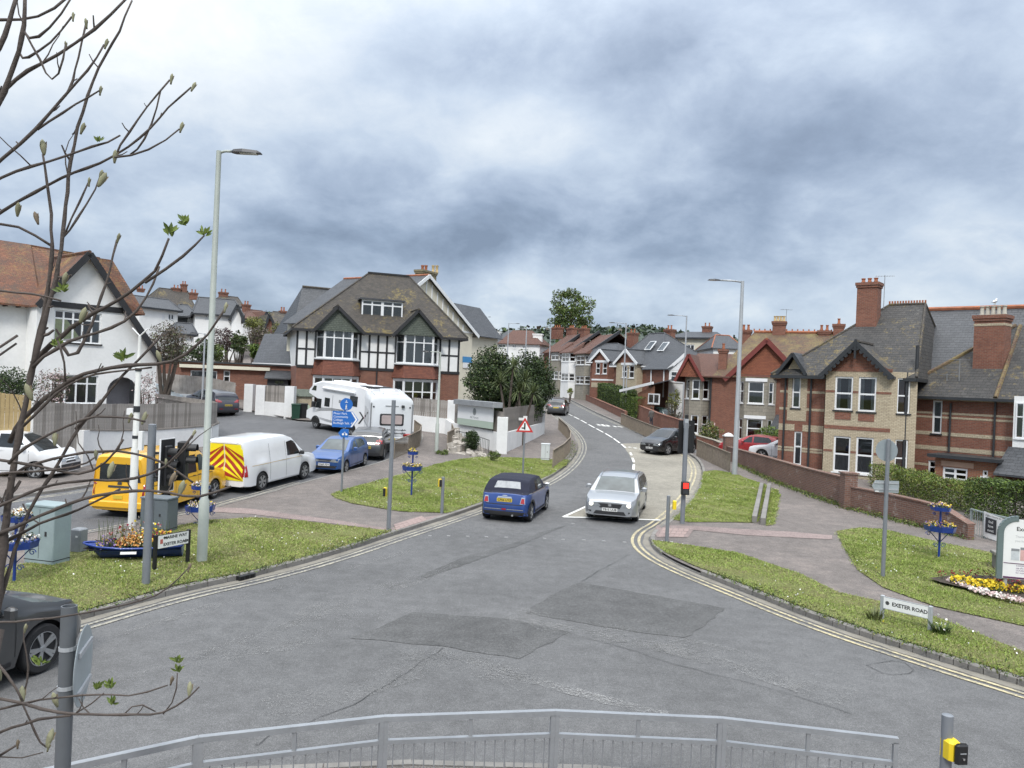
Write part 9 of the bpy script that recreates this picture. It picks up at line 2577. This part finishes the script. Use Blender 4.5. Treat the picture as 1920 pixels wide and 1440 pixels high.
# ------------------------------------------------------------------ budding magnolia close to the camera
def magnolia():
	M_TW = plain('magnolia_bark',(.075,.060,.052),.85, var=.3, vs=9, bump=.25, bs=70)
	M_BUD = plain('magnolia_bud',(.23,.225,.14),.85, var=.3, vs=40)
	M_BUD2 = plain('magnolia_bud_scale',(.16,.125,.085),.85, var=.3, vs=40)
	M_LF = [leafmat('new_leaf',(.15,.20,.045),.3), leafmat('new_leaf_dark',(.08,.12,.03),.3)]
	base = Vector((-2.55,2.35, UPK - .02))
	e = thing('magnolia_tree', 'bare budding magnolia with dark twigs filling the left foreground', 'tree', base)
	g = random.Random(21)
	def W(px, py, Y): return P(px, py, Y) - base
	def branch(nm, l, r0, r1, Y0, dY=0.0, spur=True, n=8):
		"""l: pixel polyline; radii in pixels; Y0 start depth, dY drift"""
		pts = []
		for i,(x, y) in enumerate(l): pts.append(W(x, y, Y0 + dY * i / max(1, len(l) - 1)))
		out = [pts[0]]
		for a, b in zip(pts, pts[1:]):
			k = max(1, int((b - a).length / .045))
			out += [a.lerp(b,(j + 1) / k) for j in range(k)]
		for _ in range(2): out = [out[0]] + [(a + b * 2 + c) / 4 for a, b, c in zip(out, out[1:], out[2:])] + [out[-1]]
		m = len(out); s = Y0 / FPX
		rad = []
		for i in range(m):
			u = i / max(1, m - 1); r = (r0 + (r1 - r0) * u) * s * g.uniform(.9,1.12)
			if i % 4 == 2: r *= 1.22
			rad.append(r)
		out = [p + Vector((g.uniform(-1,1), g.uniform(-1,1), g.uniform(-1,1))) * .0022 for p in out]
		mb = MB(); mb.tube(out, rad, n); mb.build(nm, M_TW, e, True)
		if spur:
			for i in range(2, m - 2):
				if g.random() < .2:
					d = Vector((g.uniform(-1,1), g.uniform(-.6,.6), g.uniform(-.2,1))).normalized(); L = g.uniform(.012,.06)
					mb = MB(); p = out[i]; mb.tube([p, p + d * L * .6, p + d * L + Vector((0,0, L * .2))],[rad[i] * .6, rad[i] * .5, rad[i] * .38],5); mb.build('spur', M_TW, e)
				elif g.random() < .075:
					p = out[i]; d = Vector((g.uniform(-1,1), g.uniform(-.5,.5), g.uniform(.1,1))).normalized(); L = g.uniform(.06,.22); q = [p]
					for k in range(4): d = (d + Vector((g.uniform(-.4,.4), g.uniform(-.3,.3), g.uniform(-.1,.4)))).normalized(); q.append(q[-1] + d * L / 4)
					mb = MB(); mb.tube(q,[.0028,.0024,.002,.0016,.0011],5); mb.build('twig', M_TW, e)
		return out
	def bud(px, py, Y, s=1.0, tilt=.2):
		p = W(px, py, Y); mb = MB(); h = .040 * s
		mb.M = T(*p) @ Matrix.Rotation(tilt,4, 'Y') @ Matrix.Rotation(g.uniform(-.3,.3),4, 'X')
		mb.lathe([(.003,-.012),(.0055 * s,-.004),(.0085 * s, h * .25),(.009 * s, h * .5),(.0065 * s, h * .8),(.001, h)],8); b = mb.build('bud', M_BUD if g.random() < .75 else M_BUD2, e, True)
		mb.v = []; mb.f = []; mb.m = []
		mb.add([(-.004,.0,0),(.011 * s,0, h * .3),(.012 * s,.002, h * .8),(.004,.002, h * .7)],[(0,1,2,3)]); mb.build('bud_scale', M_BUD2, b)
	def sprig(px, py, Y, s, n=9, ang=1.2):
		p = W(px, py, Y)
		V, Fc = [],[]
		for k in range(n):
			a = g.uniform(-1.6,1.6); d = Vector((math.sin(a) * .8, g.uniform(-.5,.5), math.cos(a) * .9 + .25)).normalized(); L = s * g.uniform(.45,.85); w = L * .15
			sd = d.cross(Vector((g.uniform(-.4,.4),1, g.uniform(-.4,.4)))).normalized(); nn = sd.cross(d)
			o = len(V); q = p + Vector((g.uniform(-1,1), g.uniform(-1,1), g.uniform(-1,1))) * s * .15
			V += [q, q + d * L * .35 + sd * w - nn * w * .3, q + d * L * .7 + sd * w * .9 - nn * w * .2, q + d * L, q + d * L * .7 - sd * w * .9 - nn * w * .2, q + d * L * .35 - sd * w - nn * w * .3]
			Fc += [(o, o + 1, o + 2, o + 3),(o, o + 3, o + 4, o + 5)]
		me = bpy.data.meshes.new('leaf_sprig'); me.from_pydata([tuple(v) for v in V],[], Fc); me.update()
		for m in M_LF: me.materials.append(m)
		me.polygons.foreach_set('material_index',[(i // 2) % 2 if g.random() < .8 else 0 for i in range(len(Fc))])
		link('leaf_sprig', me, e)
	D = 2.7
	gb = W(-110,1850,2.5)
	mb = MB(); mb.tube([Vector((0,0,-.2)), Vector((.02,.05,.8)), W(-95,1500,2.55), W(-40,1300,2.62), W(-12,1180, D)],[.06,.055,.05,.04,.034],12); mb.build('trunk', M_TW, e, True)
	mb = MB(); mb.tube([W(-95,1500,2.55), W(-120,1200,2.75), W(-105,800,2.85), W(-85,400,2.8), W(-70,100,2.75), W(-60,-150,2.7)],[.045,.036,.032,.026,.02,.014],10); mb.build('stem', M_TW, e, True)
	branch('limb',[(-12,1180),(8,1000),(24,880),(42,790),(62,677),(76,620),(88,565),(99,464),(96,400),(89,345),(84,305),(80,290)],8,2.0, D,.05, n=10)
	branch('limb',[(62,690),(84,600),(106,520),(119,440),(131,305),(144,238),(165,180),(183,125),(214,82),(235,37),(247,0)],4.6,1.7, D,.1)
	S = (-88,500)
	for l, r0, r1, dy, bd in [
		([(-85,380),(0,299),(40,272),(70,244),(89,211),(122,180),(147,156),(183,107),(196,84)],5.5,2.2,.05,(198,82)),
		([(-85,390),(0,331),(61,312),(119,295),(168,276),(211,267),(225,255)],5,2.4,.1, None),
		([(-88,470),(0,397),(40,376),(92,345),(137,322),(189,307),(214,296),(244,275),(284,241),(312,202),(359,164)],5,2.0,.0,(361,162)),
		([(-80,300),(0,199),(15,144),(37,98),(46,46),(47,-10)],8,4.5,.0, None),
		([(-75,200),(0,92),(18,40),(34,-10)],7,5,.05, None),
		([(-78,260),(6,171),(31,147),(98,104),(144,86),(183,58),(208,27),(238,-5)],5.5,3,.08, None),
		([(37,98),(34,125),(73,95),(113,64),(135,32)],3.5,2,.02,(137,30)),
		([(-70,40),(0,37),(40,40),(73,40),(107,15),(125,-5)],4,3,.05, None),
		([(44,60),(50,86),(92,58),(116,24),(134,-5)],4,2.6,.03, None),
		([(46,60),(60,86),(86,134),(99,177),(119,107),(124,84)],3,2,.02,(124,84)),
		([(122,180),(128,174),(144,131),(150,86),(161,46)],3,2,.05,(162,44)),
		([(70,244),(82,232),(122,208),(165,183),(187,170)],3,2,.05,(188,169)),
		([(-86,430),(0,416),(31,422),(70,437),(97,462)],4,3,.0, None),
		([(119,445),(125,437),(162,388),(183,351),(187,330)],3,2,.08,(188,328)),
		([(121,440),(147,382),(166,342)],2.6,2,.04,(167,340)),
		([(214,296),(223,272),(260,223),(290,177),(319,150)],3,2,.05,(321,148)),
		([(244,290),(257,290),(272,263),(287,232),(301,171)],2.6,2,.02, None),
		([(214,296),(240,296),(281,287),(318,263),(337,240)],2.8,2,.03,(339,239)),
		([(62,680),(78,662),(151,599),(221,565),(273,529),(307,490),(318,446)],7,2.6,-.1, None),
		([(273,529),(312,505),(345,480),(375,456),(384,442)],4,2.2,.02, None),
		([(62,690),(76,664),(156,630),(234,610),(263,584),(286,534),(300,500)],5,2.4,.05, None),
		([(20,830),(26,795),(78,755),(125,711),(161,698),(234,685),(325,683),(349,664),(391,628),(421,580)],7,2.4,-.15,(422,576)),
		([(42,800),(85,755),(125,720),(175,700),(234,694),(285,688)],4,2,.05, None),
		([(142,805),(187,758),(227,706),(260,672),(286,650),(306,625)],5,2.4,.05, None),
		([(115,646),(125,690),(146,670),(161,638),(182,576),(206,511),(219,450)],5,2.6,.1,(221,446)),
		([(123,715),(124,670),(115,646),(108,640)],3,2.4,.0, None),
		([(-100,840),(0,862),(75,875),(120,885),(175,895),(205,862),(232,825)],4.5,2.4,-.1, None),
		([(-100,1000),(0,947),(75,915),(125,902),(175,900),(250,902),(307,882),(340,850),(361,818)],4.5,2.4,-.1,(362,812)),
		([(-105,1050),(0,1000),(75,967),(150,935),(212,925),(250,917),(312,922),(350,932),(400,932),(432,912)],5.5,2.6,-.1, None),
		([(-105,1080),(0,1022),(75,980),(150,956),(190,935),(225,918)],4.5,2.6,-.05, None),
		([(-100,900),(0,885),(60,886),(110,882),(170,870),(179,857)],3.5,2.2,.05,(180,853)),
		([(15,870),(20,852),(75,822),(150,787),(205,775),(242,784),(272,790)],4.5,2.2,.0,(243,783)),
		([(18,900),(25,880),(125,852),(195,845),(250,847),(310,865),(355,900),(362,905)],4.5,2.2,.05,(311,866)),
		([(-30,1240),(10,1090),(50,960),(95,895),(120,850),(142,805),(170,780),(190,750)],6.5,3.4,.1, None),
		([(-115,1180),(0,1166),(92,1162),(122,1154),(194,1143),(267,1126),(319,1107),(354,1064)],3.6,1.6,.1,(354,1063)),
		([(-90,1330),(0,1301),(42,1318),(83,1334),(139,1340),(231,1340),(306,1340),(333,1329),(374,1288)],5,2,-.05, None),
		([(-90,1380),(0,1326),(97,1309),(181,1301),(269,1307),(313,1286)],3.6,1.8,.0,(321,1275)),
		([(-80,1400),(0,1373),(69,1348),(133,1340)],4,3,.0, None),
		([(42,1318),(64,1373),(75,1404),(88,1400)],2.6,2,.0,(90,1400)),
		([(-60,1450),(0,1420),(30,1397)],4,2.4,.0,(33,1394)),
		([(42,1315),(20,1270),(-10,1240)],3,3,.0, None),
		([(42,1312),(60,1275),(55,1250),(42,1201),(47,1178)],2.6,1.6,.0,(47,1177)),
		([(306,1340),(330,1325),(333,1290),(331,1262)],2,1.4,.0, None),
		([(139,1340),(180,1315),(195,1300)],2,1.4,.0, None),([(231,1340),(245,1318),(262,1308),(290,1335)],2,1.4,.03, None),
		([(0,1420),(40,1432),(80,1412)],2,1.4,.0, None),([(-100,700),(0,655),(33,628)],5,3.4,.1, None),([(-100,740),(0,665),(30,645)],4,3,.1, None),([(-100,520),(0,548),(60,548),(115,565)],3.4,2.2,.0, None)]:
		branch('branch', l, r0 * .68, r1 * .75, D + g.uniform(-.12,.12), dy)
		if bd: bud(bd[0], bd[1] + 4, D + dy, g.uniform(.5,.75), g.uniform(-.1,.4))
	for x, y, s in ((82,285,1.2),(187,345,1.2),(33,400,1.0),(70,415,.9),(215,300,.9),(152,600,1.2),(58,745,1.3),(300,675,.9),(120,530,1.0),(205,890,1.2),(337,925,1.2),(320,905,1.0),(90,1395,1.3),(42,1312,1.2),(106,1320,1.1),(355,1300,1.0),(103,830,1.0),(268,790,.9),(153,246,.8),(0,1270,.9)): bud(x, y, D, s, g.uniform(-.4,.4))
	for x, y, s, n in ((320,440,.055,12),(345,420,.05,10),(384,440,.04,8),(232,675,.055,10),(106,650,.04,7),(118,545,.045,7),(75,1245,.05,9),(182,1290,.042,7),(206,1288,.045,7),(334,1240,.04,7),(335,1260,.035,5),(210,1320,.035,5),(185,265,.03,5)): sprig(x, y, D, s, n + 6)
magnolia()
# ------------------------------------------------------------------ person walking behind the hill railing
def person():
	b = G(1213,806); b = on(b.x + .5, b.y + 1.0, UPK)
	e = thing('person', 'person in a grey-brown jacket standing by the brick wall behind the hill railing', 'person', b, R(200))
	skin = plain('skin',(.42,.27,.20),.6, var=.05); coat = plain('grey_jacket',(.12,.115,.11),.9, var=.15); jean = plain('dark_trousers',(.035,.04,.055),.9, var=.1)
	me = bpy.data.meshes.new('body')
	J = dict(pel=(0,0,.95), ch=(0,0,1.25), nk=(0,.0,1.47), hd=(0,-.02,1.60), tp=(0,-.02,1.70), ls=(.17,0,1.40), le=(.22,.02,1.13), lw=(.20,-.08,.90), lh=(.20,-.11,.80), rs=(-.17,0,1.40), re=(-.22,.04,1.13), rw=(-.21,.0,.89), rh=(-.21,-.02,.79), lk=(.10,-.03,.50), la=(.10,.02,.08), lf=(.11,-.13,.04), rk=(-.10,.0,.50), ra=(-.10,.05,.08), rf=(-.11,-.10,.04))
	names = list(J); ed = [('pel', 'ch'),('ch', 'nk'),('nk', 'hd'),('hd', 'tp'),('ch', 'ls'),('ls', 'le'),('le', 'lw'),('lw', 'lh'),('ch', 'rs'),('rs', 're'),('re', 'rw'),('rw', 'rh'),('pel', 'lk'),('lk', 'la'),('la', 'lf'),('pel', 'rk'),('rk', 'ra'),('ra', 'rf')]
	rad = dict(pel=.15, ch=.15, nk=.06, hd=.095, tp=.075, ls=.075, le=.055, lw=.04, lh=.038, rs=.075, re=.055, rw=.04, rh=.038, lk=.075, la=.05, lf=.04, rk=.075, ra=.05, rf=.04)
	me.from_pydata([J[n] for n in names],[(names.index(a), names.index(c)) for a, c in ed],[])
	o = link('body', me, e)
	m = o.modifiers.new('skin', 'SKIN'); sub = o.modifiers.new('sub', 'SUBSURF'); sub.levels = sub.render_levels = 1
	if not me.skin_vertices: me.skin_vertices.data
	for v, n in zip(me.skin_vertices[0].data, names): v.radius = (rad[n], rad[n] * .85)
	me.skin_vertices[0].data[0].use_root = True
	dg = bpy.context.evaluated_depsgraph_get(); ev = o.evaluated_get(dg); m2 = bpy.data.meshes.new_from_object(ev)
	o.modifiers.clear(); o.data = m2
	for mm in (coat, jean, skin): m2.materials.append(mm)
	for p in m2.polygons:
		z = p.center.z; p.material_index = 2 if z > 1.47 or (z < .87 and abs(p.center.x) > .15) else (0 if z > .86 else 1)
		p.use_smooth = True
	mb = MB(); mb.lathe([(.085,1.60),(.10,1.66),(.085,1.73),(.03,1.765)],10,(0,-.005,0)); mb.build('hair', plain('brown_hair',(.05,.035,.025),.8), e, True)
try: person()
except Exception as ex: print('person failed', ex)
